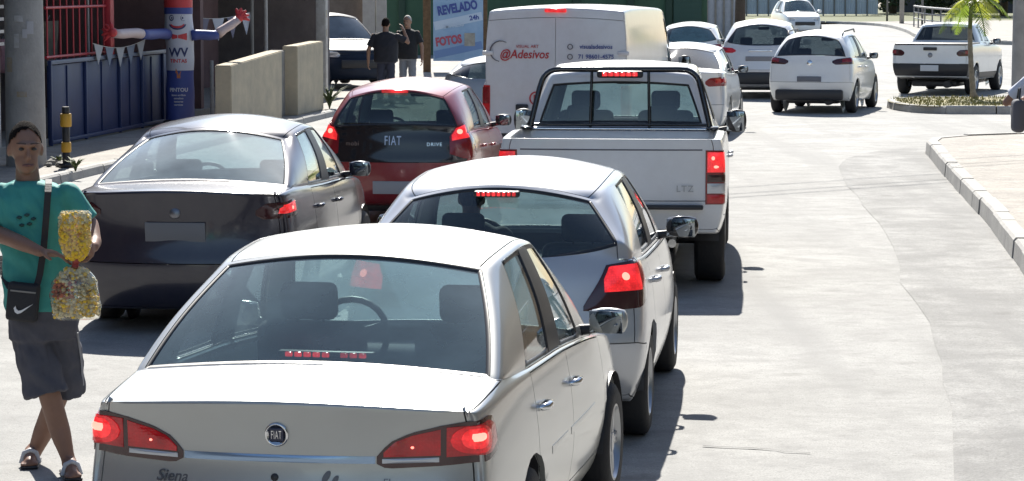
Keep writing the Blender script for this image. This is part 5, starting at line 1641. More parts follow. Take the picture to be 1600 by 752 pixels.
# yellow and black bollard
def bollard():
    p = gp(104, 262, 0.11)
    e = empty('bollard', p)
    Y, B = mat('bollard_yellow', (0.55, 0.30, 0.03), 0.5), M_TRIM
    z = 0
    for nm, h, r, m in (('foot', 0.06, 0.10, B), ('band', 0.14, 0.052, B), ('band', 0.13, 0.066, Y), ('band', 0.20, 0.05, B), ('band', 0.17, 0.075, Y), ('cap', 0.09, 0.05, B)):
        bm = bmesh.new(); add_lathe(bm, [(0.001, z), (r * 0.9, z), (r, z + 0.015), (r, z + h - 0.015), (r * 0.9, z + h), (0.001, z + h)], 20); bm_obj(nm, bm, m, e, angle=40); z += h
    tag(e, 'black and yellow banded bollard standing before the blue gate', 'bollard')
bollard()
def weeds(name, loc, n, h, label, seed, m):
    rg = random.Random(seed); e = empty(name, loc)
    for k in range(n):
        a = rg.uniform(0, 6.28); l = h * rg.uniform(0.6, 1.2); out = l * rg.uniform(0.3, 0.8); w = 0.018
        d = Vector((math.cos(a), math.sin(a), 0)); s = Vector((-d.y, d.x, 0)) * w
        vs = []
        for t in (0, 0.4, 0.75, 1.0):
            c = d * out * t * t + Vector((0, 0, l * (t - 0.3 * t * t)))
            ww = (0.5, 1.2, 0.9, 0.05)[int(t * 3.01)]
            vs += [c - s * ww, c + s * ww]
        mesh_obj('leaf', vs, [(0, 1, 3, 2), (2, 3, 5, 4), (4, 5, 7, 6)], m, e)
    tag(e, label, 'plant')
M_WEED = mat('weed_leaf', (0.09, 0.12, 0.035), 0.7, var=0.3)
weeds('weed_clump', gp(118, 268, 0.11), 22, 0.22, 'small weed clump growing at the bollard foot', 2, M_WEED)
weeds('weed_clump', gp(92, 258, 0.11), 16, 0.16, 'low weed clump left of the bollard foot', 3, M_WEED)
weeds('bush', fac(11.9, 1.70, 0.11), 60, 0.55, 'leafy bush growing before the farther beige wall', 8, mat('bush_leaf', (0.06, 0.085, 0.03), 0.7, var=0.3))
def rubble():
    rg = random.Random(21)
    for k, (nm, r, px, py) in enumerate((('largest', 0.10, 84, 258), ('middle-sized', 0.075, 95, 261), ('smallest', 0.05, 76, 261))):
        p = gp(px, py, 0.11)
        bm = bmesh.new(); bmesh.ops.create_icosphere(bm, subdivisions=2, radius=r)
        for v in bm.verts: v.co *= rg.uniform(0.82, 1.15); v.co.z *= 0.6
        o = bm_obj('stone', bm, M_GREYW); o.location = p + Vector((0, 0, 0.03))
        tag(o, nm + ' grey stone of three lying left of the bollard', 'stone', 'rubble by the bollard')
rubble()
# far left wall fragment beside the pole: white lattice and stuck posters
def left_edge():
    b = fempty('lattice_grille', -4.6, 0.03)
    for k in range(12): box_obj('lattice_bar', (0.12 + 0.2 * k, 0, 1.95), (0.05, 0.03, 0.85), M_WPAINT, b)
    for z in (1.55, 1.72, 1.89, 2.06, 2.23): box_obj('lattice_rail', (1.25, -0.018, z), (2.5, 0.02, 0.045), M_WPAINT, b)
    tag(b, 'white lattice grille at the left edge beside the pole', 'grille')
    w = fempty('shop_wall', -4.6, 0.0); box_obj('wall_body', (1.25, 0.06, 0.72), (2.5, 0.1, 1.45), mat('cream_wall', (0.42, 0.40, 0.36), 0.9, var=0.2), w); tag(w, 'cream wall piece under the white lattice grille', 'wall')
    for z, h, c, lb in ((1.18, 0.20, (0.36, 0.05, 0.04), 'red poster on the cream wall at the left edge'), (0.90, 0.24, (0.50, 0.42, 0.10), 'yellow poster on the cream wall below the red one'), (0.55, 0.36, (0.55, 0.55, 0.56), 'white poster on the cream wall below the yellow one')):
        p = fempty('poster', -4.6, 0.015); box_obj('sheet', (1.9, 0, z), (1.0, 0.006, h), mat('poster_' + lb.split()[0], c, 0.6), p); tag(p, lb, 'poster')
left_edge()

# ------------------------------------------------------------------ inflatable waving figure
def tube_man():
    Y0 = 45.5
    base = at(280, 100, Y0); e = empty('inflatable_figure', (base.x, Y0, 0.11))
    red, blue, wh = mat('nylon_red', (0.55, 0.05, 0.055), 0.55), mat('nylon_blue', (0.05, 0.075, 0.27), 0.55), mat('nylon_white', (0.55, 0.56, 0.62), 0.55, var=0.06, vscale=7)
    rg = random.Random(2)
    def prof(z): return 0.232 + 0.006 * math.sin(z * 5.1) + 0.004 * math.sin(z * 13)
    def cx_(z): return 0.015 * math.sin(z * 1.7)
    def seg(nm, z0, z1, m, n=10, k=1.0):
        bm = bmesh.new(); rings = []
        for i in range(n + 1):
            z = z0 + (z1 - z0) * i / n; r = prof(z) * k
            rings.append([bm.verts.new((cx_(z) + math.cos(a) * r * (1 + 0.015 * math.sin(3 * a + z * 6)), math.sin(a) * r * (1 + 0.015 * math.sin(3 * a + z * 6)), z)) for a in [2 * math.pi * q / 32 for q in range(32)]])
        for i in range(n):
            for q in range(32): bm.faces.new((rings[i][q], rings[i][(q + 1) % 32], rings[i + 1][(q + 1) % 32], rings[i + 1][q]))
        return bm_obj(nm, bm, m, e, smooth=True)
    zz = lambda py: at(280, py, Y0).z - 0.11
    seg('leg_tube', 0.12, zz(110), blue, 14)
    seg('torso_tube', zz(110) + 0.002, zz(22), wh, 16)
    seg('cap_band', zz(22) + 0.002, zz(12), blue, 4, 1.03)
    seg('cap', zz(12) + 0.002, zz(-40), red, 10, 1.02)
    bm = bmesh.new(); add_box(bm, (0, 0, 0.06), (0.5, 0.5, 0.12), bev=0.03); bm_obj('blower', bm, M_TRIM, e, angle=40)
    # marks on the cloth, wrapped round the tube: (azimuth about the front, height)
    def wrapmark(nm, pts, m, z0, k=1.012, w=None):
        bm = bmesh.new()
        vs = [bm.verts.new((cx_(z0 + v) + math.sin(u / 0.232) * prof(z0 + v) * k, -math.cos(u / 0.232) * prof(z0 + v) * k, z0 + v)) for u, v in pts]
        f = bm.faces.new(vs)
        r = bmesh.ops.extrude_face_region(bm, geom=[f])
        for v in [x for x in r['geom'] if isinstance(x, bmesh.types.BMVert)]: v.co.x *= 0.99; v.co.y *= 0.99
        bmesh.ops.triangulate(bm, faces=bm.faces[:])
        return bm_obj(nm, bm, m, e)
    oval = lambda cx, cz, rx, rz, n=16: [(cx + math.cos(2 * math.pi * k / n) * rx, cz + math.sin(2 * math.pi * k / n) * rz) for k in range(n)]
    dk = mat('print_navy', (0.035, 0.045, 0.13), 0.6)
    zf = zz(28)
    for s in (-1, 1):
        wrapmark('eye', oval(s * 0.10, 0, 0.045, 0.05), dk, zf, 1.012)
        wrapmark('eye_white', oval(s * 0.095, 0.004, 0.028, 0.032), wh, zf, 1.02)
        wrapmark('pupil', oval(s * 0.09, 0.0, 0.014, 0.018), dk, zf, 1.028)
        wrapmark('eyebrow', [(s * 0.04, 0.07), (s * 0.14, 0.085), (s * 0.14, 0.10), (s * 0.04, 0.085)], dk, zf)
    mouth = [(0.15 * math.cos(R(a)), 0.11 * math.sin(R(a))) for a in range(190, 351, 16)]
    mouth += [(0.13 * math.cos(R(a)), 0.065 * math.sin(R(a))) for a in range(345, 190, -16)]
    wrapmark('smile', mouth, dk, zz(36))
    wrapmark('lip', [(u * 0.8, v * 0.75 + 0.005) for u, v in mouth], red, zz(36.5), 1.02)
    zb = zz(57)
    for s in (-1, 1): wrapmark('bow_tie', [(s * 0.005, -0.025), (s * 0.08, -0.042), (s * 0.15, -0.06), (s * 0.155, 0.0), (s * 0.15, 0.06), (s * 0.08, 0.042), (s * 0.005, 0.025)], red, zb)
    def wraptext(t, size, m, zc, bold=0.0):
        me = text_mesh(t, size, 0.002, bold=bold)
        for v in me.vertices:
            u, vv, d = v.co.x, v.co.y, v.co.z
            r = prof(zc) * 1.014 + d
            v.co = Vector((cx_(zc) + math.sin(u / 0.232) * r, -math.cos(u / 0.232) * r, zc + vv))
        me.materials.clear(); me.materials.append(m)
        link(bpy.data.objects.new('lettering', me), e)
    wraptext('WV', 0.20, dk, zz(82), 0.006)
    wraptext('TINTAS', 0.085, red, zz(95), 0.002)
    wraptext('PINTOU', 0.085, wh, zz(140), 0.003)
    for k, t in enumerate(('latex acrilico', 'esmaltes', 'texturas', 'vernizes')): wraptext(t, 0.045, wh, zz(148 + 5 * k), 0.001)
    wrapmark('brush_handle', [(-0.03, -0.06), (0.03, -0.06), (0.03, 0.02), (0.05, 0.02), (0.05, 0.10), (-0.05, 0.10), (-0.05, 0.02), (-0.03, 0.02)], mat('print_orange', (0.5, 0.16, 0.05), 0.6), zz(116))
    # arms with fringed hands
    def arm(pts_px, cols, rads, nm):
        root_ = None
        for (a, b, col, r0, r1) in cols:
            P0, P1 = at(a[0], a[1], a[2]), at(b[0], b[1], b[2])
            o_ = Vector((base.x, Y0, 0.11))
            bm = bmesh.new(); pts = []
            for k in range(7): 
                t = k / 6; p = P0.lerp(P1, t) - o_; p.z += 0.01 * math.sin(t * 6); pts.append(p)
            add_tube(bm, pts, [r0 + (r1 - r0) * k / 6 + 0.004 * math.sin(k * 2.1) for k in range(7)], 14)
            bm_obj('sleeve' if col is blue else 'forearm', bm, col, e, smooth=True)
    pale = mat('nylon_pale', (0.52, 0.42, 0.42), 0.55)
    arm(None, [((264, 54, 45.4), (220, 53, 43.6), blue, 0.088, 0.082), ((220, 53, 43.6), (178, 52, 42.2), pale, 0.08, 0.072)], None, 'arm')
    arm(None, [((298, 56, 45.4), (340, 54, 45.6), blue, 0.088, 0.08), ((340, 54, 45.6), (372, 30, 45.8), pale, 0.08, 0.07)], None, 'arm')
    for (hx, hy, dx, dy, hY) in ((176, 51, -1, -0.35, 42.15), (374, 28, 0.7, -0.8, 45.8)):
        c = at(hx, hy, hY) - Vector((base.x, Y0, 0.11))
        h = bpy.data.objects.new('hand', None); link(h, e); h.location = c; h.empty_display_size = 0.05
        bm = bmesh.new(); bmesh.ops.create_icosphere(bm, subdivisions=2, radius=0.075); bm_obj('palm', bm, red, h, smooth=True)
        for k in range(5):
            a = math.atan2(-dy, dx) + R(-60 + 30 * k); d = Vector((math.cos(a), 0.0, math.sin(a)))
            tube_obj('finger', [d * 0.03, d * 0.11 + Vector((0, -0.01, 0.01)), d * 0.17 + Vector((0, 0.02, -0.01))], [0.035, 0.03, 0.015], red, h, 8)
    tag(e, 'red, white and blue inflatable waving figure before the shop opening', 'inflatable')
tube_man()

# ------------------------------------------------------------------ behind: column block, green wall, banner
M_GREEN = mat('green_wall_paint', (0.055, 0.115, 0.065), 0.8, col2=(0.04, 0.085, 0.05), vscale=0.8, bump=0.1)
def back_left():
    e = empty('brown_wall', (0, 0, 0))
    a, b = at(505, 30, 70), at(575, 30, 72)
    bm = bmesh.new(); add_box(bm, ((a.x + b.x) / 2, 71, 2.0), ((b.x - a.x), 0.3, 4.0), rz=0.2); bm_obj('wall_body', bm, mat('brown_wall_paint', (0.16, 0.13, 0.11), 0.9, var=0.25), e)
    tag(e, 'plain brown wall behind the parked navy car', 'wall')
    e = empty('pilaster_block', (0, 0, 0))
    for k, (px, w) in enumerate(((577, 20), (596, 16))):
        c = at(px, 50, 70.5); bm = bmesh.new(); add_box(bm, (c.x, 70.5, 2.0), (w * 70.5 / 4290, 0.3, 4.0), bev=0.02); bm_obj('pilaster', bm, mat('pale_plaster', (0.40, 0.37, 0.34), 0.9, var=0.15), e, angle=40)
    tag(e, 'pair of pale plaster pilasters behind the two men', 'pilaster')
back_left()
def green_building():
    e = empty('green_building', (0, 0, 0))
    x0, x1 = at(600, 10, 92).x, at(1105, 10, 92).x
    box_obj('wall', ((x0 + x1) / 2, 92.2, 2.5), (x1 - x0, 0.4, 5.0), M_GREEN, e)
    box_obj('roof', ((x0 + x1) / 2, 96, 5.15), (x1 - x0 + 0.6, 9, 0.3), M_GREYW, e)
    for px in (628, 700, 900, 985, 1045):
        c = at(px, 10, 92); box_obj('pier', (c.x, 91.95, 2.45), (0.22, 0.12, 4.9), mat('dark_green_trim', (0.03, 0.06, 0.04), 0.8), e, bev=0.01)
    c0, c1 = at(1052, 30, 92), at(1096, 30, 92)
    box_obj('shutter', ((c0.x + c1.x) / 2, 91.94, 1.4), (c1.x - c0.x, 0.1, 2.8), mat('dark_green_shutter', (0.025, 0.07, 0.05), 0.6), e)
    for k in range(14): box_obj('shutter_slat', ((c0.x + c1.x) / 2, 91.885, 0.15 + 0.19 * k), (c1.x - c0.x - 0.04, 0.02, 0.15), MATS['dark_green_shutter'], e)
    tag(e, 'long green painted building behind the white van', 'building')
green_building()
def banner():
    Yb = 72.0
    e = empty('banner_frame', (at(716, 90, Yb).x, Yb, 0))
    o = Vector(e.location)
    wood = mat('weathered_wood', (0.16, 0.10, 0.055), 0.9, var=0.4, vscale=9)
    for px, w in ((667, 12), (757, 9)):
        c = at(px, 50, Yb); box_obj('wooden_post', (c.x - o.x, 0.06, 1.9), (w * Yb / 4290, 0.12, 3.8), wood, e, bev=0.01)
    a, b = at(675, 95, Yb), at(753, 95, Yb)
    blue = mat('banner_blue', (0.22, 0.36, 0.55), 0.5, col2=(0.34, 0.48, 0.64), vscale=1.5)
    w = b.x - a.x; zc = 0.40 + 1.45; h = 2.9
    sheet_ = box_obj('banner_sheet', (0, 0, zc), (w, 0.02, h), blue, e)
    def band(z, hh, rot, m, y): 
        bm = bmesh.new(); add_box(bm, (0, y, z), (w * 0.98, 0.01, hh), ry=rot); bm_obj('print_band', bm, m, sheet_)
    pale = mat('banner_pale', (0.50, 0.60, 0.72), 0.5)
    z_ = lambda py: at(716, py, Yb).z
    band(z_(33), 0.22, R(-12), pale, -0.012); band(z_(78), 0.20, R(-12), mat('banner_midblue', (0.16, 0.26, 0.48), 0.5), -0.012)
    box_obj('print_picture', (0.30, -0.014, z_(62)), (0.28, 0.01, 0.34), mat('banner_ochre', (0.45, 0.42, 0.36), 0.6, var=0.4), sheet_)
    nv = mat('banner_navy', (0.05, 0.08, 0.30), 0.5); rd = mat('banner_red', (0.45, 0.08, 0.12), 0.5)
    text_obj('REVELADO', 0.26, nv, sheet_, (-0.02, -0.02, z_(13)), (R(90), R(-10), 0), bold=0.012).scale = (0.82, 1.25, 1)
    text_obj('IMPRESS', 0.15, pale, sheet_, (-0.12, -0.022, z_(40)), (R(90), R(-8), 0), bold=0.004)
    text_obj('FOTOS', 0.24, rd, sheet_, (-0.25, -0.02, z_(64)), (R(90), R(-8), 0), bold=0.012).scale = (0.9, 1.25, 1)
    text_obj('24h', 0.17, nv, sheet_, (0.42, -0.02, z_(28)), (R(90), R(-8), 0), bold=0.006)
    tag(e, 'tall blue printed banner on two wooden posts', 'banner')
banner()
# ------------------------------------------------------------------ right side and far background
rp = utility_pole((9.02, 48.6, 0.13), 0.19, 0.13, 11.0, 'grey concrete utility pole at the right edge of the picture', papers=False)
# cables slung between the two poles
for k, (za, zb) in enumerate(((10.6, 10.0), (10.1, 9.6), (9.2, 8.8))):
    A = Vector((0, 0, za)); B = Vector((9.02 + 6.38, 48.6 - 36.0, zb))
    tube_obj('cable', [A.lerp(B, t / 16) - Vector((0, 0, 0.5 * math.sin(math.pi * t / 16))) for t in range(17)], 0.016 - 0.002 * k, M_TRIM, up, 5)
M_CORR = mat('pale_sheet', (0.60, 0.65, 0.70), 0.5, 0.2, var=0.12, vscale=0.7)
def far_fence():
    Yf = 184.0
    x0, x1 = at(1098, 20, Yf).x, at(1372, 20, Yf).x
    e = empty('sheet_fence', (x0, Yf, 0.06))
    n = 16; w = (x1 - x0) / n
    for k in range(n):
        bm = bmesh.new()
        top = []; bot = []; m_ = 24
        for q in range(m_ + 1):
            x = k * w + 0.02 + (w - 0.04) * q / m_; y = 0.03 * (1 if (q // 2) % 2 else -1)
            bot.append(bm.verts.new((x, y, 0.1))); top.append(bm.verts.new((x, y, 3.0)))
        for q in range(m_): bm.faces.new((bot[q], bot[q + 1], top[q + 1], top[q]))
        bm_obj('fence_sheet', bm, M_CORR, e)
        box_obj('fence_post', (k * w, -0.02, 1.55), (0.09, 0.12, 3.1), M_GREYW, e)
    tag(e, 'pale corrugated sheet fence along the far roadside', 'fence')
far_fence()
def far_wall():
    e = empty('white_wall', (0, 0, 0))
    a, b = at(1098, 20, 110), at(1150, 20, 110)
    box_obj('wall_body', ((a.x + b.x) / 2, 110, 2), (b.x - a.x, 0.3, 4), mat('pale_blue_white', (0.42, 0.45, 0.50), 0.8, var=0.15), e)
    for k in range(4): box_obj('wall_rib', (a.x + (b.x - a.x) * (k + 0.5) / 4, 109.82, 2), (0.08, 0.05, 3.9), M_GREYW, e)
    tag(e, 'pale ribbed wall piece right of the green shutter', 'wall')
    c = at(1156, 30, 108)
    p = empty('wooden_pole', (c.x, 108, 0)); bm = bmesh.new(); add_tube(bm, [(0, 0, 0), (0.02, 0, 2), (0, 0, 7)], [0.22, 0.2, 0.16], 14)
    bm_obj('pole_shaft', bm, mat('dark_wood', (0.09, 0.07, 0.055), 0.9, var=0.3), p, smooth=True); tag(p, 'dark wooden pole left of the far sheet fence', 'pole')
    c = at(1100, 30, 100)
    p = empty('signpost', (c.x, 100, 0)); bm = bmesh.new(); add_tube(bm, [(0, 0, 0), (0, 0, 4)], 0.10, 10); bm_obj('post', bm, mat('ochre_post', (0.25, 0.2, 0.1), 0.8), p, smooth=True); tag(p, 'ochre post at the right end of the green building', 'post')
far_wall()
M_RAIL = mat('rail_grey', (0.16, 0.16, 0.17), 0.5, 0.3)
def railing():
    pts = [at(1428, 34, 140), at(1445, 30, 133), at(1470, 28, 127), at(1500, 31, 122)]
    pts = [Vector((p.x, p.y, 0.1)) for p in pts]
    e = empty('railing', pts[0]); o = pts[0].copy()
    fl_ = smooth_line([(p.x - o.x, p.y - o.y) for p in pts], 4)
    for z in (1.05, 0.75, 0.45): tube_obj('rail', [p + Vector((0, 0, z)) for p in fl_], 0.05 if z > 1 else 0.025, M_RAIL, e, 8)
    for p in fl_[::2]: tube_obj('rail_post', [p, p + Vector((0, 0, 1.05))], 0.035, M_RAIL, e, 8)
    tag(e, 'grey curved pipe railing on the far pavement', 'railing')
    for px, Yp, h, lb in ((1409, 150, 8, 'pale lamp post at the far pavement left of the railing'), (1386, 158, 3.2, 'thin dark post at the end of the sheet fence'), (1441, 146, 3.4, 'thin dark post behind the curved railing')):
        c = at(px, 30, Yp); p = empty('street_post', (c.x, Yp, 0.1)); r = 0.13 if h > 5 else 0.06
        bm = bmesh.new(); add_tube(bm, [(0, 0, 0), (0, 0, h)], r, 10); bm_obj('shaft', bm, M_CONC if h > 5 else M_RAIL, p, smooth=True)
        bm = bmesh.new(); add_tube(bm, [(0, 0, h), (0, -0.4, h + 0.25), (0, -1.0, h + 0.3)] if h > 5 else [(0, 0, h), (0, 0, h + 0.05)], r * 0.5, 8); bm_obj('arm' if h > 5 else 'cap', bm, M_RAIL, p, smooth=True)
        tag(p, lb, 'post')
railing()

# foliage: many leaf-sized faces spread through clumps
def leaf_cloud(rg, clumps, n, size):
    vs, fs = [], []
    for _ in range(n):
        c, r = rg.choice(clumps)
        d = Vector((rg.gauss(0, 1), rg.gauss(0, 1), rg.gauss(0, 1))).normalized() * r * (rg.random() ** 0.45)
        p = c + Vector((d.x, d.y, d.z * 0.75))
        a = Vector((rg.gauss(0, 1), rg.gauss(0, 1), rg.gauss(0, 0.6))).normalized(); b = a.cross(Vector((rg.gauss(0, 1), rg.gauss(0, 1), rg.gauss(0, 1)))).normalized()
        s = size * rg.uniform(0.6, 1.4); i = len(vs)
        vs += [p - a * s, p + b * s * 0.45, p + a * s, p - b * s * 0.45]; fs.append((i, i + 1, i + 2, i + 3))
    return vs, fs
def leafy(name, col, col2):
    m = mat(name, col, 0.5, col2=col2, vscale=2.0)
    nt = m.node_tree; b = nt.nodes['Principled BSDF']; out = nt.nodes['Material Output']
    tl = nt.nodes.new('ShaderNodeBsdfTranslucent'); mx = nt.nodes.new('ShaderNodeMixShader'); mx.inputs[0].default_value = 0.45
    tl.inputs['Color'].default_value = (min(1, col[0] * 2.2), min(1, col[1] * 2.2), col[2] * 1.4, 1)
    nt.links.new(b.outputs[0], mx.inputs[1]); nt.links.new(tl.outputs[0], mx.inputs[2]); nt.links.new(mx.outputs[0], out.inputs['Surface'])
    return m
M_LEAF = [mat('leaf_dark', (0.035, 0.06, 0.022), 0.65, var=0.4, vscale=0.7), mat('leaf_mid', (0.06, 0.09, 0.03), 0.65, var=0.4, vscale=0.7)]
M_BARK = mat('bark', (0.12, 0.09, 0.065), 0.95, var=0.4, vscale=6, bump=0.4)
def tree(loc, h, spread, label, seed, n=3500, low=0.25):
    rg = random.Random(seed); e = empty('tree', loc)
    bm = bmesh.new(); add_tube(bm, [(0, 0, 0), (0.1, 0, h * 0.3), (0.0, 0.1, h * 0.65)], [0.28, 0.22, 0.1], 12)
    cl = []
    for k in range(12):
        a = rg.uniform(0, 6.28); z = h * rg.uniform(low, 1.0); r = spread * rg.uniform(0.2, 1.0) * (1.1 - 0.5 * abs(z / h - 0.55))
        c = Vector((math.cos(a) * r, math.sin(a) * r, z)); cl.append((c, spread * rg.uniform(0.3, 0.5)))
        add_tube(bm, [(0.05, 0.03, h * 0.25 + 0.02 * k), c * 0.5 + Vector((0, 0, h * 0.2)), c], [0.1, 0.06, 0.02], 6)
    bm_obj('trunk', bm, M_BARK, e, smooth=True)
    vs, fs = leaf_cloud(rg, cl, n, 0.20)
    mesh_obj('crown', vs, fs, M_LEAF[seed % 2], e)
    tag(e, label, 'tree', 'shady trees beyond the far pavement')
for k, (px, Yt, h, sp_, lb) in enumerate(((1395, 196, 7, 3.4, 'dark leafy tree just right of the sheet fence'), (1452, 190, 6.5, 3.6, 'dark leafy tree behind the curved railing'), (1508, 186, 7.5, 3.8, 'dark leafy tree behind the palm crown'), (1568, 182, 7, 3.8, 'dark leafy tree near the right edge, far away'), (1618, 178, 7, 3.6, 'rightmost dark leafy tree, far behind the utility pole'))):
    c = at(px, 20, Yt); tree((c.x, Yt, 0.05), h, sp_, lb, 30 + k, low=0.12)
def shade_wall():
    a, b = at(1372, 20, 203), at(1660, 20, 196)
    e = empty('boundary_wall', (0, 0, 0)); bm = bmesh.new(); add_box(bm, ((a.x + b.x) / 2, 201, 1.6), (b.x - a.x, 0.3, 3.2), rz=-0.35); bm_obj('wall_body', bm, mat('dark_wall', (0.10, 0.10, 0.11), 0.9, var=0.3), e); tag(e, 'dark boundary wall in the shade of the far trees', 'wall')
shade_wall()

# young palm on the island
def palm():
    base = gp(1522, 160, 0.14)
    base = Vector((at(1521, 160, 55.5).x, 55.5, 0.14))
    e = empty('palm_tree', base)
    bm = bmesh.new()
    n = 18
    pts = [Vector((0.16 * math.sin(k / n * 1.4) * -0.6, 0, 1.42 * k / n)) for k in range(n + 1)]
    pts[0].x += 0.05
    add_tube(bm, pts, [0.055 - 0.012 * (k / n) + (0.006 if k % 2 else 0) + (0.015 if k < 2 else 0) for k in range(n + 1)], 14)
    bm_obj('trunk', bm, mat('palm_bark', (0.30, 0.26, 0.22), 0.95, var=0.4, vscale=9, bump=0.4), e, smooth=True)
    bm = bmesh.new(); add_tube(bm, [pts[-1] - Vector((0, 0, 0.05)), pts[-1] + Vector((0.02, 0, 0.5)), pts[-1] + Vector((0.05, 0, 0.85))], [0.045, 0.04, 0.025], 12)
    bm_obj('crown_shaft', bm, mat('palm_shaft', (0.10, 0.13, 0.05), 0.6), e, smooth=True)
    top = pts[-1] + Vector((0.03, 0, 0.60))
    fm = [leafy('frond_green', (0.12, 0.17, 0.03), (0.09, 0.14, 0.03)), leafy('frond_yellow', (0.24, 0.26, 0.05), (0.17, 0.20, 0.04))]
    rg = random.Random(13)
    for k in range(12):
        a = k * 2.4 + rg.uniform(-0.2, 0.2); el = rg.uniform(0.3, 1.3) if k > 6 else rg.uniform(-0.1, 0.5); L = rg.uniform(0.75, 1.05)
        d = Vector((math.cos(a), math.sin(a), 0)); sd_ = Vector((-d.y, d.x, 0))
        spine = []
        for t in range(15):
            u = t / 14
            spine.append(top + d * (L * u * math.cos(el) * (1 - 0.15 * u)) + Vector((0, 0, L * (math.sin(el) * u - 0.75 * u * u))))
        vs, fs = [], []
        for t in range(14):
            p, q = spine[t], spine[t + 1]; w = 0.012
            i = len(vs); vs += [p - sd_ * w, p + sd_ * w, q + sd_ * w, q - sd_ * w]; fs.append((i, i + 1, i + 2, i + 3))
            if t < 2: continue
            for s in (-1, 1):
                for hq in (0.0, 0.5):
                    c = p.lerp(q, hq); ll = 0.36 * math.sin(math.pi * (0.18 + 0.78 * (t + hq) / 14)) * rg.uniform(0.8, 1.1)
                    dirn = (sd_ * s + (q - p).normalized() * 0.7 + Vector((0, 0, -0.25 + rg.uniform(-0.15, 0.1)))).normalized()
                    tp = c + dirn * ll + Vector((0, 0, -0.12 * ll)); wv = (q - p).normalized() * 0.012
                    i = len(vs); vs += [c - wv, c + wv, c.lerp(tp, 0.6) + wv * 0.9, tp, c.lerp(tp, 0.6) - wv * 0.9]; fs.append((i, i + 1, i + 2, i + 3, i + 4))
        mesh_obj('frond', vs, fs, fm[k % 2 if k < 8 else 1 - (k % 3 == 0)], e)
    tag(e, 'young palm with yellow-green fronds on the island', 'palm tree')
palm()
# ------------------------------------------------------------------ people
def skin_blend(name, bm, m, parent, voxel=0.010, smooth=6, fac_=0.5, fold=0.0):
    """fuse overlapping lofts into one continuous surface"""
    me = bpy.data.meshes.new(name); bm.to_mesh(me); bm.free()
    o = bpy.data.objects.new(name, me); COL.objects.link(o)
    md = o.modifiers.new('r', 'REMESH'); md.mode = 'VOXEL'; md.voxel_size = voxel; md.use_smooth_shade = True
    ms = o.modifiers.new('s', 'SMOOTH'); ms.factor = fac_; ms.iterations = smooth
    em = bpy.data.meshes.new_from_object(o.evaluated_get(bpy.context.evaluated_depsgraph_get()))
    bpy.data.objects.remove(o)
    if fold:
        from mathutils import noise as mn
        nn_ = [x.normal.copy() for x in em.vertices]; out_ = []
        for v in em.vertices:
            q = v.co.copy()
            h_ = mn.noise(Vector((q.x * 7, q.y * 7, q.z * 16 + q.x * 9))) * 0.6 + abs(mn.noise(Vector((q.x * 16 + q.z * 7, q.y * 14, q.z * 6)))) * 0.8 - 0.25
            q += nn_[v.index] * h_ * fold; out_ += q[:]
        em.vertices.foreach_set('co', out_); em.update()
    em.name = name; em.materials.clear(); em.materials.append(m)
    em.polygons.foreach_set('use_smooth', [True] * len(em.polygons))
    return link(bpy.data.objects.new(name, em), parent)
def ell(bm, c, r, rot=None, sub=3):
    mt = Matrix.Translation(c) @ (rot or Matrix.Identity(4)) @ Matrix.Diagonal((*r, 1))
    bmesh.ops.create_icosphere(bm, subdivisions=sub, radius=1.0, matrix=mt)
def limb(bm, pts, rads, seg=14, flat=False):
    """tapered limb: resampled smooth path with round ends"""
    P = [Vector(p) for p in pts]; out, rr_ = [], []
    for i in range(len(P) - 1):
        for k in range(5):
            t = k / 5; out.append(P[i].lerp(P[i + 1], t)); s = t * t * (3 - 2 * t); rr_.append(rads[i] + (rads[i + 1] - rads[i]) * s)
    out.append(P[-1]); rr_.append(rads[-1])
    add_tube(bm, out, rr_, seg)
    ell(bm, P[0], (rads[0],) * 3, sub=2)
    if not flat: ell(bm, P[-1], (rads[-1],) * 3, sub=2)
    for p, r in list(zip(P, rads))[1:-1]: ell(bm, p, (r,) * 3, sub=2)
def rings(bm, rs, yaw=0.0, seg=24):
    """torso loft: rs = [(centre, half width, half depth)]"""
    L_ = []
    c_, s_ = math.cos(yaw), math.sin(yaw)
    for c, a, b in rs:
        c = Vector(c); row = []
        for k in range(seg):
            t = 2 * math.pi * k / seg
            ct, st = math.cos(t), math.sin(t)
            x = a * (abs(ct) ** 0.85) * (1 if ct > 0 else -1); y = b * (abs(st) ** 0.85) * (1 if st > 0 else -1)
            row.append(bm.verts.new(c + Vector((x * c_ - y * s_, x * s_ + y * c_, 0))))
        L_.append(row)
    for A, B in zip(L_, L_[1:]):
        for k in range(seg): bm.faces.new((A[k], A[(k + 1) % seg], B[(k + 1) % seg], B[k]))
    bm.faces.new(L_[0][::-1]); bm.faces.new(L_[-1])
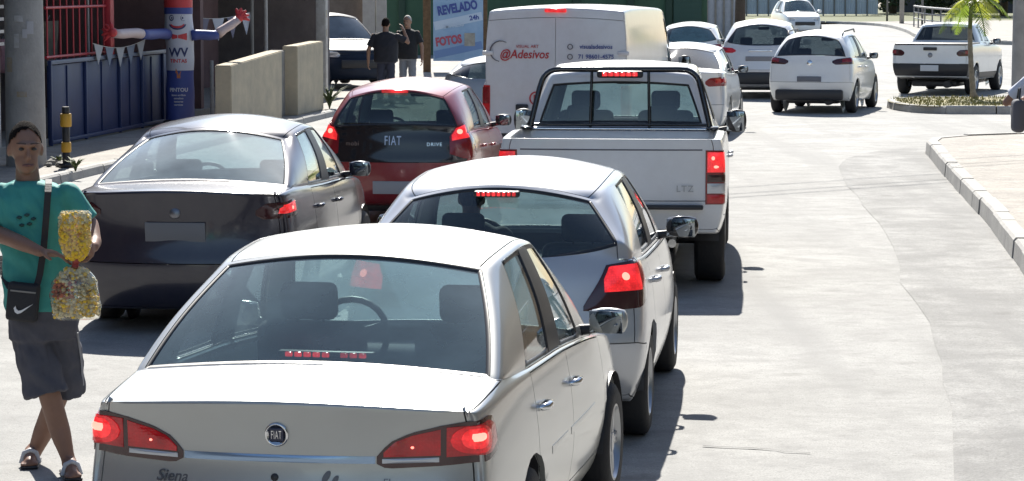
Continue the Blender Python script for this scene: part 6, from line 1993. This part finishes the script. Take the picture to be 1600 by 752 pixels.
def hand(bm, wrist, dirv, palm_n, size=1.0, curl=0.5, flip=1):
    """palm, four fingers of different lengths and a thumb from the side of the palm"""
    d = Vector(dirv).normalized(); n = Vector(palm_n); n = (n - d * n.dot(d)).normalized(); s = d.cross(n) * flip
    w = Vector(wrist)
    mt = Matrix((s, d, n)).transposed().to_4x4()
    ell(bm, w + d * 0.045 * size, (0.040 * size, 0.052 * size, 0.018 * size), mt)
    for k, (off, ln) in enumerate(((-0.030, 0.070), (-0.010, 0.082), (0.011, 0.077), (0.030, 0.060))):
        b = w + d * 0.085 * size + s * off * size
        c1, c2 = curl * 0.8, curl * 1.8
        p1 = b + (d * math.cos(c1) + n * math.sin(c1)) * ln * 0.5 * size
        p2 = p1 + (d * math.cos(c2) + n * math.sin(c2)) * ln * 0.5 * size
        limb(bm, [b - d * 0.02, b, p1, p2], [0.010 * size, 0.0098 * size, 0.009 * size, 0.0075 * size], 8)
    t0 = w + d * 0.025 * size - s * 0.030 * size
    t1 = t0 + (d * 0.55 - s * 0.65 + n * 0.35).normalized() * 0.040 * size
    t2 = t1 + (d * 0.85 - s * 0.2 + n * 0.45).normalized() * 0.032 * size
    limb(bm, [t0, t1, t2], [0.014 * size, 0.011 * size, 0.009 * size], 8)
def head_parts(body_bm, root, c, yaw, pitch, hair_m, skin_m, k=1.0, hair='short'):
    """skull with jaw, nose and ears into the body mesh; eyes, brows, mouth and hair as children"""
    rot = Matrix.Rotation(yaw, 4, 'Z') @ Matrix.Rotation(pitch, 4, 'X')
    T = lambda v: Vector(c) + (rot @ Vector(v)) * k        # local face looks along -y
    ell(body_bm, T((0, 0.012, 0.02)), (0.076 * k, 0.096 * k, 0.105 * k), rot)
    ell(body_bm, T((0, -0.028, -0.055)), (0.056 * k, 0.062 * k, 0.066 * k), rot)
    ell(body_bm, T((0, -0.055, -0.092)), (0.030 * k, 0.030 * k, 0.024 * k), rot, 2)
    ell(body_bm, T((0, -0.098, -0.022)), (0.014 * k, 0.020 * k, 0.022 * k), rot, 2)
    limb(body_bm, [T((0, -0.088, 0.022)), T((0, -0.100, -0.02))], [0.009 * k, 0.013 * k], 8)
    ell(body_bm, T((0, -0.085, 0.035)), (0.055 * k, 0.016 * k, 0.012 * k), rot, 2)
    ell(body_bm, T((0, -0.086, -0.062)), (0.026 * k, 0.012 * k, 0.010 * k), rot, 2)
    for s in (-1, 1): ell(body_bm, T((s * 0.078, 0.015, -0.012)), (0.012 * k, 0.020 * k, 0.033 * k), rot, 2)
    for s in (-1, 1):
        bm = bmesh.new(); ell(bm, T((s * 0.031, -0.080, 0.012)), (0.014 * k, 0.010 * k, 0.008 * k), rot, 2); bm_obj('eye', bm, mat('eye_dark', (0.05, 0.04, 0.035), 0.3), root, smooth=True)
        bm = bmesh.new(); limb(bm, [T((s * 0.014, -0.094, 0.040)), T((s * 0.052, -0.080, 0.042))], [0.0045 * k, 0.003 * k], 6); bm_obj('eyebrow', bm, mat('brow_brown', (0.07, 0.045, 0.035), 0.9), root, smooth=True)
    bm = bmesh.new(); limb(bm, [T((-0.024, -0.090, -0.066)), T((0, -0.099, -0.064)), T((0.024, -0.090, -0.066))], [0.005 * k, 0.008 * k, 0.005 * k], 8); bm_obj('lips', bm, mat('lip_tone', (0.16, 0.07, 0.06), 0.5), root, smooth=True)
    bm = bmesh.new(); rg = random.Random(3)
    bmesh.ops.create_icosphere(bm, subdivisions=4, radius=1.0)
    for v in bm.verts:
        f = 1 + 0.03 * math.sin(v.co.x * 23) * math.sin(v.co.y * 19) * math.sin(v.co.z * 21)
        v.co = Vector((v.co.x * 0.0795 * f, v.co.y * 0.100 * f + 0.016, v.co.z * 0.107 * f + 0.024))
    kill = [v for v in bm.verts if v.co.z < 0.072 - 0.9 * (v.co.y + 0.06) * (1 if v.co.y > -0.06 else 0.2) and v.co.y < 0.055 and not (v.co.y > -0.01 and v.co.z > 0.045) or v.co.z < -0.05 or (v.co.y < -0.05 and v.co.z < 0.098)]
    bmesh.ops.delete(bm, geom=kill, context='VERTS')
    for v in bm.verts: v.co = T(v.co)
    bm_obj('hair', bm, hair_m, root, smooth=True)

M_SKIN = mat('skin_brown', (0.25, 0.135, 0.092), 0.55, var=0.12, vscale=12)
M_SKIN2 = mat('skin_tan', (0.33, 0.19, 0.13), 0.55, var=0.1, vscale=12)
M_HAIR = mat('hair_dark', (0.012, 0.009, 0.008), 0.95, spec=0.08, bump=0.6, bscale=120)
M_HAIRG = mat('hair_grey', (0.42, 0.40, 0.37), 0.8)

def vendor():
    Yv = 14.1
    v = lambda px, py, dy=0.0: at(px, py, Yv + dy)
    root = empty('person', (v(68, 700).x, Yv, 0.0)); o = Vector(root.location)
    g_ = lambda *a: v(*a) - o
    teal = mat('teal_jersey', (0.045, 0.30, 0.27), 0.75, var=0.18, vscale=9, bump=0.15, bscale=14)
    short_m = mat('charcoal_shorts', (0.085, 0.085, 0.105), 0.85, var=0.2, vscale=9, bump=0.2, bscale=12)
    yaw = 0.18
    bm = bmesh.new()
    head_parts(bm, root, g_(40, 232, -0.02), yaw + 0.12, R(8), M_HAIR, M_SKIN, 1.06)
    limb(bm, [g_(42, 256, 0.02), g_(44, 292, 0.03)], [0.058, 0.066])
    rings(bm, [(g_(46, 296, 0.02), 0.09, 0.07), (g_(48, 312, 0.01), 0.13, 0.085), (g_(55, 350), 0.145, 0.095), (g_(60, 430), 0.135, 0.095), (g_(66, 490), 0.14, 0.105)], yaw)
    # arms: right (image left) reaches across to the bags, left grips them
    limb(bm, [g_(-2, 312, 0.0), g_(-16, 360, -0.03), g_(28, 378, -0.20), g_(62, 393, -0.27)], [0.046, 0.046, 0.040, 0.029])
    limb(bm, [g_(106, 312, 0.02), g_(141, 352, 0.02), g_(148, 378, -0.10), g_(146, 386, -0.18)], [0.046, 0.045, 0.036, 0.029])
    hand(bm, g_(62, 393, -0.27), (0.95, -0.15, -0.14), (0.1, -0.2, -1), 1.12, 0.35, 1)
    hand(bm, g_(147, 388, -0.19), (-0.35, -0.9, 0.1), (-1, 0.2, -0.1), 1.05, 0.75, -1)
    # legs crossed mid-step
    limb(bm, [g_(44, 492, 0.0), g_(76, 612, -0.05), g_(92, 668, -0.02), g_(108, 722, -0.05)], [0.078, 0.058, 0.056, 0.036])
    limb(bm, [g_(88, 492, 0.02), g_(92, 612, 0.16), g_(72, 665, 0.26), g_(50, 716, 0.30)], [0.078, 0.060, 0.056, 0.036])
    for (ax, ay, ad, fx) in ((108, 722, -0.05, 0.25), (50, 716, 0.30, 0.1)):
        a = g_(ax, ay, ad); f = Vector((fx, -0.95, 0)).normalized(); sdv = Vector((-f.y, f.x, 0))
        ell(bm, Vector((a.x, a.y + 0.02, 0.055)), (0.036, 0.05, 0.05))
        limb(bm, [Vector((a.x, a.y, 0.06)), Vector((a.x, a.y, 0.045)) + f * 0.12, Vector((a.x, a.y, 0.032)) + f * 0.19], [0.040, 0.038, 0.028])
        for q in range(5): limb(bm, [Vector((a.x, a.y, 0.03)) + f * 0.18 + sdv * (q - 2) * 0.017, Vector((a.x, a.y, 0.026)) + f * (0.225 - 0.008 * abs(q - 1)) + sdv * (q - 2) * 0.019], [0.012, 0.010], 6)
    skin_blend('body', bm, M_SKIN, root, 0.0075, 4)
    # jersey
    bm = bmesh.new()
    rings(bm, [(g_(44, 281, 0.02), 0.075, 0.07), (g_(47, 290, 0.015), 0.150, 0.095), (g_(50, 307, 0.01), 0.195, 0.112), (g_(54, 340), 0.192, 0.125), (g_(58, 400), 0.180, 0.128), (g_(63, 450), 0.190, 0.135), (g_(67, 484), 0.196, 0.142)], yaw)
    limb(bm, [g_(0, 304, 0.0), g_(-10, 332, -0.02), g_(-13, 348, -0.03)], [0.068, 0.073, 0.080], flat=True)
    limb(bm, [g_(104, 304, 0.02), g_(124, 334, 0.02), g_(133, 348, 0.02)], [0.066, 0.072, 0.078], flat=True)
    sh = skin_blend('shirt', bm, teal, root, 0.008, 5, fold=0.016)
    for k, (px, py) in enumerate(((30, 340), (42, 336), (52, 342), (46, 350), (34, 352))):
        p = g_(px, py, -0.132)
        bm = bmesh.new(); ell(bm, p, (0.016, 0.012, 0.010), sub=1); bm_obj('print', bm, mat('print_dark_teal', (0.02, 0.07, 0.07), 0.8), sh, smooth=True)
    # shorts
    bm = bmesh.new()
    rings(bm, [(g_(68, 468), 0.178, 0.128), (g_(68, 500), 0.186, 0.135), (g_(68, 530), 0.18, 0.13)], yaw)
    limb(bm, [g_(46, 510, 0.0), g_(58, 560, -0.03), g_(72, 617, -0.05)], [0.105, 0.110, 0.116], flat=True)
    limb(bm, [g_(92, 510, 0.03), g_(98, 560, 0.09), g_(101, 615, 0.14)], [0.102, 0.104, 0.108], flat=True)
    so = skin_blend('shorts', bm, short_m, root, 0.008, 5, fold=0.018)
    tube_obj('piping', [g_(121, 520, 0.0), g_(127, 560, 0.05), g_(130, 602, 0.10)], 0.006, mat('piping_grey', (0.35, 0.35, 0.37), 0.7), so, 6)
    for (ax, ad, fx) in ((108, -0.05, 0.25), (50, 0.30, 0.1)):
        a = g_(ax, 720, ad); f = Vector((fx, -0.95, 0)).normalized()
        s_ = bpy.data.objects.new('sandal', None); link(s_, root); s_.empty_display_size = 0.05
        bm = bmesh.new(); add_box(bm, Vector((a.x, a.y, 0.010)) + f * 0.08, (0.095, 0.28, 0.02), rz=math.atan2(f.y, f.x) + R(90), bev=0.009); bm_obj('sole', bm, M_TRIM, s_, angle=40)
        c = Vector((a.x, a.y, 0)) + f * 0.13; sdv = Vector((-f.y, f.x, 0))
        tube_obj('strap', [c - sdv * 0.046 + Vector((0, 0, 0.02)), c - sdv * 0.03 + Vector((0, 0, 0.075)), c + Vector((0, 0, 0.088)), c + sdv * 0.03 + Vector((0, 0, 0.075)), c + sdv * 0.046 + Vector((0, 0, 0.02))], 0.014, mat('sandal_white', (0.55, 0.55, 0.56), 0.6), s_, 8)
    tag(root, 'person in teal jersey and charcoal shorts standing by the cars, holding snack bags', 'person')
    # crossbody pouch with a tick mark
    b = empty('crossbody_bag', (v(36, 472).x, Yv, 0.0)); o2 = Vector(b.location); h_ = lambda *a: v(*a) - o2
    blk = mat('bag_nylon', (0.018, 0.018, 0.022), 0.7, bump=0.15)
    bm = bmesh.new(); add_box(bm, h_(36, 472, -0.175), (0.165, 0.055, 0.20), rz=-0.05, ry=R(6), bev=0.02, seg=3); bm_obj('pouch', bm, blk, b, angle=50)
    bm = bmesh.new(); add_box(bm, h_(36, 456, -0.206), (0.13, 0.006, 0.008), ry=R(6)); bm_obj('zip', bm, M_GREYW, b)
    sw = [(-0.05, 0.004), (-0.044, -0.014), (-0.030, -0.022), (-0.012, -0.018), (0.055, 0.022), (-0.010, -0.006), (-0.026, -0.008), (-0.036, 0.0), (-0.040, 0.014)]
    c = h_(36, 483, -0.2055)
    bm = bmesh.new(); F_ = [bm.verts.new(c + Vector((x * 0.95, -0.004, z * 1.15))) for x, z in sw]; B_ = [bm.verts.new(c + Vector((x * 0.95, 0.003, z * 1.15))) for x, z in sw]
    bm.faces.new(F_); bm.faces.new(B_[::-1])
    for k in range(len(sw)): bm.faces.new((F_[k], B_[k], B_[(k + 1) % len(sw)], F_[(k + 1) % len(sw)]))
    bmesh.ops.triangulate(bm, faces=bm.faces[:]); bm_obj('swoosh_mark', bm, mat('mark_white', (0.75, 0.75, 0.75), 0.6), b)
    def strap(pts, w=0.017):
        vs, fs = [], []
        for p in pts: vs += [p + Vector((-w, 0, 0)), p + Vector((w, 0, 0)), p + Vector((w, 0.004, 0)), p + Vector((-w, 0.004, 0))]
        for k in range(len(pts) - 1):
            i = 4 * k
            for q in range(4): fs.append((i + q, i + (q + 1) % 4, i + 4 + (q + 1) % 4, i + 4 + q))
        mesh_obj('strap', vs, fs, blk, b)
    strap([h_(76, 280, 0.06), h_(76, 287, -0.06), h_(75, 300, -0.125), h_(72, 340, -0.15), h_(68, 390, -0.155), h_(62, 430, -0.165), h_(56, 452, -0.18)])
    strap([h_(16, 452, -0.175), h_(4, 430, -0.05), h_(2, 400, 0.06)])
    tag(b, 'black crossbody pouch with white tick mark worn by the vendor', 'bag')
    # clear bags of yellow snacks
    wrap_ = glass('clear_wrap', (0.97, 0.97, 0.94), 0.06, (0.9, 0.9, 0.86))
    puff_a, puff_b, puff_c = mat('puff_yellow', (0.85, 0.55, 0.04), 0.8, var=0.08, vscale=20), mat('puff_pale', (0.74, 0.63, 0.36), 0.8, var=0.25, vscale=20), mat('puff_red', (0.42, 0.13, 0.07), 0.8)
    def snack(px0, px1, py0, py1, label, kind, seed):
        c0 = v((px0 + px1) / 2, (py0 + py1) / 2, -0.34)
        e = empty('snack_bag', c0); W = (px1 - px0) * Yv / F_PX; H = (py1 - py0) * Yv / F_PX
        rg = random.Random(seed)
        def rad(t):   # half width along the height, t 0 bottom .. 1 top
            if kind == 0: return W / 2 * interp([(0, 0.30), (0.12, 0.75), (0.3, 0.95), (0.75, 1.0), (0.93, 0.96), (1.0, 0.80)], t)
            return W / 2 * interp([(0, 0.90), (0.08, 1.0), (0.5, 1.0), (0.75, 0.9), (0.9, 0.60), (1.0, 0.35)], t)
        bm = bmesh.new(); R_ = []
        for k in range(15):
            t = k / 14; row = []
            for q in range(24):
                a = 2 * math.pi * q / 24; w = rad(t) * (1 + 0.05 * math.sin(5 * a + 7 * t) + rg.uniform(-0.03, 0.03))
                row.append(bm.verts.new((math.cos(a) * w, math.sin(a) * w * 0.62, H * (t - 0.5))))
            R_.append(row)
        for A, B in zip(R_, R_[1:]):
            for q in range(24): bm.faces.new((A[q], A[(q + 1) % 24], B[(q + 1) % 24], B[q]))
        bm.faces.new(R_[0][::-1]); bm.faces.new(R_[-1])
        bm_obj('wrapper', bm, wrap_, e, smooth=True)
        groups = {0: bmesh.new(), 1: bmesh.new(), 2: bmesh.new()}
        for k in range(900):
            t = rg.uniform(0.04, 0.96); a = rg.uniform(0, 6.28); f = math.sqrt(rg.uniform(0.35, 1)) * 0.93; w = rad(t) * f
            p = Vector((math.cos(a) * w, math.sin(a) * w * 0.60, H * (t - 0.5)))
            if kind == 0: g2 = 0 if t < 0.74 or rg.random() < 0.4 else 1
            else: g2 = 2 if (rg.random() < 0.75 and p.x < 0 and 0.35 < t < 0.8 and abs(t - 0.58) < 0.16) else (0 if rg.random() < 0.3 else 1)
            s = rg.uniform(0.007, 0.013)
            bmesh.ops.create_icosphere(groups[g2], subdivisions=1, radius=s, matrix=Matrix.Translation(p) @ Matrix.Diagonal((1, rg.uniform(0.7, 1.3), rg.uniform(0.7, 1.2), 1)))
        for q, mm in ((0, puff_a), (1, puff_b), (2, puff_c)):
            if len(groups[q].verts): tag(bm_obj('snack_puffs', groups[q], mm, e, smooth=True), kind='stuff')
            else: groups[q].free()
        bm = bmesh.new(); add_tube(bm, [(0, 0, H * (0.5 if kind else -0.5) - 0.01), (0.005, 0, H * (0.5 if kind else -0.5) + 0.02)], [0.02, 0.014], 10); bm_obj('twist_tie', bm, mat('tie_red', (0.35, 0.05, 0.04), 0.6), e, smooth=True)
        tag(e, label, 'bag', 'snack bags in the vendor\'s hands')
    snack(92, 143, 330, 408, 'upper clear bag of bright yellow popcorn in the vendor\'s hands', 0, 4)
    snack(80, 155, 417, 498, 'lower wider clear bag of pale snacks hanging from the vendor\'s hands', 1, 5)
vendor()

def bystander(Yp, px_c, head_py, label, shirt_m, leg_m, hair_m, skin_m, facing, arms, seed, z0=0.11, bulk=1.0, height=1.75):
    """standing man; arms: list of (elbow offset, wrist offset) from the shoulder in body axes"""
    c = at(px_c, 100, Yp); root = empty('person', (c.x, Yp, z0), facing)
    k = height / 1.75
    bm = bmesh.new()
    head_parts(bm, root, Vector((0, -0.01, 1.625 * k)), 0.0, 0.05, hair_m, skin_m, 1.04)
    limb(bm, [(0, 0.01, 1.56 * k), (0, 0.02, 1.45 * k)], [0.06, 0.068])
    rings(bm, [((0, 0.02, 1.40 * k), 0.12 * bulk, 0.08), ((0, 0.01, 1.2 * k), 0.14 * bulk, 0.095), ((0, 0, 0.92 * k), 0.13 * bulk, 0.095)])
    for s in (-1, 1):
        limb(bm, [(s * 0.09, 0, 0.92 * k), (s * 0.11, -0.01, 0.5 * k), (s * 0.115, 0.02, 0.09)], [0.075, 0.05, 0.04])
        limb(bm, [(s * 0.115, 0.02, 0.05), (s * 0.12, -0.10, 0.045), (s * 0.125, -0.17, 0.035)], [0.045, 0.042, 0.032])
    for s, (eo, wo) in zip((-1, 1), arms):
        sh = Vector((s * 0.20 * bulk, 0.02, 1.40 * k)); el = sh + Vector(eo); wr = el + Vector(wo)
        limb(bm, [sh, el, wr], [0.046, 0.042, 0.030])
        hand(bm, wr, (wr - el), (-s, -0.3, 0.2), 1.0, 0.5, s)
    skin_blend('body', bm, skin_m, root, 0.011, 4)
    bm = bmesh.new()
    rings(bm, [((0, 0.02, 1.475 * k), 0.085, 0.08), ((0, 0.02, 1.445 * k), 0.14 * bulk, 0.10), ((0, 0.018, 1.41 * k), 0.185 * bulk, 0.115), ((0, 0.015, 1.34 * k), 0.20 * bulk, 0.125), ((0, 0.005, 1.2 * k), 0.205 * bulk, 0.14 * bulk), ((0, -0.005, 1.0 * k), 0.20 * bulk, 0.15 * bulk), ((0, 0, 0.86 * k), 0.198 * bulk, 0.142 * bulk)])
    for s, (eo, wo) in zip((-1, 1), arms):
        sh = Vector((s * 0.20 * bulk, 0.02, 1.40 * k)); el = sh + Vector(eo)
        limb(bm, [sh - Vector((s * 0.02, 0, 0.02)), sh.lerp(el, 0.75)], [0.070, 0.076], flat=True)
    skin_blend('shirt', bm, shirt_m, root, 0.012, 5, fold=0.009)
    bm = bmesh.new()
    rings(bm, [((0, 0, 0.95 * k), 0.165 * bulk, 0.125), ((0, 0, 0.84 * k), 0.175 * bulk, 0.13)])
    for s in (-1, 1): limb(bm, [(s * 0.09, 0, 0.85 * k), (s * 0.11, -0.005, 0.5 * k), (s * 0.115, 0.02, 0.12)], [0.10, 0.08, 0.070], flat=True)
    skin_blend('trousers', bm, leg_m, root, 0.012, 4, fold=0.014)
    for s in (-1, 1):
        bm = bmesh.new(); limb(bm, [(s * 0.115, 0.03, 0.045), (s * 0.122, -0.10, 0.045), (s * 0.127, -0.19, 0.038)], [0.052, 0.050, 0.040]); bm_obj('shoe', bm, M_TRIM, root, smooth=True)
    tag(root, label, 'person'); return root
M_BLACKT = mat('dark_tee', (0.022, 0.023, 0.032), 0.85, var=0.2, vscale=6, bump=0.15, bscale=10)
M_BLACKT2 = mat('black_tee', (0.018, 0.020, 0.024), 0.85, bump=0.15, bscale=10)
M_DENIM = mat('dark_denim', (0.04, 0.045, 0.07), 0.9)
bystander(56.0, 603, 35, 'person in dark t-shirt seen from behind, one hand raised to the ear', M_BLACKT, M_DENIM, M_HAIR, M_SKIN2, R(172), [((-0.20, -0.06, -0.14), (0.10, -0.06, 0.25)), ((0.10, 0.02, -0.30), (0.02, -0.06, -0.26))], 1, bulk=1.25, z0=0.0)
bystander(57.6, 637, 28, 'grey-haired person in black t-shirt and pale trousers facing the street', M_BLACKT2, mat('pale_trousers', (0.22, 0.24, 0.28), 0.9), M_HAIRG, M_SKIN2, R(-20), [((-0.07, 0.02, -0.30), (0.0, -0.10, -0.24)), ((0.09, 0.0, -0.29), (0.03, -0.06, -0.26))], 2, bulk=1.1, height=1.78, z0=0.0)
pr = bystander(27.2, 1642, 100, 'person in pale blue-white shirt at the right edge, elbow bent outwards', mat('pale_blue_shirt', (0.55, 0.58, 0.66), 0.85, bump=0.15, bscale=10), mat('dark_trousers', (0.03, 0.03, 0.035), 0.9), M_HAIR, M_SKIN, R(150), [((-0.06, 0.02, -0.28), (0.02, -0.1, -0.22)), ((0.22, 0.02, -0.25), (-0.10, -0.2, 0.02))], 3, z0=0.175, bulk=1.1)
# dark shopping bag hanging from the bent arm
bag = empty('shopping_bag', (at(1589, 200, 27.2).x, 27.15, 0.175))
bm = bmesh.new(); add_box(bm, (0, 0, 1.03), (0.12, 0.22, 0.33), bev=0.05, seg=4); bm_obj('bag_body', bm, mat('bag_grey', (0.10, 0.10, 0.115), 0.8, bump=0.2), bag, angle=50)
tube_obj('bag_handle', [(0, -0.06, 1.19), (0.01, -0.03, 1.30), (0.01, 0.03, 1.30), (0, 0.06, 1.19)], 0.010, M_TRIM, bag, 6)
tag(bag, 'dark grey bag hanging at the right-edge person\'s elbow', 'bag')
# drivers and a passenger behind the glass
def seated(car, x, y, z, label, shirt_m, hair_m, skin_m):
    bpy.context.view_layer.update()
    c = bpy.data.objects[car]
    p = c.matrix_world @ Vector((x, y, z))
    root = empty('person', p, c.rotation_euler.z + math.pi)
    bm = bmesh.new()
    head_parts(bm, root, Vector((0, -0.03, 0.66)), 0.0, 0.0, hair_m, skin_m, 1.0)
    limb(bm, [(0, -0.01, 0.60), (0, 0.0, 0.50)], [0.055, 0.062])
    rings(bm, [((0, 0.0, 0.46), 0.16, 0.10), ((0, 0.0, 0.25), 0.16, 0.12), ((0, 0.0, 0.0), 0.16, 0.13)])
    for s in (-1, 1):
        limb(bm, [(s * 0.09, 0, 0.02), (s * 0.12, -0.40, 0.06), (s * 0.12, -0.55, -0.30)], [0.085, 0.06, 0.045])
        limb(bm, [(s * 0.19, 0, 0.42), (s * 0.24, -0.12, 0.20), (s * 0.15, -0.36, 0.28)], [0.055, 0.043, 0.03])
        hand(bm, (s * 0.15, -0.36, 0.28), (-s * 0.2, -0.9, 0.3), (0, 0, -1), 1.0, 0.7, s)
    skin_blend('body', bm, skin_m, root, 0.013, 4)
    bm = bmesh.new()
    rings(bm, [((0, 0.0, 0.52), 0.08, 0.075), ((0, 0.0, 0.48), 0.17, 0.105), ((0, 0.0, 0.40), 0.205, 0.125), ((0, 0.0, 0.2), 0.19, 0.14), ((0, 0, -0.02), 0.185, 0.15)])
    for s in (-1, 1): limb(bm, [(s * 0.19, 0, 0.42), (s * 0.225, -0.08, 0.27)], [0.075, 0.07])
    skin_blend('shirt', bm, shirt_m, root, 0.014, 4, fold=0.012)
    tag(root, label, 'person')
seated('silver_hatchback', -0.36, 1.98, 0.56, 'driver in dark shirt seen through the silver hatchback rear window', M_BLACKT, M_HAIR, M_SKIN)
seated('white_pickup', -0.36, 2.98, 0.72, 'driver at the left behind the white pickup rear window', M_BLACKT2, M_HAIR, M_SKIN2)
seated('white_pickup', 0.36, 2.98, 0.72, 'passenger at the right behind the white pickup rear window', M_BLACKT, M_HAIR, M_SKIN)
# ------------------------------------------------------------------ unseen houses and trees added to shape reflections and shade
def added_house(name, p0, p1, depth, h, m, label, nwin):
    a, b = Vector((*p0, 0)), Vector((*p1, 0)); d = b - a; L = d.length
    e = empty(name, a, math.atan2(d.y, d.x))
    box_obj('wall', (L / 2, depth / 2, h / 2 + 0.1), (L, depth, h), m, e)
    box_obj('cornice', (L / 2, -0.1, h + 0.15), (L + 0.2, 0.4, 0.25), M_GREYW, e)
    for k in range(nwin):
        x = L * (k + 0.5) / nwin
        for z in ((1.6, 4.2) if h > 5 else (1.6,)):
            w = box_obj('window', (x, -0.03, z), (1.3, 0.1, 1.3), M_WPAINT, e, bev=0.01)
            box_obj('pane', (x, -0.085, z), (1.12, 0.02, 1.12), M_GLOSSBLACK, w)
    tag(e, label, 'building')
added_house('added_corner_house', (9.6, 37.5), (8.2, 14), 7, 6.2, mat('ochre_render', (0.36, 0.27, 0.17), 0.9, var=0.2), 'unseen ochre corner house beside the right pavement, added for reflections', 7)
added_house('added_terrace_house', (8.1, 13), (6.4, -22), 7, 6.0, mat('dull_green_render', (0.17, 0.20, 0.16), 0.9, var=0.2), 'unseen dull green terrace house on the right behind the camera, added for reflections', 9)
added_house('added_brick_house', (-13.4, -22), (-9.6, 24), 7, 6.2, mat('brick_render', (0.24, 0.14, 0.10), 0.9, var=0.25), 'unseen brick coloured house row on the left behind the camera, added for reflections', 12)
for k, (x, y) in enumerate(((-4.5, -34), (1.5, -38), (6.5, -33))):  # unseen trees, added for what the cars mirror and for shade
    tree((x, y, 0), 8.5, 4.2, ('left', 'middle', 'right')[k] + ' tree of three added unseen behind the camera for reflections and shade', 50 + k, n=3000, low=0.2)
